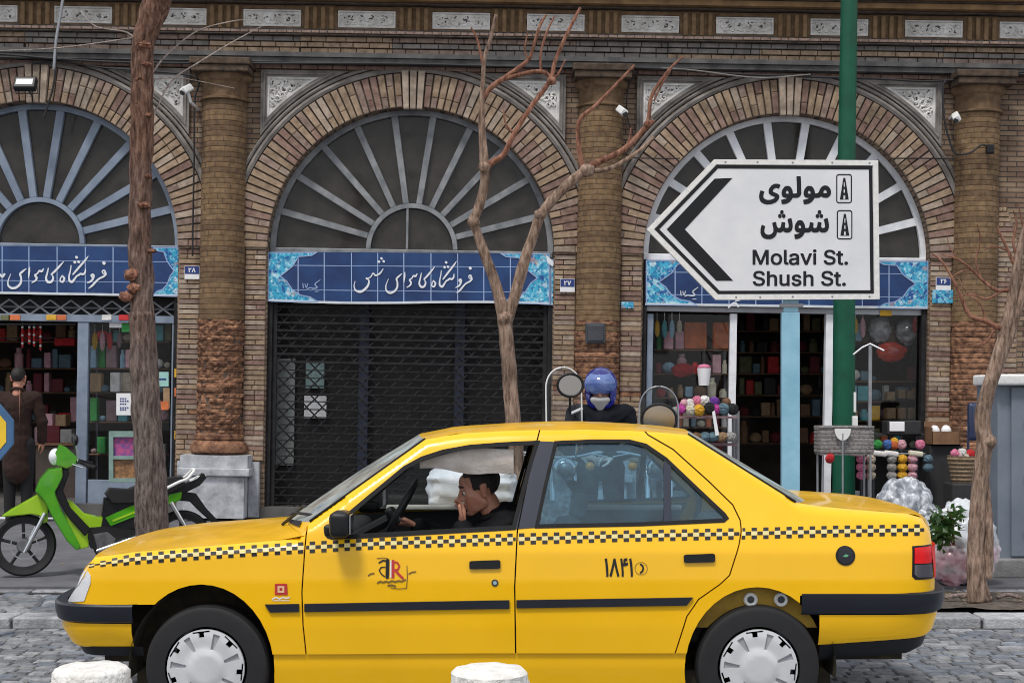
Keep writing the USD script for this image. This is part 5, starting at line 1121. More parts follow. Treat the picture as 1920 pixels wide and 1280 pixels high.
def limb(pts, D, n=8, sides=12, rough=.07, seed=0, dz=0.0, dd=0.0):
    "branch through photo pixels (px, py, width in px)"
    p = spline([(*W(a, b, D + dd*i/max(1, len(pts)-1)), w * D / FPX / 2) for i, (a, b, w) in enumerate(pts)], n)
    v, f = tube(p[:, :3], p[:, 3], sides)
    if rough:
        m = len(p); c = np.repeat(p[:, :3], sides, 0); d = (meshkit.fbm(v[:m*sides] * (18, 18, 6) + seed, 3, seed) - .5) * 2 * rough * 2
        v[:m*sides] = c + (v[:m*sides] - c) * (1 + d)[:, None]
    return v, f
def tree(name, label, cat='tree', group=None): return thing(name, label, cat)
D1 = 10.9
t1 = thing('street_tree', 'thick rough trunked pruned tree standing before the green moped', 'tree', (W(290, 740, D1)[0], D1, .11))
off = -np.array([W(290, 740, D1)[0], D1, .11])
def part(t, off, name, vf, m, smooth=True): return obj(name, (vf[0] + off, vf[1]), M[m], t, smooth=smooth)
LOW = [(294, 1130, 74), (290, 1080, 66), (286, 1000, 62), (279, 850, 57), (271, 700, 52), (266, 585, 46)]
part(t1, off, 'trunk', limb(LOW, D1, 14, 28, .10, 1), 'bark_mix')
part(t1, off, 'upper_trunk', limb([(267, 600, 45), (265, 520, 44), (262, 450, 42), (264, 350, 40), (265, 250, 42), (267, 160, 42), (268, 90, 40), (281, 40, 46), (294, 0, 52), (306, -60, 50), (312, -140, 44)], D1, 14, 24, .13, 2), 'bark_mix')
r = random.Random(3)
for (px, py, rr) in ((247, 515, 15), (236, 556, 13), (252, 540, 13), (268, 85, 17), (262, 148, 13), (258, 195, 11), (268, 385, 15), (258, 300, 9), (275, 330, 10), (266, 652, 9), (284, 470, 9), (252, 235, 8), (272, 120, 12), (277, 215, 8)):
    w = W(px, py, D1 - .075) + off; big = px < 256 and py > 400; m = blob(rr * D1 / FPX * (.95 if big else .85), .42, 2.6, 3, int(px*py) % 97, (1, .8, .8 if big else .55)).apply_translation(w + (0, .0 if big else .022, 0)); obj('knot', m, M['twig_red' if big else 'bark_red'], t1, smooth=True)
for pts in ([(268, 160, 5), (287, 135, 4), (311, 105, 3.2), (367, 60, 2.6), (431, 41, 2.2), (470, 37, 1.5)], [(275, 250, 4), (300, 190, 3.4), (326, 148, 3.4), (375, 116, 3), (431, 82, 2.4), (490, 50, 1.5)], [(262, 70, 4), (240, 73, 3), (112, 90, 2.4), (-10, 96, 1.6)], [(262, 90, 4), (240, 62, 3), (180, 50, 2.2), (150, 20, 1.4)], [(272, 150, 3), (330, 146, 2.2), (370, 152, 2), (440, 166, 1.2)], [(290, 20, 4), (330, -10, 3), (360, -40, 2)]):
    part(t1, off, 'twig', limb(pts, D1 + .02, 6, 6, 0, 0, dd=.35), 'twig_pale')
D2 = 10.9
t2 = thing('street_tree', 'slender forked pruned tree with bare red branches before the middle shop', 'tree', (W(972, 740, D2)[0], D2, .11)); off = -np.array([W(972, 740, D2)[0], D2, .11])
part(t2, off, 'trunk', limb([(982, 1125, 40), (977, 1000, 32), (969, 860, 29), (962, 790, 29), (955, 700, 28), (950, 640, 28), (945, 590, 26), (938, 560, 22)], D2, 10, 14, .06, 5), 'bark_tan')
LB = [('limb', [(946, 605, 24), (931, 540, 22), (910, 480, 20), (893, 432, 18), (888, 414, 18), (899, 385, 18), (909, 340, 19), (907, 290, 17), (904, 240, 14), (903, 200, 12), (905, 165, 10), (908, 112, 8), (920, 72, 7), (930, 28, 6)], 'bark_tan'),
      ('limb', [(947, 610, 24), (964, 560, 22), (980, 500, 22), (1000, 440, 20), (1016, 400, 20), (1050, 360, 19), (1082, 332, 19), (1103, 316, 17)], 'bark_tan'),
      ('branch', [(904, 186, 10), (920, 165, 10), (955, 140, 9), (990, 113, 8), (1000, 88, 7), (1012, 50, 5.5), (1024, 28, 4)], 'twig_red'),
      ('branch', [(940, 150, 8), (968, 142, 8), (1012, 134, 8), (1035, 146, 8)], 'twig_red'),
      ('branch', [(1014, 134, 6), (1014, 100, 5), (1024, 64, 4.5), (1040, 30, 3)], 'twig_red'),
      ('branch', [(908, 318, 15), (925, 303, 12), (945, 289, 11), (964, 251, 10), (997, 199, 9), (1031, 152, 9), (1042, 112, 8), (1065, 60, 7), (1088, 15, 5)], 'twig_red'),
      ('branch', [(905, 120, 6), (895, 75, 4.5), (883, 52, 3)], 'twig_red'),
      ('branch', [(1100, 318, 12), (1090, 305, 11), (1084, 261, 9), (1087, 225, 9), (1118, 197, 7), (1157, 157, 6), (1190, 122, 4)], 'twig_red'),
      ('branch', [(1098, 320, 14), (1118, 306, 12), (1169, 281, 11), (1208, 242, 10), (1226, 226, 8)], 'twig_red'),
      ('branch', [(1214, 236, 8), (1217, 215, 8), (1222, 180, 7), (1247, 141, 6), (1261, 124, 5), (1282, 106, 3)], 'twig_red'),
      ('branch', [(1226, 190, 4), (1240, 160, 4), (1258, 130, 3)], 'twig_red'),
      ('branch', [(1031, 152, 5), (1046, 140, 4), (1060, 112, 2.5)], 'twig_red'), ('branch', [(990, 113, 5), (984, 92, 3.5), (990, 60, 2)], 'twig_red'), ('branch', [(964, 251, 5), (948, 232, 4), (944, 205, 2.4)], 'twig_red'), ('branch', [(1169, 281, 5), (1180, 262, 4), (1183, 240, 2.4)], 'twig_red'), ('branch', [(1100, 322, 11), (1112, 320, 10), (1146, 315, 9), (1197, 284, 8), (1226, 257, 6)], 'bark_tan')]
for i, (nm, pts, m) in enumerate(LB): part(t2, off, nm, limb(pts, D2, 6, 10, .08, 20 + i), m)
for (px, py, rr) in ((1101, 319, 14), (888, 416, 12), (1034, 152, 9), (908, 314, 12), (947, 596, 15), (1012, 402, 11), (1215, 232, 8)):
    obj('knot', blob(rr * D2 / FPX, .2, 2, 2, int(px), (1, .9, .9)).apply_translation(W(px, py, D2 - .02) + off), M['bark_tan' if rr > 10 else 'twig_red'], t2, smooth=True)
D3 = 10.7
t3 = thing('street_tree', 'crooked pale trunked young tree by the plastic sack and the grey cabinet', 'tree', (W(1832, 740, D3)[0], D3, .11)); off = -np.array([W(1832, 740, D3)[0], D3, .11])
T3 = [('trunk', [(1836, 1128, 46), (1831, 1090, 36), (1829, 1040, 33), (1832, 980, 31), (1838, 900, 30), (1846, 835, 30), (1842, 790, 30), (1850, 740, 28), (1866, 690, 26), (1880, 640, 24), (1894, 580, 22), (1904, 520, 18), (1911, 470, 14), (1924, 415, 10), (1936, 340, 8)], 'bark_tan'),
      ('stem', [(1850, 1085, 20), (1854, 1030, 19), (1852, 960, 17), (1846, 880, 14)], 'bark_tan'),
      ('limb', [(1866, 700, 18), (1884, 655, 18), (1900, 610, 18), (1914, 560, 16), (1930, 500, 14)], 'bark_tan'),
      ('branch', [(1892, 625, 12), (1877, 617, 11), (1848, 602, 9), (1823, 595, 9), (1812, 582, 8), (1804, 562, 7), (1790, 530, 5), (1766, 490, 4), (1748, 476, 2.5)], 'twig_red'),
      ('branch', [(1904, 540, 9), (1872, 545, 7), (1845, 528, 6), (1822, 505, 5), (1796, 486, 4), (1770, 478, 2.5)], 'twig_red'),
      ('branch', [(1908, 510, 8), (1890, 470, 6), (1876, 440, 5), (1870, 425, 3)], 'twig_red'), ('branch', [(1912, 500, 7), (1900, 455, 5), (1906, 420, 4), (1900, 395, 2.5)], 'twig_red'),
      ('branch', [(1840, 526, 4), (1830, 490, 3.5), (1838, 450, 3), (1832, 420, 2)], 'twig_red'), ('branch', [(1848, 602, 4), (1838, 570, 3), (1812, 548, 2.4), (1796, 520, 1.6)], 'twig_red'), ('branch', [(1866, 612, 4), (1850, 640, 3), (1826, 648, 1.8)], 'twig_red'), ('branch', [(1796, 486, 3), (1780, 462, 2.4), (1776, 440, 1.5)], 'twig_red'), ('branch', [(1890, 470, 4), (1866, 462, 3), (1846, 468, 2)], 'twig_red'), ('branch', [(1911, 470, 5), (1918, 430, 4), (1908, 380, 2)], 'twig_red'), ('branch', [(1822, 505, 3), (1800, 510, 2.4), (1778, 524, 1.6)], 'twig_red'), ('branch', [(1880, 545, 5), (1850, 560, 4), (1820, 552, 3), (1780, 560, 2)], 'twig_red')]
for i, (nm, pts, m) in enumerate(T3): part(t3, off, nm, limb(pts, D3, 6, 12 if nm != 'branch' else 8, .07, 40 + i), m)
obj('knot', blob(.05, .2, 2, 2, 3).apply_translation(W(1856, 828, D3 - .03) + off), M['bark_tan'], t3, smooth=True)
# ------------------------------------------------------------ the green moped (local u rearwards from the front axle, z up, thickness across)
mat('moped_green', (0.045, 0.27, 0.008), 0.22, 0.12, 5, col2=(0.09, 0.40, 0.014), coat=0.7)
mat('moped_lime', (0.30, 0.55, 0.015), 0.22, 0.12, 5, col2=(0.38, 0.62, 0.03), coat=0.7)
mat('seat_vinyl', (0.01, 0.01, 0.011), 0.5, 0.2)
mat('engine_metal', (0.12, 0.12, 0.125), 0.45, 0.3, 12, metal=.6, col2=(0.25, 0.25, 0.26))
mat('alloy_black', (0.012, 0.012, 0.013), 0.4, 0.2)
TH = math.radians(18.6); FX, FD = W(45, 740, 11.9)[0], 11.9
mo = thing('moped', 'bright green moped with black alloy wheels parked behind the left tree', 'moped', (FX, FD, .124), (0, 0, math.degrees(TH)))
def U(px, py, yy=0.0):
    "pixel -> local (u, z) on the moped's mid plane (+ yy across)"
    u = 0.5
    for _ in range(10):
        D = FD + u * math.sin(TH) + yy * math.cos(TH); u = ((px - 960) * D / FPX - FX + yy * math.sin(TH)) / math.cos(TH)
    return u, EYE - (py - 740) * D / FPX - .124
def slab(name, pts, half, m, parent=None, yc=0.0, r=.02, taper=.35, fat=.008):
    "side outline given in pixels, rounded across"
    pl = Polygon([U(*p) for p in pts]).buffer(fat)
    mb = MB(); lay = [(-1, .012), (-.82, .002), (0, 0), (.82, .002), (1, .012)]
    out = pl.buffer(.012).buffer(-.012)
    for (a, i0), (b, i1) in zip(lay[:-1], lay[1:]):
        g = out.buffer(-(i0 + i1) / 2 * (1 + taper)); mb.prism(g, yc + a*half, yc + b*half)
    return obj(name, mb, m, parent or mo, smooth=40)
def mwheel(u, z, r, parent, name='wheel'):
    w = obj(name, MB().add(*lathe([(r-.055, .028), (r-.02, .042), (r-.004, .022), (r, 0), (r-.004, -.022), (r-.02, -.042), (r-.055, -.028)], 40, 'y', (u, 0, z))), M['tyre'], parent, smooth=40)
    obj('rim', MB().add(*lathe([(r-.05, .026), (r-.075, .022), (r-.075, -.022), (r-.05, -.026), (r-.05, .026)], 40, 'y', (u, 0, z))), M['alloy_black'], w, smooth=40)
    for k in range(5):
        a = math.radians(20 + 72*k); obj('spoke', MB().rbox((u + math.cos(a)*(r-.06)/2, 0, z + math.sin(a)*(r-.06)/2), (r-.07, .028, .026), .008, (0, -a, 0)), M['alloy_black'], w)
    obj('hub', MB().add(*lathe([(0, .05), (.05, .05), (.06, .03), (.06, -.03), (.05, -.05), (0, -.05)], 20, 'y', (u, 0, z))), M['engine_metal'], w, smooth=40)
    return w
rz_ = .262
mwheel(0, rz_, .255, mo, 'front_wheel'); ur = U(340, 1000)[0]; mwheel(ur, rz_, .258, mo, 'rear_wheel')
obj('disc', MB().add(*lathe([(.10, -.05), (.11, -.05), (.11, -.045), (.10, -.045), (.10, -.05)], 28, 'y', (0, 0, rz_))), M['chrome'], mo)
slab('front_mudguard', [(6, 966), (22, 955), (40, 945), (70, 928), (88, 944), (88, 975), (82, 978), (75, 964), (58, 961), (30, 964)], .065, M['moped_lime'])
slab('leg_shield', [(114, 876), (116, 892), (101, 920), (112, 952), (130, 985), (148, 1020), (143, 1026), (126, 1010), (99, 966), (84, 936), (68, 918), (76, 898), (92, 880)], .17, M['moped_green'])
slab('front_fairing', [(118, 944), (128, 950), (150, 985), (163, 990), (164, 1022), (148, 1026), (132, 995)], .12, M['moped_lime'])
slab('body_fairing', [(120, 936), (134, 940), (156, 962), (186, 970), (196, 964), (240, 945), (262, 938), (262, 950), (228, 972), (192, 990), (168, 988), (150, 970), (130, 950)], .085, M['moped_lime'])
slab('side_cover', [(196, 968), (244, 946), (300, 930), (338, 922), (336, 934), (290, 956), (246, 968), (206, 984)], .10, M['moped_green'])
slab('headlight_cowl', [(112, 834), (124, 840), (146, 860), (143, 868), (124, 876), (108, 870), (104, 850)], .095, M['moped_green'])
u, z = U(104, 856); obj('headlight', blob(1, 0, 1, 3, 0, (.055, .085, .072)).apply_translation((u, 0, z)), M['lamp_clear'], mo, smooth=True)
slab('seat', [(198, 926), (206, 916), (240, 918), (270, 906), (304, 898), (340, 894), (344, 906), (310, 924), (258, 940), (210, 940)], .125, M['seat_vinyl'])
slab('tail_unit', [(296, 922), (340, 910), (368, 898), (380, 888), (384, 894), (372, 908), (340, 924), (300, 936)], .075, M['black_plastic'])
slab('tail_lamp', [(357, 900), (372, 893), (384, 891), (380, 903), (366, 910), (356, 910)], .06, M['white_plastic'])
for s in (-1, 1):
    g = [(*U(a, b), s*c) for a, b, c in ((300, 918, .13), (332, 902, .13), (348, 896, .11), (360, 884, .08), (364, 880, .03))]
    obj('grab_rail', MB().tube(spline([(q[0], q[2], q[1]) for q in g], 5), .013, 8), M['white_plastic'], mo, smooth=True)
    f0, f1 = U(84, 960), U(46, 1034); obj('fork_leg', MB().tube([(f0[0], s*.075, f0[1]), (f1[0], s*.065, f1[1])], [.02, .016], 10), M['chrome'], mo, smooth=True)
    a, b = U(318, 940), U(352, 996); obj('shock', MB().tube([(a[0], s*.10, a[1]), (b[0], s*.10, b[1])], [.022, .018], 10), M['chrome'], mo, smooth=True)
    a = U(140, 866); hb = [(a[0], 0, a[1]), (a[0] + .03, s*.14, a[1] + .01), (a[0] + .10, s*.30, a[1] - .02), (a[0] + .15, s*.36, a[1] - .03)]
    obj('handlebar', MB().tube(hb, [.014, .014, .018, .018], 8), M['black_rubber'], mo, smooth=True)
    obj('brake_lever', MB().tube([(a[0] - .02, s*.2, a[1] - .01), (a[0] + .06, s*.34, a[1] - .035)], .007, 6), M['chrome'], mo)
    m0 = (a[0] + .02, s*.2, a[1] + .01); m1 = (a[0] + .0, s*.27, a[1] + .16)
    mi = obj('mirror', blob(1, 0, 1, 2, 0, (.022, .062, .045)).apply_translation((m1[0], m1[1], m1[2] + .03)), M['black_plastic'], mo, smooth=True)
    obj('mirror_stem', MB().tube([m0, m1], .007, 6), M['chrome'] if s < 0 else M['black_plastic'], mi)
slab('under_seat', [(196, 934), (240, 934), (310, 920), (322, 934), (300, 962), (262, 985), (214, 1000), (186, 996), (190, 976)], .09, M['black_plastic'])
slab('shield_inner', [(120, 880), (128, 884), (116, 918), (130, 950), (168, 990), (158, 1000), (128, 966), (104, 926)], .15, M['black_plastic'])
slab('chain_guard', [(236, 1000), (330, 988), (344, 1000), (330, 1014), (240, 1016)], .05, M['alloy_black'], yc=-.09)
slab('lime_stripe', [(206, 972), (246, 956), (306, 936), (306, 940), (250, 962), (210, 978)], .104, M['moped_lime'], fat=.002)
slab('rear_mudguard', [(340, 922), (366, 926), (384, 952), (407, 976), (398, 978), (376, 958), (356, 938), (320, 934)], .06, M['black_plastic'])
slab('engine', [(168, 986), (200, 984), (232, 990), (262, 992), (262, 1008), (226, 1016), (196, 1030), (170, 1024), (162, 1004)], .10, M['alloy_black'])
slab('crankcase', [(176, 1000), (200, 996), (214, 1008), (206, 1026), (184, 1028)], .13, M['engine_metal'])
a, b, c_ = U(180, 1030), U(238, 1010), U(352, 1004)
obj('exhaust', MB().tube([(a[0], -.12, a[1]), (b[0], -.14, b[1]), (b[0] + .06, -.14, b[1] + .005), (c_[0] + .1, -.14, c_[1])], [.016, .02, .042, .038], 12), M['chrome'], mo, smooth=40)
a, b = U(160, 1034), U(200, 1036); obj('foot_rest', MB().tube([((a[0]+b[0])/2, -.24, a[1]), ((a[0]+b[0])/2, .24, a[1])], .014, 8), M['black_rubber'], mo)
a, b = U(262, 1000), U(340, 1000); obj('swing_arm', MB().tube([(a[0], -.08, a[1]), (b[0], -.08, b[1])], .022, 8).tube([(a[0], .08, a[1]), (b[0], .08, b[1])], .022, 8), M['alloy_black'], mo, kind=None)
u, z = U(214, 950); obj('kick_stand', MB().tube([(ur*.6, .09, .2), (ur*.55, .20, .0)], .012, 6), M['dark_steel'], mo)
obj('steering_stem', MB().tube([(*[U(128, 868)[0]], 0, U(128, 868)[1]), (U(86, 958)[0], 0, U(86, 958)[1])], .03, 8), M['alloy_black'], mo)

# ------------------------------------------------------------ police motorcycles behind the taxi
glass('screen_plastic', (0.86, 0.88, 0.88), 0.8, 0.08, 1.35)
mat('bike_white', (0.55, 0.57, 0.6), 0.3, 0.08, coat=.4); mat('bike_navy', (0.015, 0.025, 0.07), 0.3, 0.1, coat=.5)
def motorbike(px, D, top, bot, half, label, rot, mir):
    k = D / FPX; zt, zb = EYE - (top - 740) * k - .12, EYE - (bot - 740) * k - .12
    t = thing('motorcycle', label, 'motorcycle', W(px, 740, D) * (1, 1, 0) + (0, 0, .12), (0, 0, rot))
    # local: faces -y
    def wh(y):
        w = obj('wheel', MB().add(*lathe([(.24, .04), (.29, .05), (.315, .02), (.315, -.02), (.29, -.05), (.24, -.04)], 36, 'x', (0, y, .315))), M['tyre'], t, smooth=40)
        obj('rim', MB().add(*lathe([(.24, .03), (.22, .02), (.22, -.02), (.24, -.03), (.24, .03)], 36, 'x', (0, y, .315))), M['chrome'], w, smooth=40)
        for q in range(8): obj('spoke', MB().tube([(0, y, .315), (0, y + .22*math.cos(q*.785), .315 + .22*math.sin(q*.785))], .006, 5), M['chrome'], w)
    wh(-.02); wh(1.28)
    for s in (-1, 1): obj('fork_leg', MB().tube([(s*.09, -.02, .315), (s*.085, .22, .95)], .022, 8), M['chrome'], t, smooth=True)
    obj('mudguard', MB().add(*lathe([(.34, .06), (.355, .0), (.34, -.06)], 20, 'x', (0, -.02, .315), -.6, 2.4)), M['bike_navy'], t, smooth=40)
    obj('tank', blob(1, .05, 1, 3, 1, (.15, .28, .13)).apply_translation((0, .50, .86)), M['bike_white'], t, smooth=True)
    obj('seat', MB().rbox((0, .98, .80), (.26, .62, .09), .04), M['seat_vinyl'], t, smooth=40)
    obj('engine', MB().rbox((0, .52, .46), (.30, .42, .36), .05), M['engine_metal'], t, smooth=40)
    obj('frame', MB().tube([(0, .18, .92), (0, .30, .40), (0, .9, .35), (0, 1.28, .315)], .022, 8).tube([(0, .2, .9), (0, 1.2, .72)], .02, 8), M['alloy_black'], t)
    obj('headlight', blob(1, 0, 1, 3, 0, (.066, .06, .066)).apply_translation((0, .075, .93)), M['engine_metal'], t, smooth=True); obj('headlight_shell', blob(1, 0, 1, 3, 0, (.095, .09, .095)).apply_translation((0, .12, .93)), M['chrome'], t, smooth=True)
    hb = obj('handlebar', MB().tube(spline([(-.40, .42, 1.02), (-.30, .34, 1.05), (-.10, .22, 1.02), (.10, .22, 1.02), (.30, .34, 1.05), (.40, .42, 1.02)], 5), .013, 8), M['chrome'], t, smooth=True)
    for s in (-1, 1):
        obj('grip', MB().tube([(s*.33, .365, 1.04), (s*.43, .44, 1.015)], .02, 8), M['black_rubber'], hb, smooth=True)
        obj('brake_lever', MB().tube([(s*.24, .26, 1.04), (s*.42, .38, 1.0)], .008, 6), M['chrome'], hb)
        obj('indicator', blob(.035, 0, 1, 2, 0).apply_translation((s*.2, .12, .95)), mat('amber', (.6, .22, .01), .2, .1) if 'amber' not in M else M['amber'], t, smooth=True)
    # tall curved windscreen
    zz = zb - .15 + (zt - zb + .15) * np.sin(np.linspace(0, math.pi/2, 22)); hw = half * k; V = []
    for i, z in enumerate(zz):
        wz = hw * (1 - .995 * max(0, (z - (zt - hw*1.3)) / (hw*1.3)) ** 2.4) ** .5
        for a in np.linspace(-1, 1, 13): V.append((a*wz, .02 + .10*a*a + (z - zb)*.12, z))
    i, j = np.meshgrid(np.arange(21), np.arange(12), indexing='ij'); F_ = np.stack([i*13+j, i*13+j+1, (i+1)*13+j+1, (i+1)*13+j], -1).reshape(-1, 4)
    ws = obj('windscreen', (V, F_), M['screen_plastic'], t, smooth=True)
    V = np.array(V).reshape(22, 13, 3); rim = np.vstack([V[:, 0], V[-1], V[::-1, 12]]); obj('screen_edge', MB().tube(rim, .007, 5), M['white_plastic' if mir[3] else 'grey_metal'], ws, smooth=True)
    obj('screen_bracket', MB().tube([(-.1, .2, 1.0), (-.1, .06, zb - .05)], .008, 5).tube([(.1, .2, 1.0), (.1, .06, zb - .05)], .008, 5), M['chrome'], ws)
    mx, mz, mr = (mir[0] - px) * k, EYE - (mir[1] - 740) * k - .12, mir[2] * k
    th = np.linspace(0, 2*math.pi, 29); mm = obj('mirror', MB().tube([(mx + mr*1.05*math.cos(u), -.04, mz + mr*.92*math.sin(u)) for u in th], .010, 8, False), M['black_plastic'], t, smooth=True)
    obj('mirror_glass', MB().add(*lathe([(0, 0), (mr*.95, 0)], 24, 'y', (mx, -.035, mz))), mat('mirror_face', (.34, .32, .30), .12, .02, metal=1.0) if 'mirror_face' not in M else M['mirror_face'], mm)
    obj('mirror_stem', MB().tube([(mx, -.02, mz - mr), (mx*.6 + (.05 if mx > 0 else -.05), .2, 1.06)], .009, 6), M['black_plastic'], mm)
    return t
motorbike(1062, 11.0, 688, 795, 34, 'motorcycle with a tall clear windscreen left of the helmeted officer', 6, (1068, 722, 23, True))
motorbike(1234, 11.0, 724, 800, 37, 'motorcycle with a low round windscreen right of the helmeted officer', -8, (1236, 786, 31, False))

# ------------------------------------------------------------ people
import manifold3d as m3
mat('skin', (0.40, 0.17, 0.105), 0.48, 0.08, 26, col2=(0.54, 0.265, 0.18), subsurface_weight=0.1, bump=.15, bscale=260)
mat('hair_dark', (0.012, 0.010, 0.009), 0.6, 0.3, 60, bump=.5, bscale=300)
mat('jacket_black', (0.004, 0.0045, 0.006), 0.8, 0.3, 10, spec=.2, bump=.3, bscale=90); mat('jacket_navy', (0.004, 0.005, 0.010), 0.75, 0.3, 10, spec=.2, bump=.3, bscale=90)
mat('coat_brown', (0.022, 0.008, 0.005), 0.95, 0.2, 8, bump=.3); mat('trousers_dark', (0.007, 0.007, 0.009), 0.9, 0.2); mat('shoe_black', (0.012, 0.012, 0.012), 0.4, 0.2)
mat('helmet_blue', (0.012, 0.016, 0.20), 0.18, 0.1, coat=.8); mat('visor_blue', (0.05, 0.10, 0.36), 0.1, 0.1, 9, coat=1.0, col2=(0.20, 0.30, 0.58)); mat('glove_pale', (0.72, 0.60, 0.55), 0.8, 0.12)
mat('eye_white', (0.6, 0.58, 0.55), 0.3, 0.05); mat('lip', (0.26, 0.09, 0.07), .5, .1)
def sph(c, r, n=20):
    s = m3.Manifold.sphere(1.0, n); r = (r, r, r) if np.ndim(r) == 0 else r
    return s.scale(tuple(map(float, r))).translate(tuple(map(float, c)))
def hull(*sp): return m3.Manifold.batch_hull([sph(c, r, 16) for c, r in sp])
def merge(ms, ln=.012, it=8):
    m = m3.Manifold.batch_boolean(ms, m3.OpType.Add)
    if hasattr(m, 'simplify'): m = m.simplify(.0012)
    m = m.refine_to_length(ln).to_mesh()
    t = trimesh.Trimesh(m.vert_properties[:, :3], m.tri_verts, process=True)
    if it: trimesh.smoothing.filter_taubin(t, iterations=it)
    return t
def head_parts():
    "faces +x, origin at the middle of the head"
    p = [sph((-.012, 0, .035), (.100, .077, .088)), hull(((.052, 0, .055), .044), ((.048, .034, -.02), .036), ((.048, -.034, -.02), .036), ((.064, 0, -.095), .024), ((0, .048, -.07), .024), ((0, -.048, -.07), .024)),
         hull(((.090, 0, .022), .010), ((.114, 0, -.022), .013), ((.088, .014, -.030), .010), ((.088, -.014, -.030), .010)), hull(((.084, .036, .030), .012), ((.090, 0, .028), .011), ((.084, -.036, .030), .012)),
         hull(((.088, .018, -.056), .008), ((.094, 0, -.054), .009), ((.088, -.018, -.056), .008)), hull(((.086, .015, -.070), .009), ((.090, 0, -.070), .010), ((.086, -.015, -.070), .009)), sph((.072, 0, -.104), (.024, .026, .018))]
    for s in (-1, 1): p.append(hull(((-.012, s*.076, -.030), .010), ((-.022, s*.086, .022), .012), ((-.004, s*.078, .020), .010), ((-.008, s*.079, -.018), .010)))
    p.append(hull(((-.025, 0, -.07), .055), ((-.045, 0, -.19), .060)))
    m = m3.Manifold.batch_boolean(p, m3.OpType.Add)
    for s in (-1, 1): m = m - sph((.100, s*.033, .004), (.018, .019, .012))
    return m
def hair_part(bald=.0):
    c = sph((-.016, 0, .040), (.104, .083, .092)) ; cut = m3.Manifold.cube((.3, .4, .3)).translate((.040, -.2, -.22)).rotate((0, 0, 0))
    cut2 = m3.Manifold.cube((.3, .4, .16)).translate((-.045, -.2, -.155)); cut3 = m3.Manifold.cube((.3, .3, .1)).translate((.055, -.15, -.02))
    return c - cut - cut2 - cut3 - m3.Manifold.cube((.4, .4, .12)).translate((-.2, -.2, -.17))
def rot_of(yaw, pitch=0, roll=0): return trimesh.transformations.euler_matrix(roll, pitch, yaw, 'sxyz')
def placed(m, R, c):
    mm = m.to_mesh() if hasattr(m, 'to_mesh') else None
    t = trimesh.Trimesh(mm.vert_properties[:, :3], mm.tri_verts) if mm else m.copy(); t.apply_transform(R); t.apply_translation(c); return t
def as_manifold(t): return m3.Manifold(m3.Mesh(np.asarray(t.vertices, np.float32), np.asarray(t.faces, np.uint32)))
def hand(side, curl=.5, spread=.12):
    "fingers along +x, palm faces -z, thumb on +y * side"
    p = [hull(((0, -.022*side, 0), .016), ((0, .02*side, 0), .017), ((.08, -.034*side, .0), .012), ((.085, .030*side, 0), .013))]
    for i, (l, y) in enumerate(((.072, .030), (.082, .010), (.076, -.012), (.058, -.033))):
        q = np.array([.084, y*side, 0.]); a = 0.0; yaw = spread * (1.3 - i) * .5 * side
        for j, f in enumerate((.45, .31, .24)):
            a += curl * (.55 if j == 0 else .75); d = np.array([math.cos(a)*math.cos(yaw), math.cos(a)*math.sin(yaw), -math.sin(a)]); n = q + d*l*f
            p.append(hull((q, .0095 - j*.0008), (n, .0088 - j*.0008))); q = n
    q = np.array([.02, .028*side, -.006]); 
    for d, l, r in (((.62, .72*side, -.3), .042, .0125), ((.85, .40*side, -.35), .034, .0108), ((.93, .18*side, -.3), .026, .0095)):
        d = np.array(d) / np.linalg.norm(d); n = q + d*l; p.append(hull((q, r + .001), (n, r))); q = n
    return m3.Manifold.batch_boolean(p, m3.OpType.Add).scale((.92, .9, .92))
def basis(x, z):
    x = np.array(x, float); x /= np.linalg.norm(x); z = np.array(z, float); z -= x * (z @ x); z /= np.linalg.norm(z); R = np.eye(4); R[:3, 0], R[:3, 1], R[:3, 2] = x, np.cross(z, x), z; return R
def chain(*js): return [hull(a, b) for a, b in zip(js[:-1], js[1:])]
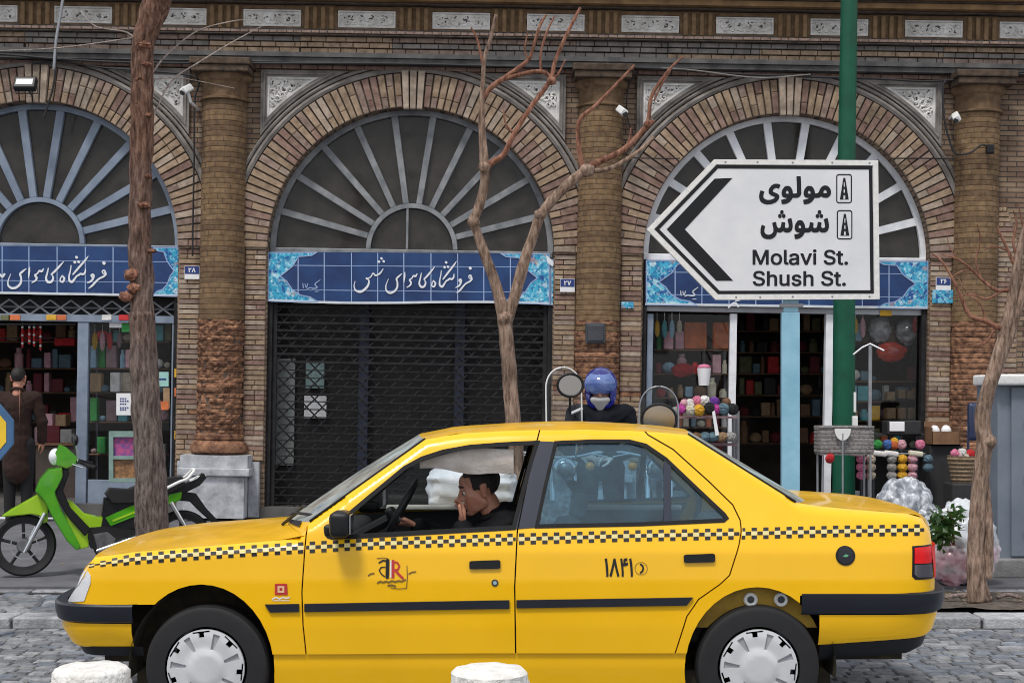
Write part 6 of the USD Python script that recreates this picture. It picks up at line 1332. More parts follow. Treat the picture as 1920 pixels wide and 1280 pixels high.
def person(name_label, base, J, headc, headR, hands, coat, trousers, coat_len=None, hat=False, skin='skin', glove=None):
    t = thing('person', name_label, 'person', base); b = -np.asarray(base, float)
    body = chain((J['pelvis'], .11), (J['waist'], .10), (J['chest'], .115)) + [hull((J['sl'], .05), (J['sr'], .05), (J['chest'], .10)), hull((J['neck'], .056), (J['chest'], .07))]
    for s in 'lr':
        body += chain((J['s'+s], .055), (J['e'+s], .042), (J['w'+s], .029))
        body += chain((J['h'+s], .085), (J['k'+s], .058), (J['a'+s], .042)) + [hull((J['a'+s], .042), (J['t'+s], .032)), hull((J['pelvis'], .10), (J['h'+s], .075))]
    hm = placed(head_parts(), headR, headc); parts = body + [as_manifold(hm), hull((J['neck'], .056), (headc + headR[:3, :3] @ (-.03, 0, -.10), .052))]
    hs = []
    for (w, x, z, side, curl) in hands:
        R = basis(x, z); h = placed(hand(side, curl), R, w); hs.append(h); parts.append(as_manifold(h)) if glove is None else None
    sk = merge(parts, .009, 5); sk.apply_translation(b)
    bo = obj('body', sk, M[skin], t, smooth=True)
    if glove:
        for h in hs: h.apply_translation(b); obj('glove', h, M[glove], t, smooth=True)
    G_ = .018
    jk = chain((J['pelvis'], .135+G_), (J['waist'], .125+G_), (J['chest'], .15+G_)) + [hull((J['sl'], .062+G_), (J['sr'], .062+G_), (J['chest'], .14+G_)), hull((J['neck'], .062), (J['chest'], .10))]
    for s in 'lr': jk += chain((J['s'+s], .058+G_), (J['e'+s], .046+G_), (np.array(J['w'+s])*.92 + np.array(J['e'+s])*.08, .034+G_))
    if coat_len: jk.append(hull((J['pelvis'], .16), (np.array(J['pelvis']) - (0, 0, coat_len), .17)))
    cm = merge(jk, .018, 6); v = np.array(cm.vertices); d = (meshkit.fbm(v * 13, 3, 2) - .5) * .028; cm.vertices = v + cm.vertex_normals * d[:, None]; cm.apply_translation(b)
    obj('jacket' if not coat_len else 'coat', cm, M[coat], t, smooth=True)
    n_ = np.array(J['neck']); th = np.linspace(0, 2*math.pi, 25); f_ = headR[:3, 0] * (1, 1, 0)
    obj('collar', MB().tube([n_ + b + (.072*math.cos(u), .072*math.sin(u), .012 - .03*(f_[0]*math.cos(u) + f_[1]*math.sin(u))) for u in th], .02, 8, False), M[coat], t, smooth=True)
    tr = []
    for s in 'lr': tr += chain((J['h'+s], .098), (J['k'+s], .072), (np.array(J['a'+s]) + (0, 0, .02), .06)) + [hull((J['pelvis'], .142), (J['h'+s], .10))]
    tm = merge(tr, .025, 4); tm.apply_translation(b); obj('trousers', tm, M[trousers], t, smooth=True)
    for s in 'lr': obj('shoe', placed(hull((np.array(J['a'+s]) - (0, 0, .03), .05), (J['t'+s], .04)), np.eye(4), b), M['shoe_black'], t, smooth=True)
    if not hat:
        hp = merge([hair_part()], .010, 6); hp.apply_transform(headR); v = np.array(hp.vertices); hp.vertices = v + hp.vertex_normals * ((meshkit.fbm(v*70, 2, 1) - .5) * .008)[:, None]; hp.apply_translation(headc + b); obj('hair', hp, M['hair_dark'], t, smooth=True)
    for s in (-1, 1):
        e = headc + b + headR[:3, :3] @ (.080, s*.033, .004); obj('eye', blob(.0115, 0, 1, 2).apply_translation(e), M['eye_white'], t, smooth=True)
        e = headc + b + headR[:3, :3] @ (.0905, s*.033, .003); obj('iris', blob(.006, 0, 1, 1).apply_translation(e), M['hair_dark'], t, smooth=True)
        bw = MB().tube([headc + b + headR[:3, :3] @ np.array(q) for q in ((.094, s*.016, .034), (.093, s*.034, .040), (.080, s*.05, .034))], [.006, .0065, .004], 6); obj('eyebrow', bw, M['hair_dark'], t, smooth=True)
    return t
A = lambda *a: np.array(a, float)
# driver, in the near front seat, facing left, hand at his mouth
hc = W(899, 917, 7.46); HR = rot_of(math.pi + .14, math.radians(15), 0)
dj = dict(pelvis=A(.03, 7.485, .60), waist=A(.02, 7.485, .74), chest=A(-.03, 7.485, .90), neck=A(hc[0] + .07, 7.475, .995), sl=A(-.02, 7.32, .945), sr=A(-.02, 7.65, .945), el=A(-.20, 7.27, .84), er=A(-.26, 7.70, .80),
          wl=W(866, 988, 7.36), wr=A(-.50, 7.62, .93), hl=A(-.03, 7.39, .58), hr=A(-.03, 7.58, .58), kl=A(-.46, 7.38, .64), kr=A(-.46, 7.58, .64), al=A(-.78, 7.38, .37), ar=A(-.78, 7.58, .37), tl=A(-.92, 7.38, .38), tr=A(-.92, 7.58, .38))
wl = dj['wl']; up = W(869, 952, 7.38) - wl
person('middle aged man in a black jacket at the taxi wheel, hand at his mouth', (.03, 7.485, .30), dj, hc, HR, [(wl + up*.02, up + A(-.004, .012, 0), A(1, .35, .12), 1, .55), (dj['wr'], A(-.8, -.1, .45), A(-.2, 0, 1), -1, 1.0)], 'jacket_black', 'trousers_dark')
# officer between the two motorcycles
ox, oy, g0 = W(1126, 740, 11.75)[0], 11.75, .124
hc = A(ox, oy - .03, g0 + 1.545); HR = rot_of(-math.pi/2 - .12, math.radians(16), 0)
zr = lambda z: g0 + z
pj = dict(pelvis=A(ox, oy, zr(.95)), waist=A(ox, oy, zr(1.08)), chest=A(ox, oy, zr(1.25)), neck=A(ox, oy - .01, zr(1.40)), sl=A(ox + .205, oy, zr(1.345)), sr=A(ox - .205, oy, zr(1.345)), el=A(ox + .28, oy - .08, zr(1.08)), er=A(ox - .29, oy - .08, zr(1.08)),
          wl=W(1146, 858, 11.42), wr=W(1092, 856, 11.42), hl=A(ox + .10, oy, zr(.90)), hr=A(ox - .10, oy, zr(.90)), kl=A(ox + .11, oy - .02, zr(.50)), kr=A(ox - .11, oy - .02, zr(.50)), al=A(ox + .12, oy, zr(.09)), ar=A(ox - .12, oy, zr(.09)), tl=A(ox + .13, oy - .17, zr(.045)), tr=A(ox - .13, oy - .17, zr(.045)))
of = person('officer in a black jacket and blue helmet between two motorcycles', (ox, oy, g0), pj, hc, HR, [(pj['wl'], A(-1, -.3, -.05), A(0, -.4, 1), 1, .9), (pj['wr'], A(1, -.3, -.05), A(0, -.4, 1), -1, .9)], 'jacket_navy', 'trousers_dark', hat=True, glove='glove_pale')
b = -A(ox, oy, g0); hl_ = sph((-.005, 0, .035), (.150, .135, .142)) + hull(((.02, 0, -.06), .125), ((-.01, 0, .02), .13)); face = m3.Manifold.cube((.2, .17, .15)).translate((.06, -.085, -.085))
hl_ = (hl_ - face) - sph((-.005, 0, .02), (.118, .112, .122)) - m3.Manifold.cube((.6, .6, .2)).translate((-.3, -.3, -.34))
he = placed(hl_.refine_to_length(.02), HR, hc + b); hel = obj('helmet', he, M['helmet_blue'], of, smooth=50)
v, f = lathe([(.157 - .06*(abs(q)**2.6), .04 + q*.085) for q in np.linspace(-1, 1, 9)], 18, 'z', (-.008, 0, .018), -.92, .92)
vz = placed(trimesh.Trimesh(v, np.vstack([f[:, [0, 1, 2]], f[:, [0, 2, 3]]])), HR, hc + b); obj('visor', vz, M['visor_blue'], hel, smooth=True)
cb_ = placed(hull(((.112, .056, -.060), .024), ((.112, -.056, -.060), .024), ((.122, 0, -.065), .024), ((.108, 0, -.140), .020)), HR, hc + b); obj('chin_bar', cb_, mat('chin_grey', (.42, .42, .42), .5, .1), hel, smooth=True)
w = W(1081, 770, 11.62) + b; obj('shoulder_patch', MB().rbox(w, (.11, .07, .02), .008, (0, -.42, 0)), M['paper_white'], of)
# brown coated man in the doorway of the left shop
cx, cy = W(34, 740, 16.9)[0], 16.9
cj = dict(pelvis=A(cx, cy, zr(.98)), waist=A(cx, cy, zr(1.15)), chest=A(cx, cy, zr(1.35)), neck=A(cx, cy, zr(1.53)), sl=A(cx - .2, cy, zr(1.46)), sr=A(cx + .2, cy, zr(1.46)), el=A(cx - .27, cy + .03, zr(1.18)), er=A(cx + .27, cy + .03, zr(1.18)), wl=A(cx - .24, cy + .12, zr(.95)), wr=A(cx + .24, cy + .12, zr(.95)),
          hl=A(cx - .1, cy, zr(.92)), hr=A(cx + .1, cy, zr(.92)), kl=A(cx - .1, cy, zr(.5)), kr=A(cx + .1, cy, zr(.5)), al=A(cx - .1, cy, zr(.09)), ar=A(cx + .1, cy, zr(.09)), tl=A(cx - .1, cy + .16, zr(.045)), tr=A(cx + .1, cy + .16, zr(.045)))
person('man in a long dark brown coat standing in the left shop doorway, back turned', (cx, cy, g0), cj, A(cx, cy + .02, zr(1.69)), rot_of(math.pi/2), [(cj['wl'], A(0, .3, -1), A(-1, 0, 0), 1, .4), (cj['wr'], A(0, .3, -1), A(1, 0, 0), -1, .4)], 'coat_brown', 'trousers_dark', coat_len=.36)
# ------------------------------------------------------------ goods of the shops
COL = dict(white=(.74, .72, .70), pink=(.72, .22, .36), magenta=(.50, .06, .32), yellow=(.72, .40, .03), black=(.02, .02, .022), purple=(.20, .06, .40), slate=(.12, .20, .25), red=(.55, .025, .03), orange=(.62, .16, .05), green=(.03, .25, .05), blue=(.06, .14, .38), beige=(.52, .44, .34), grey=(.36, .35, .34), teal=(.10, .36, .40), cream=(.68, .64, .50), brown=(.19, .10, .05), tan=(.34, .22, .12), maroon=(.16, .02, .03), mauve=(.28, .18, .20), olive=(.14, .14, .07), skyblue=(.25, .42, .55), rose=(.65, .36, .42))
for k, v in COL.items():
    mat('yarn_' + k, v, .9, .22, 60, bump=.9, bscale=260); mat('card_' + k, v, .7, .2, 14)
def yarn_ball(px, py, r_px, D, colr, where, group, squash=1.0):
    k = D / FPX; c = W(px, py, D); r_ = r_px * k
    t = thing('yarn_ball', f'{colr} {where}', 'yarn ball', (c[0], c[1], c[2]), (0, 0, 0), group)
    rr = random.Random(int(px * 13 + py)); obj('ball', blob(r_ * .95, .05, 2, 2, rr.randrange(99), (1, 1, squash)), M['yarn_' + colr], t, smooth=True)
    w = MB()
    for _ in range(7):
        n = np.array([rr.gauss(0, 1) for _ in range(3)]); n /= np.linalg.norm(n); a = np.cross(n, (.3, .5, .8)); a /= np.linalg.norm(a); b = np.cross(n, a); o = rr.uniform(-.35, .35)
        th = np.linspace(0, 2*math.pi, 15); w.tube([(a*math.cos(u) + b*math.sin(u)) * r_ * math.sqrt(1 - o*o) * (1, 1, squash) + n*o*r_ * (1, 1, squash) for u in th], r_ * .09, 4, False)
    obj('wound_yarn', w, M['yarn_' + colr], t, smooth=True)
    return t
def rect_thing(name, label, cat, x0, y0, x1, y1, D, depth, m, group=None, r_=.012, tilt=0.0):
    k = D / FPX; c = W((x0+x1)/2, (y0+y1)/2, D + depth/2)
    return obj(name, MB().rbox(c, ((x1-x0)*k, depth, (y1-y0)*k), min(r_, depth*.45, (y1-y0)*k*.45), (0, tilt, 0)), M[m], None, smooth=40, label=label, cat=cat, group=group)
# ---- right shop, left display window and the rack of yarn before it
Dw = FACADE + .75
for (x0, x1, lb) in ((1282, 1324, 'large orange packet on the top shelf of the right shop window, left one'), (1336, 1366, 'large orange packet half hidden behind the window post of the right shop')):
    rect_thing('orange_packet', lb, 'packet', x0, 604, x1, 654, Dw, .12, 'card_orange')
rr = random.Random(77)
def shelf(x0, x1, py, D, dep=.3, m='card_brown'):
    c = W((x0+x1)/2, py, D + dep/2); t = obj('shelf', MB().b(c[0] - (x1-x0)*D/FPX/2, c[0] + (x1-x0)*D/FPX/2, D, D + dep, c[2] - .012, c[2] + .012), M[m], None, label=f'display shelf behind the shop glass at the height of {py} rows' , cat='shelf'); return t
SH = {}
def shop_shelves(tagname, x0, x1, rows, D, cols, seed, desc, skip=()):
    "display shelves with a row of small goods on each"
    r_ = random.Random(seed); k = D / FPX; short = dict(zip((3, 9, 21, 31, 41), ('right shop left window', 'right shop right window', 'left shop window', 'right shop back wall', 'left shop back wall')))[seed]
    rk = thing('display_rack', desc, 'rack', W((x0+x1)/2, 740, D) * (1, 1, 0) + (0, .15, .12)); o = -np.array([W((x0+x1)/2, 740, D)[0], D + .15, .12])
    a, b = W(x0, 740, D)[0] + o[0], W(x1, 740, D)[0] + o[0]
    for py in rows: obj('shelf', MB().b(a, b, -.17, .2, W(0, py, D)[2] + o[2] - .015, W(0, py, D)[2] + o[2]), M['card_brown'], rk)
    for x in (a, b): obj('upright', MB().b(x - .015, x + .015, .17, .2, 0.0, W(0, rows[0] - 40, D)[2] + o[2]), M['dark_steel'], rk)
    NUM = ['first', 'second', 'third', 'fourth', 'fifth', 'sixth', 'seventh', 'eighth', 'ninth', 'tenth', 'eleventh', 'twelfth', 'thirteenth']
    for ri, py in enumerate(rows):
        nth = 0; x = x0 + 3; hmax = (rows[ri] - rows[ri-1] if ri else 42) - 8
        while x < x1 - 6:
            w_ = r_.uniform(9, 24); h_ = min(hmax, r_.uniform(16, 46)); c_ = r_.choice(cols)
            if not any(s0 < x + w_/2 < s1 and p0 < py <= p1 for s0, s1, p0, p1 in skip):
                kind = r_.random(); lab = f'{c_} %s, {NUM[nth]} from the left on the {NUM[ri]} shelf, {short}'; nth += 1
                if kind < .5: rect_thing('packet', lab % 'packet', 'packet', x, py - h_, x + w_, py - .5, D + r_.uniform(-.12, .02), .12, 'card_' + c_, f'goods on the shelves, {tagname}')
                elif kind < .8:
                    rd = min(w_, h_) / 2; c = W(x + w_/2, py - rd, D); m = blob(rd * k, .12, 2, 2, r_.randrange(99), (1.15, 1, .95)).apply_translation(c + (0, r_.uniform(-.08, .05), 0))
                    obj('yarn_skein', m, M['yarn_' + c_], None, smooth=True, label=lab % 'yarn skein', cat='yarn', group=f'goods on the shelves, {tagname}')
                else:
                    c = W(x + w_/2, py, D); h2 = h_ * k
                    obj('jar', MB().add(*lathe([(0, 0), (w_*.4*k, 0), (w_*.42*k, h2*.7), (w_*.25*k, h2*.8), (w_*.27*k, h2), (0, h2)], 12, c=c)), M['card_' + c_], None, smooth=40, label=lab % 'jar', cat='jar', group=f'goods on the shelves, {tagname}')
            x += w_ + r_.uniform(.5, 4)
    return rk
dim = ['mauve', 'tan', 'olive', 'brown', 'slate', 'grey', 'maroon', 'teal', 'beige', 'black']
shop_shelves('left window of the right shop', 1226, 1366, (655, 700, 745, 800, 850), FACADE + .75, dim + ['red', 'green', 'skyblue', 'cream', 'orange', 'rose', 'white'], 3, 'shelves in the left window of the right shop', [(1278, 1370, 600, 656)])
shop_shelves('right window of the right shop', 1563, 1726, (640, 714, 752, 788, 840), FACADE + .75, dim + ['tan', 'red', 'orange', 'skyblue', 'cream', 'white', 'rose', 'yellow'], 9, 'shelves in the right window of the right shop', [(1645, 1700, 641, 715)])
shop_shelves('left shop window', 168, 318, (640, 690, 735, 790, 850), FACADE + .70, dim + ['rose', 'cream', 'green', 'beige', 'mauve', 'white', 'red', 'skyblue'], 21, 'shelves in the window of the left shop')
shop_shelves('back wall of the right shop', 1382, 1546, (620, 660, 700, 740, 780, 830), FACADE + 2.6, ['brown', 'maroon', 'olive', 'black', 'slate', 'tan', 'red'], 31, 'shelves on the back wall of the right shop')
shop_shelves('back wall of the left shop', -30, 142, (640, 690, 735, 790), FACADE + 2.2, ['brown', 'maroon', 'red', 'black', 'slate', 'rose', 'tan'], 41, 'shelves on the back wall of the left shop')
c = W(1320, 704, FACADE + .06); k = (FACADE + .06) / FPX
cup = thing('paper_cup', 'white cup filled with pink yarn in the left window of the right shop', 'cup', c); obj('cup', MB().add(*lathe([(0, -.12), (.062, -.12), (.085, .09), (.08, .09), (.06, -.1)], 20)), M['paper_white'], cup, smooth=40); obj('yarn', blob(.08, .2, 2.5, 2, 4, (1, 1, .5)).apply_translation((0, 0, .1)), M['yarn_pink'], cup, smooth=True); obj('hook', MB().tube([(0, 0, .1), (0, 0, .35)], .004, 5), M['dark_steel'], cup)
c = W(1280, 694, FACADE + .5); obj('red_cloth', blob(.14, .35, 2, 3, 8, (1, .6, .6)).apply_translation(c), M['yarn_red'], None, smooth=True, label='crumpled red cloth in the left window of the right shop', cat='cloth')
c = W(1672, 660, FACADE + .55); obj('red_bag', blob(.19, .3, 2, 3, 5, (1, .6, .62)).apply_translation(c), mat('bag_red', (.62, .06, .03), .3, .2, 9, coat=.4), None, smooth=True, label='glossy orange red plastic bag in the right window of the right shop', cat='bag')
mat('clear_plastic', (.12, .13, .14), .25, .3, 9, col2=(.42, .43, .44), coat=.4, bump=.5, bscale=30)
mat('frame_mint', (.20, .30, .27), .6, .15, 12); mat('note_mint', (.33, .58, .54), .8, .08, 12)
for (px, py, s, lb) in ((1650, 618, .17, 'left clear plastic bag hanging at the top of the right shop window'), (1700, 622, .16, 'right clear plastic bag hanging at the top of the right shop window')):
    obj('plastic_bag', blob(s, .35, 2.4, 3, int(px), (.8, .5, 1)).apply_translation(W(px, py, FACADE + .55)), M['clear_plastic'], None, smooth=True, label=lb, cat='bag')
Dr = 16.75
rk = thing('yarn_rack', 'low wire rack crowded with yarn balls left of the right shop door', 'rack', W(1315, 740, Dr) * (1, 1, 0) + (0, .2, .124)); o = -np.array([W(1315, 740, Dr)[0], Dr + .2, .124]); xa, xb = W(1258, 740, Dr)[0] + o[0], W(1384, 740, Dr)[0] + o[0]
for py in (781, 832, 890): z = W(0, py, Dr)[2] + o[2]; obj('shelf', MB().b(xa, xb, -.22, .2, z - .02, z), M['card_mauve'], rk)
for x in (xa, xb):
    for y in (-.22, .2): obj('leg', MB().tube([(x, y, 0), (x, y, W(0, 770, Dr)[2] + o[2])], .014, 6), M['grey_metal'], rk)
for q in range(6): obj('wire', MB().tube([(xb, -.2 + q*.08, .2), (xb, -.2 + q*.08, W(0, 772, Dr)[2] + o[2])], .006, 5), M['grey_metal'], rk)
wh_ = 'yarn ball on the low rack by the right shop door'
for (px, py, r_, c_, ex) in ((1267, 771, 9, 'grey', ''), (1276, 767, 9.5, 'magenta', ''), (1294, 757, 9.5, 'white', ' behind'), (1307, 751, 9, 'pink', ' on top'), (1295, 769, 10, 'cream', ''), (1311, 769, 11, 'yellow', ''), (1321, 752, 10.5, 'white', ' on top'), (1330, 766, 11.5, 'black', ''), (1340, 752, 9, 'purple', ' on top'), (1343, 767, 9, 'magenta', ' at right'), (1357, 766, 11, 'slate', ''), (1374, 767, 10.5, 'black', ' at its right end'), (1283, 756, 8, 'rose', ' behind'), (1362, 754, 8, 'brown', ' on top')):
    yarn_ball(px, py, r_, Dr - (.05 if 'on top' in ex or 'behind' in ex else .16), c_, wh_.replace('yarn ball', 'yarn ball' + ex), 'yarn balls on the low rack')
for i, (px, c_) in enumerate(((1292, 'olive'), (1306, 'brown'), (1322, 'slate'), (1338, 'slate'), (1354, 'tan'), (1370, 'grey'))): yarn_ball(px, 819, 11, Dr - .12, c_, f'yarn ball, {("first", "second", "third", "fourth", "fifth", "sixth")[i]} from the left on the second shelf of the low rack', 'yarn balls on the second shelf', .8)
for i, (px, c_) in enumerate(((1300, 'tan'), (1320, 'tan'), (1342, 'brown'), (1362, 'white'))): yarn_ball(px, 873, 13, Dr - .12, c_, f'big yarn ball, {("first", "second", "third", "fourth")[i]} from the left on the bottom shelf of the low rack', 'yarn balls on the bottom shelf', .8)
c = W(1340, 792, Dr - .26); obj('price_tag', MB().prism(Polygon([(c[0]-.03, c[2]+.12), (c[0]+.0, c[2]+.14), (c[0]+.05, c[2]-.14), (c[0]+.01, c[2]-.15)]), c[1], c[1]-.004), M['paper_white'], None, label='narrow white paper tag hanging from the yarn rack', cat='tag')
# ---- right of the door: crate, stand, table, boxes, hanging skeins, basket
mat('wicker_grey', (.12, .11, .11), .85, .3, 40, col2=(.34, .32, .31), bump=.9, bscale=160)
Dc = 15.6; k = Dc / FPX; c = W(1582, 825, Dc)
cr = thing('wicker_crate', 'grey wicker crate on thin legs in front of the green pole', 'crate', (c[0], Dc, .124)); zt = W(0, 800, Dc)[2] - .124; zb = W(0, 848, Dc)[2] - .124; hw = 49*k
for i in range(7):
    z = zb + (zt - zb) * (i + .5) / 7
    for y in (-.15, .15): obj('slat', MB().rbox((0, y, z), (2*hw, .02, (zt-zb)/7*.86), .006), M['wicker_grey'], cr)
    for s in (-1, 1): obj('slat', MB().rbox((s*hw, 0, z), (.02, .30, (zt-zb)/7*.86), .006), M['wicker_grey'], cr)
for s in (-1, 1):
    for y in (-.14, .14): obj('leg', MB().tube([(s*hw*.9, y, 0), (s*hw*.9, y, zb + .02)], .012, 6), M['grey_metal'], cr)
obj('rim', MB().tube([(-hw, -.16, zt), (hw, -.16, zt), (hw, .16, zt), (-hw, .16, zt), (-hw, -.16, zt)], .014, 6), M['wicker_grey'], cr)
obj('base', MB().b(-hw, hw, -.15, .15, zb - .02, zb), M['wicker_grey'], cr)
c = W(1580, 812, Dc - .2); tg = thing('price_stand', 'thin steel stand with a pale half round price tag before the wicker crate', 'stand', (c[0], c[1], .124)); z0 = c[2] - .124
obj('rod', MB().tube([(0, 0, 0), (0, 0, z0)], .010, 6), M['grey_metal'], tg); obj('tag', MB().prism(Polygon([(15*k*math.cos(a), z0 + .05 + 22*k*math.sin(a)) for a in np.linspace(math.pi, 2*math.pi, 16)]), -.006, .002), M['white_plastic'], tg); obj('foot', MB().add(*lathe([(0, .02), (.12, .015), (.13, 0), (0, 0)], 20)), M['dark_steel'], tg)
yarn_ball(1556, 859, 9, Dc - .17, 'red', 'yarn ball hanging under the wicker crate', None)
c = W(1630, 700, 16.2); cl = thing('clothes_rail', 'thin upright steel pole with a hooked top in front of the right shop window', 'pole', (c[0], 16.2, .124)); zt = W(0, 648, 16.2)[2] - .124
obj('pole', MB().tube([(0, 0, 0), (.01, 0, zt)], .022, 8), M['grey_metal'], cl); obj('hook', MB().tube([(-.18, 0, zt - .1), (-.08, 0, zt - .02), (.01, 0, zt + .02), (.14, -.1, zt - .06)], .012, 6), M['grey_metal'], cl); obj('foot', MB().add(*lathe([(0, .02), (.16, .015), (.17, 0), (0, 0)], 20)), M['dark_steel'], cl)
c = W(1603, 740, 15.9); obj('white_lamp_tube', MB().tube([W(1603, 735, 15.9), W(1603, 772, 15.9)], .014, 8).rbox(W(1603, 790, 15.9), (.06, .05, .12), .01), M['white_plastic'], None, label='narrow white tube and handle beside the green pole', cat='tube')
Dt = 16.3; k = Dt / FPX
tb = thing('sales_table', 'dark sales table carrying boxes and yarn in front of the right window', 'table', W(1690, 740, Dt) * (1, 1, 0) + (0, .3, .124)); o = -np.array([W(1690, 740, Dt)[0], Dt + .3, .124]); a, b = W(1636, 0, Dt)[0] + o[0], W(1748, 0, Dt)[0] + o[0]
for py in (814, 843): z = W(0, py, Dt)[2] + o[2]; obj('top', MB().b(a, b, -.28, .3, z - .02, z), M['card_black'], tb)
for x in (a + .02, (a+b)/2, b - .02):
    for y in (-.27, .28): obj('leg', MB().tube([(x, y, 0), (x, y, W(0, 814, Dt)[2] + o[2])], .014, 6), M['dark_steel'], tb)
z = W(0, 850, Dt)[2] + o[2]; obj('rail', MB().tube([(a - .15, -.33, z), (b, -.33, z)], .008, 6), M['grey_metal'], tb); obj('back_panel', MB().b(a, b, .29, .3, .02, z), M['card_black'], tb)
bx = rect_thing('display_box', 'black box with a white label on the sales table', 'box', 1658, 788, 1722, 814, Dt - .02, .25, 'card_black'); rect_thing('box_label', 'white label on the black box of the sales table', 'label', 1668, 790, 1696, 808, Dt - .035, .008, 'paper_white')
for i, (x, y, w_, h_) in enumerate(((1668, 746, 16, 26), (1690, 744, 14, 28), (1706, 745, 15, 27), (1668, 782, 17, 32), (1688, 782, 16, 32), (1708, 782, 15, 32))): rect_thing('brown_box', f'{("left", "middle", "right")[i % 3]} tan cardboard box in the {"upper" if i < 3 else "lower"} row behind the right window', 'box', x - 8, y - h_ + 14, x + w_ - 8, y + 3, FACADE + .5, .16, 'card_tan', f'tan boxes, {"upper" if i < 3 else "lower"} row')
ct = thing('carton', 'open brown carton with white things at the end of the sales table', 'box', W(1766, 812, 16.2)); s_ = 16.2 / FPX
obj('box', MB().b(-26*s_, 26*s_, -.16, .16, -22*s_, -20*s_).b(-26*s_, 26*s_, -.16, -.15, -22*s_, 4*s_).b(-26*s_, 26*s_, .15, .16, -22*s_, 22*s_).b(-26*s_, -25*s_, -.16, .16, -22*s_, 12*s_).b(25*s_, 26*s_, -.16, .16, -22*s_, 12*s_), M['card_brown'], ct)
for i, dx in enumerate((-.08, .05)): obj('paper_roll', blob(.055, .15, 2, 2, i, (1, 1, 1.3)).apply_translation((dx, 0, .02)), M['paper_white'], ct, smooth=True)
obj('carton_stand', MB().b(W(1738, 0, 16.2)[0], W(1800, 0, 16.2)[0], 16.1, 16.5, .124, W(0, 834.5, 16.2)[2]), M['card_black'], None, label='dark stand under the brown carton by the right column', cat='stand')
for (px, c_, ex) in ((1645, 'green', ''), (1664, 'blue', ''), (1677, 'yellow', ''), (1676, 'orange', ''), (1690, 'rose', ''), (1725, 'pink', '')): yarn_ball(px, 833 if c_ != 'yellow' else 827, 9 if c_ != 'yellow' else 7, Dt - .2, c_, 'yarn ball on the lower shelf of the sales table', None)
for (px, c_, n) in ((1615, 'pink', 3), (1633, 'beige', 3), (1672, 'grey', 3), (1692, 'yellow', 3), (1711, 'rose', 3), (1740, 'slate', 2)):
    for i in range(n): yarn_ball(px, (860 if i == 0 else 860 + i*15.5), 9, 15.95, c_, f'yarn roll, {("topmost", "middle", "lowest")[i if n == 3 else i * 2]} of its column below the sales table rail', 'yarn rolls hanging in columns', .9)
for (px, c_) in ((1606, 'rose'), (1672, 'white'), (1718, 'cream'), (1650, 'white')):
    rect_thing('yarn_flap', f'{c_} folded yarn pack on the rail over the {dict(rose="pink", white="grey", cream="rose").get(c_, c_) if px != 1650 else "gap between the pink and grey"} rolls', 'yarn', px - 14, 845, px + 12, 855, 15.9, .1, 'yarn_' + c_, 'folded yarn packs on the rail', .02, .12)
c = W(1806, 872, 15.6); k = 15.6 / FPX; bk = thing('wicker_basket', 'brown wicker basket of yarn balls beside the right tree', 'basket', c)
v, f = lathe([(0, -32*k), (20*k, -32*k), (28*k, 14*k), (29*k, 18*k), (26*k, 18*k), (19*k, -28*k)], 28); obj('basket', (v, f), mat('wicker_brown', (.13, .085, .05), .85, .3, 45, col2=(.34, .25, .16), bump=.9, bscale=150), bk, smooth=40)
for i in range(6): r0 = (20 + 8*(i+.5)/6)*k; obj('weave', MB().tube([(r0*1.01*math.cos(u), r0*1.01*math.sin(u), (-30 + 46*(i+.5)/6)*k) for u in np.linspace(0, 6.2832, 29)], .014, 5, False), M['wicker_brown'], bk, smooth=True)
obj('basket_stool', MB().rbox((c[0], c[1], (c[2] - 32*k + .124)/2), (.34, .34, c[2] - 32*k - .126), .02), M['card_black'], None, label='dark box carrying the brown wicker basket', cat='box')
for (px, py, c_) in ((1791, 850, 'pink'), (1804, 848, 'white'), (1819, 851, 'red'), (1798, 856, 'rose'), (1812, 857, 'cream')): yarn_ball(px, py, 8.5, 15.55, c_, 'yarn ball on top of the brown basket by the right tree', None)
c = W(1836, 790, 15.8); obj('padded_backrest', MB().rbox(c, (.26, .10, .42), .05), M['bike_navy'], None, smooth=40, label='dark navy padded chair back behind the right tree', cat='chair')
obj('chair_seat', MB().rbox((c[0], c[1] - .2, .55), (.36, .40, .08), .03).tube([(c[0]-.14, c[1]-.36, .52), (c[0]-.15, c[1]-.37, .124)], .014, 6).tube([(c[0]+.14, c[1]-.36, .52), (c[0]+.15, c[1]-.37, .124)], .014, 6).tube([(c[0]-.12, c[1], .124), (c[0]-.12, c[1], c[2])], .014, 6).tube([(c[0]+.12, c[1], .124), (c[0]+.12, c[1], c[2])], .014, 6), M['bike_navy'], stage.GetPrimAtPath('/World/padded_backrest'))
# hanging hanks of yarn at the top of the shop windows
for (xs, py, lbl, D) in (((1232, 1246, 1260, 1274), 600, 'left window of the right shop', FACADE + .35), ((1576, 1590, 1604, 1618, 1716), 596, 'right window of the right shop', FACADE + .35), ((178, 192, 206, 224), 622, 'left shop window', FACADE + .35)):
    rr = random.Random(int(py + xs[0])); kk = D / FPX; cs = rr.sample(['rose', 'cream', 'teal', 'red', 'olive', 'skyblue', 'mauve', 'yellow', 'beige'], len(xs))
    for px, c_ in zip(xs, cs):
        t = thing('yarn_hank', f'{c_} hank of yarn hanging at the top of the {lbl}', 'yarn', W(px, py, D), (0, 0, 0), 'hanks hanging in the shop windows'); h = rr.uniform(22, 38) * kk
        obj('hank', blob(1, .1, 2, 2, px, (5*kk, 4*kk, h*.5)).apply_translation((0, 0, -h*.5)), M['yarn_' + c_], t, smooth=True); obj('loop', MB().tube([(0, 0, -.01), (0, 0, .09)], .004, 4), M['card_white'], t)
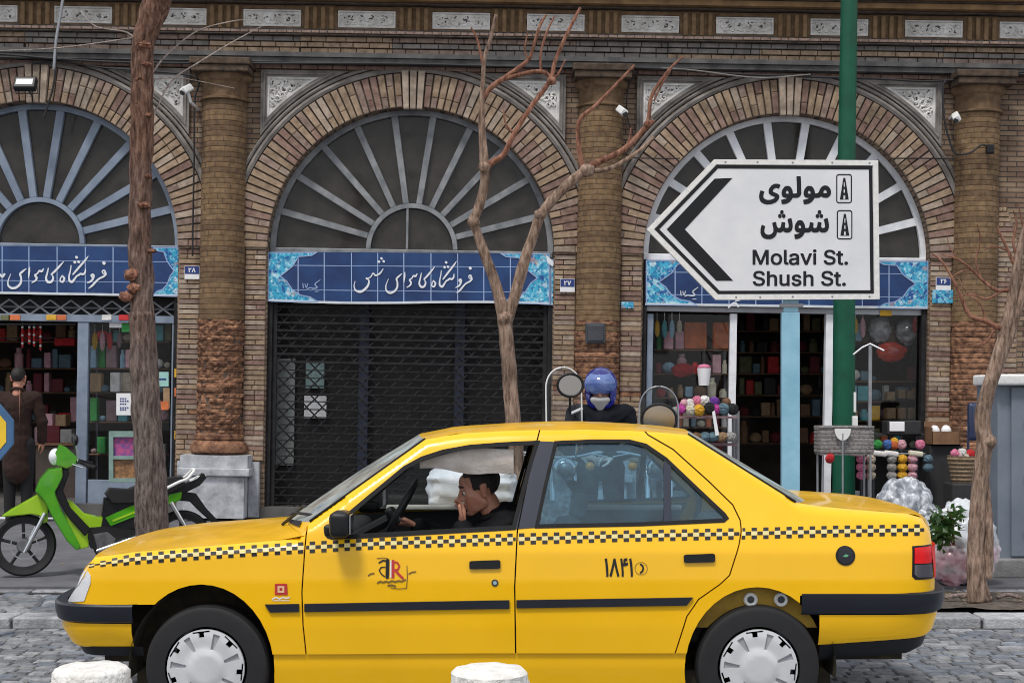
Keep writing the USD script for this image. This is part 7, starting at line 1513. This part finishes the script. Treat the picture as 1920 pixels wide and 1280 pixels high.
# ---- bags on the pavement by the right tree
def crumple(c, r_, scale, seed, n=.3, freq=2.2, flat=None, sub=4):
    m = blob(1, 0, 1, sub, seed); v = np.array(m.vertices); q = np.abs(meshkit.fbm(v * freq + seed, 4, seed) - .5) * 2.2; q2 = np.abs(meshkit.fbm(v * freq * 3 + seed*2, 3, seed + 5) - .5) * 2
    v = v * (1 - n * q - n * .55 * q2)[:, None] * np.asarray(scale) * r_
    if flat is not None: v[:, 2] = np.maximum(v[:, 2], -flat)
    m.vertices = v + c; return m
mat('bag_white', (.33, .36, .40), .3, .2, 9, col2=(.66, .68, .71), coat=.5, bump=.35, bscale=14, detail=5)
M['sack_pink'] = usdkit.material(stage, LK + 'sack_pink', {'geo': ('geometry', {}), 's': ('separate_xyz', {}), 'mr': ('map_range', dict(from_min=.34, from_max=.50, to_min=0, to_max=1, clamp=True)), 'n': ('noise_texture', dict(scale=7., detail=5.)), 'r': ('rgb_ramp', {'ramp': [(.35, (.55, .26, .32)), (.55, (.72, .55, .60)), (.7, (.40, .50, .50))]}), 'r2': ('rgb_ramp', {'ramp': [(.3, (.42, .45, .50)), (.7, (.72, .74, .77))]}), 'mx': ('mix_color', {}), 'p': ('principled_bsdf', dict(roughness=.3, coat_weight=.4))},
    [('geo.position', 's.vector'), ('s.z', 'mr.value'), ('geo.position', 'n.vector'), ('n.fac', 'r.fac'), ('n.fac', 'r2.fac'), ('mr.result', 'mx.fac'), ('r.color', 'mx.a'), ('r2.color', 'mx.b'), ('mx.result', 'p.base_color')], surface='p.BSDF')
M['bag_white'] = usdkit.material(stage, LK + 'bag_film', {'geo': ('geometry', {}), 'mp': ('mapping', dict(scale=(1, 1, .45))), 'n': ('noise_texture', dict(scale=15., detail=5., distortion=1.2)), 'r': ('rgb_ramp', {'ramp': [(.35, (.30, .33, .38)), (.55, (.50, .53, .58)), (.7, (.80, .82, .85))]}), 'mr': ('map_range', dict(from_min=.35, from_max=.65, to_min=.45, to_max=.95, clamp=True)), 'bp': ('bump', dict(strength=.55, distance=.02)), 't': ('transparent_bsdf', dict(color=(.85, .88, .9))), 'p': ('principled_bsdf', dict(roughness=.28)), 'm': ('mix_closure', {})},
    [('geo.position', 'mp.vector'), ('mp.vector', 'n.vector'), ('n.fac', 'r.fac'), ('r.color', 'p.base_color'), ('n.fac', 'mr.value'), ('mr.result', 'm.fac'), ('n.fac', 'bp.height'), ('bp.normal', 'p.normal'), ('t.BSDF', 'm.closure1'), ('p.BSDF', 'm.closure2')], surface='m.closure')
k = 11.45 / FPX; c = W(1800, 1020, 11.45)
sk_ = obj('plastic_sack', crumple(c, 1, (76*k, 62*k, 90*k), 7, .36, 2.0, .0 + c[2] - .11), M['sack_pink'], None, smooth=True, label='big crumpled white and pink plastic sack beside the right tree', cat='sack')
k = 12.3 / FPX; c = W(1696, 955, 12.3)
obj('plastic_bag', crumple(c, 1, (58*k, 46*k, 66*k), 12, .40, 1.2, c[2] - .6), M['bag_white'], None, smooth=True, label='crumpled translucent white plastic bag behind the taxi boot', cat='bag')
obj('crate', MB().rbox((c[0], c[1], .36), (.56, .46, .46), .02), M['card_slate'], None, label='low crate under the white plastic bag behind the taxi boot', cat='crate')
c2 = W(1736, 965, 12.2); obj('plastic_bag', crumple(c2, 1, (.13, .12, .11), 18, .3, 2.2), M['bag_white'], None, smooth=True, label='small white plastic bag between the sack and the bigger bag', cat='bag')
obj('crate', MB().rbox((c2[0], c2[1], (c2[2] - .08 + .124)/2), (.2, .2, c2[2] - .08 - .126), .02), M['card_slate'], None, label='small crate under the small white plastic bag', cat='crate')
M['leaf'] = usdkit.material(stage, LK + 'leaf', {'oi': ('geometry', {}), 'r': ('rgb_ramp', {'ramp': [(0, (.02, .06, .012)), (.5, (.07, .15, .025)), (.8, (.20, .28, .06)), (1, (.36, .40, .14))]}), 'p': ('principled_bsdf', dict(roughness=.45)), 't': ('translucent_bsdf', dict(color=(.12, .25, .04))), 'm': ('mix_closure', dict(fac=.25))}, [('oi.random_per_island', 'r.fac'), ('r.color', 'p.base_color'), ('p.BSDF', 'm.closure1'), ('t.BSDF', 'm.closure2')], surface='m.closure')
c = W(1772, 985, 11.05); pl = thing('leafy_plant', 'bunch of green leafy stems leaning on the pink and white sack', 'plant', (c[0], c[1], .118)); rl = random.Random(4); zc = c[2] - .118; lv = MB()
stems = []
for q in range(13):
    e = np.array([rl.uniform(-.15, .15), rl.uniform(-.14, .05), zc + rl.uniform(-.14, .14)]); s0 = np.array([.06 + rl.uniform(-.06, .06), .10, zc - .16]); md = (s0 + e)/2 + (rl.uniform(-.04, .04), 0, .05); stems.append((s0, md, e))
st_ = MB()
for s0, md, e in stems:
    p = spline([s0, md, e], 6); st_.tube(p, np.linspace(.006, .003, len(p)), 5)
    for q in range(24):
        b = p[-1 - rl.randrange(8)] + np.array([rl.gauss(0, .032) for _ in range(3)]); d = np.array([rl.gauss(0, 1), rl.gauss(-.4, .7), rl.gauss(.1, .8)]); d /= np.linalg.norm(d); n = np.cross(d, (rl.gauss(0, 1), rl.gauss(0, 1), 1.)); n /= np.linalg.norm(n); l, w_ = rl.uniform(.045, .085), rl.uniform(.014, .024); u = np.cross(n, d) * .006
        lv.add([b, b + d*l*.45 + n*w_ + u, b + d*l, b + d*l*.45 - n*w_ + u], [[0, 1, 2, 3]])
obj('stems', st_, M['twig_red'], pl, kind='stuff'); obj('leaves', lv, M['leaf'], pl, kind='stuff')
# ---- stack of white bundles seen through the driver's window
mat('bundle_white', (.50, .54, .60), .45, .15, 8, col2=(.74, .77, .82), coat=.2)
z = .0; Db = 9.55; kb = Db / FPX
for i, (h, w_, dx, lb) in enumerate(((.34, .62, .02, 'bottom white wrapped bundle of the stack behind the taxi'), (.33, .60, -.01, 'second white wrapped bundle of the stack behind the taxi'), (.27, .62, .0, 'third white wrapped bundle of the stack behind the driver'), (.26, .58, .02, 'top white wrapped bundle of the stack behind the driver'))):
    cc = np.array([W(880, 0, Db)[0] + dx, Db, z + h/2]); m = trimesh.creation.box((1, 1, 1)); m = m.subdivide_loop(1) if False else m
    s_ = rounded_box((w_, .5, h), .09, 3); s_ = s_.subdivide().subdivide(); v = np.array(s_.vertices); fz = np.sin(v[:, 2] * 70 + 3 * meshkit.noise(v * 5 + i) * 2.4 + v[:, 0] * 6) * .008 + (meshkit.fbm(v * 9 + i*3, 3, i) - .5) * .05
    nn = v / (np.linalg.norm(v, axis=1, keepdims=True) + 1e-9); s_.vertices = v + nn * fz[:, None] + cc
    obj('wrapped_bundle', s_, M['bundle_white'], None, smooth=True, label=lb, cat='bundle'); z += h - .02
# ---- clear plastic sheet over the taxi's front seat back
k = 7.45 / FPX; g, h_ = np.linspace(0, 1, 14), np.linspace(0, 1, 22); V = []
for b in h_:
    py = 868 + 118*b; xl = 1012 - 4*b; xr = 1030 + 50 * math.sin(min(1, b*1.25) * math.pi * .55)
    for a in g:
        w = W(xl + (xr - xl)*a, py, 7.36 + .07*float(meshkit.fbm(np.array([[a*4, b*6, 1.]]), 3, 2)[0])); V.append((w[0], w[1] - CY, w[2]))
i, j = np.meshgrid(np.arange(21), np.arange(13), indexing='ij'); F_ = np.stack([i*14+j, i*14+j+1, (i+1)*14+j+1, (i+1)*14+j], -1).reshape(-1, 4)
M['film'] = usdkit.material(stage, LK + 'film', {'geo': ('geometry', {}), 'n': ('noise_texture', dict(scale=22., detail=4.)), 'mr': ('map_range', dict(from_min=.42, from_max=.68, to_min=.3, to_max=.95, clamp=True)), 't': ('transparent_bsdf', dict(color=(.9, .93, .95))), 'p': ('principled_bsdf', dict(base_color=(.80, .88, .92), roughness=.2)), 'm': ('mix_closure', {})}, [('geo.position', 'n.vector'), ('n.fac', 'mr.value'), ('mr.result', 'm.fac'), ('t.BSDF', 'm.closure1'), ('p.BSDF', 'm.closure2')], surface='m.closure')
obj('seat_film', (np.array(V), F_), M['film'], taxi, smooth=True)
# ---- left shop: papers on the glass, picture case
def on_glass(name, x0, y0, x1, y1, m, label, dy=.155, cat='notice'):
    D = FACADE + dy; a, b = W(x0, y1, D), W(x1, y0, D); t = thing(name, label, cat, ((a[0]+b[0])/2, D, (a[2]+b[2])/2)); obj('sheet', MB().b(-(b[0]-a[0])/2, (b[0]-a[0])/2, 0, .004, -(b[2]-a[2])/2, (b[2]-a[2])/2), M[m], t); return t
t = on_glass('paper_notice', 218, 737, 246, 778, 'paper_white', 'white paper with dark blue writing on the left shop glass beside the tree')
for (y_, n) in ((.06, 3), (.03, 4), (-.005, 3), (-.05, 4), (-.075, 3)):
    for q in range(n): obj('lettering', MB().b(-.045 + q*.028, -.045 + q*.028 + .019, -.004, -.0005, y_, y_ + .016), M['plate_blue'], t)
t = on_glass('paper_notice', 292, 697, 316, 724, 'note_mint', 'mint green note on the left shop glass right of the tree'); obj('lettering', MB().b(-.05, .05, -.004, -.0005, -.01, .01), M['plate_blue'], t)
on_glass('paper_notice', 306, 727, 318, 765, 'card_tan', 'tan strip of paper on the left shop glass below the mint note'); on_glass('paper_notice', 300, 752, 316, 768, 'card_orange', 'small orange sticker at the foot of the tan strip', .15)
on_glass('paper_notice', 205, 604, 240, 614, 'paper_white', 'white strip of paper at the top of the left shop glass'); on_glass('paper_notice', 228, 606, 244, 622, 'card_green', 'bright green note at the top of the left shop glass', .15)
c = W(232, 856, FACADE - .12); s_ = (FACADE - .12) / FPX
pc = thing('picture_case', 'pale green framed case with two coloured pictures below the left shop window', 'case', (c[0], FACADE - .12, c[2])); hw, hh = 28*s_, 48*s_
obj('frame', MB().prism(sbox(-hw, -hh, hw, hh).difference(sbox(-hw + .05, .01, hw - .04, hh - .07)).difference(sbox(-hw + .05, -hh + .05, hw - .04, -.03)), 0, .08), M['frame_mint'], pc)
M['poster_a'] = mat('poster_a', (.04, .06, .25), .5, .2, 16, col2=(.55, .08, .22)); M['poster_b'] = mat('poster_b', (.10, .06, .03), .5, .2, 22, col2=(.42, .20, .08))
obj('picture', MB().b(-hw + .04, hw - .03, .04, .05, .0, hh - .06), M['poster_a'], pc); obj('picture', MB().b(-hw + .04, hw - .03, .04, .05, -hh + .04, -.02), M['poster_b'], pc)
obj('case_stand', MB().b(c[0] - hw, c[0] + hw, FACADE - .12, FACADE + .1, .124, c[2] - hh - .003), M['paint_bluegrey'], None, label='blue grey step under the picture case of the left shop', cat='stand')
# coloured stickers along the beam, stickers on the jamb
for (px, c_) in ((10, 'olive'), (27, 'orange'), (96, 'yellow'), (115, 'orange'), (200, 'white'), (232, 'red')):
    rect_thing('sticker', f'{c_} sticker on the blue beam over the left shop {"door" if px < 140 else "window"}{" beside the post" if px == 115 else ""}', 'sticker', px - (9 if px != 27 else 11), 590, px + (9 if px != 27 else 11), 600, FACADE + .09, .008, 'card_' + c_, None, .002)
for (py, c_, lb) in ((699, 'yellow', 'upper yellow sticker on the right jamb of the left shop'), (735, 'orange', 'middle orange sticker on the right jamb of the left shop'), (815, 'yellow', 'lower yellow sticker on the right jamb of the left shop')): rect_thing('sticker', lb, 'sticker', 327, py - 8, 334, py + 8, FACADE + .04, .01, 'card_' + c_, None, .002)
rect_thing('sticker', 'orange yellow sticker on the left jamb of the lattice gate', 'sticker', 492, 698, 498, 740, FACADE + .05, .01, 'card_yellow', None, .002)
rect_thing('sticker', 'orange sticker at the top of the right window of the right shop', 'sticker', 1650, 582, 1672, 592, FACADE + .085, .01, 'card_yellow', None, .002)
# hanging strings of beads and red cloth in the left doorway, counter
for i, (px, h) in enumerate(((42, 40), (55, 34), (64, 38), (76, 46))):
    t = thing('bead_string', f'{("first", "second", "third", "fourth")[i]} string from the left of red and white beads in the left shop doorway', 'bead string', W(px, 612, FACADE + .6), (0, 0, 0), 'bead strings in the left shop doorway'); kk = (FACADE + .6) / FPX
    for q in range(8): obj('bead', blob(2.6*kk, .1, 2, 1, q).apply_translation((0, 0, -h*q/8*kk - .01)), M['card_red' if q % 3 else 'card_white'], t, smooth=True)
    obj('string', MB().tube([(0, 0, .05), (0, 0, -h*kk)], .003, 4), M['card_beige'], t)
obj('beads_rail', MB().tube([W(0, 608, FACADE + .6), W(142, 608, FACADE + .6)], .012, 6), M['dark_steel'], None, label='dark rail carrying bead strings in the left shop doorway', cat='rail')
rect_thing('red_cloth', 'row of folded red cloth hanging in the left shop doorway', 'cloth', 104, 634, 142, 648, FACADE + 1.2, .1, 'yarn_red'); obj('cloth_line', MB().tube([W(-20, 634, FACADE + 1.25), W(146, 633, FACADE + 1.25)], .008, 5), M['dark_steel'], None, label='dark line holding the red cloth in the left shop doorway', cat='line')
ctn = thing('shop_counter', 'dim counter inside the left shop doorway', 'counter', W(112, 740, FACADE + .9) * (1, 1, 0) + (0, .2, .22)); zc = W(0, 830, FACADE + .9)[2] - .22; obj('top', MB().b(-.32, .3, -.25, .25, zc - .03, zc), M['card_brown'], ctn); obj('front', MB().b(-.3, .28, -.22, .22, 0, zc - .03), M['shop_dark'], ctn)
for i, (x, w_, h_, c_) in enumerate(((80, 22, 30, 'mauve'), (104, 24, 34, 'maroon'), (128, 22, 26, 'grey'), (92, 22, 24, 'rose'), (118, 20, 22, 'tan'))): rect_thing('packet', f'{c_} packet {"stacked on top" if i > 2 else "lying"} on the dim counter of the left shop', 'packet', x - w_/2, (830 if i < 3 else 799) - h_, x + w_/2, (829.5 if i < 3 else 798.5), FACADE + 1.0, .2, 'card_' + c_)
# twigs and dead leaves on the soil and the pavement
mat('litter', (.16, .10, .05), .9, .3, 9, col2=(.30, .21, .12)); rl = random.Random(8); mb = MB()
for q in range(170):
    x, y = (rl.uniform(2.6, 4.4), rl.uniform(10.4, 11.15)) if q < 110 else (rl.uniform(-4.4, 4.4), rl.uniform(11.4, 15.5)); z = .128; a = rl.uniform(0, 6.28); l, w_ = rl.uniform(.02, .05), rl.uniform(.008, .018); d, n = np.array([math.cos(a), math.sin(a), .2]), np.array([-math.sin(a), math.cos(a), .1]); b = np.array([x, y, z])
    mb.add([b, b + d*l*.5 + n*w_, b + d*l, b + d*l*.5 - n*w_], [[0, 1, 2, 3]])
obj('fallen_leaves', mb, M['litter'], None, kind='stuff', label='dry fallen leaves scattered on the soil and pavement', cat='leaves')
for q, (px, py, px2, py2) in enumerate(((1772, 1098, 1860, 1138), (1800, 1120, 1850, 1085), (1870, 1110, 1916, 1124))):
    a, b = W(px, py, 10.75), W(px2, py2, 10.7); a[2] = b[2] = .118; obj('fallen_branch', MB().tube(spline([a, (a+b)/2 + (0, .03, .02), b], 5), .016, 7), M['bark_grey'], None, smooth=True, label=('longest dead branch on the soil left of the right tree', 'short dead branch crossing the longest one by the right tree', 'dead branch on the soil right of the right tree')[q], cat='branch')
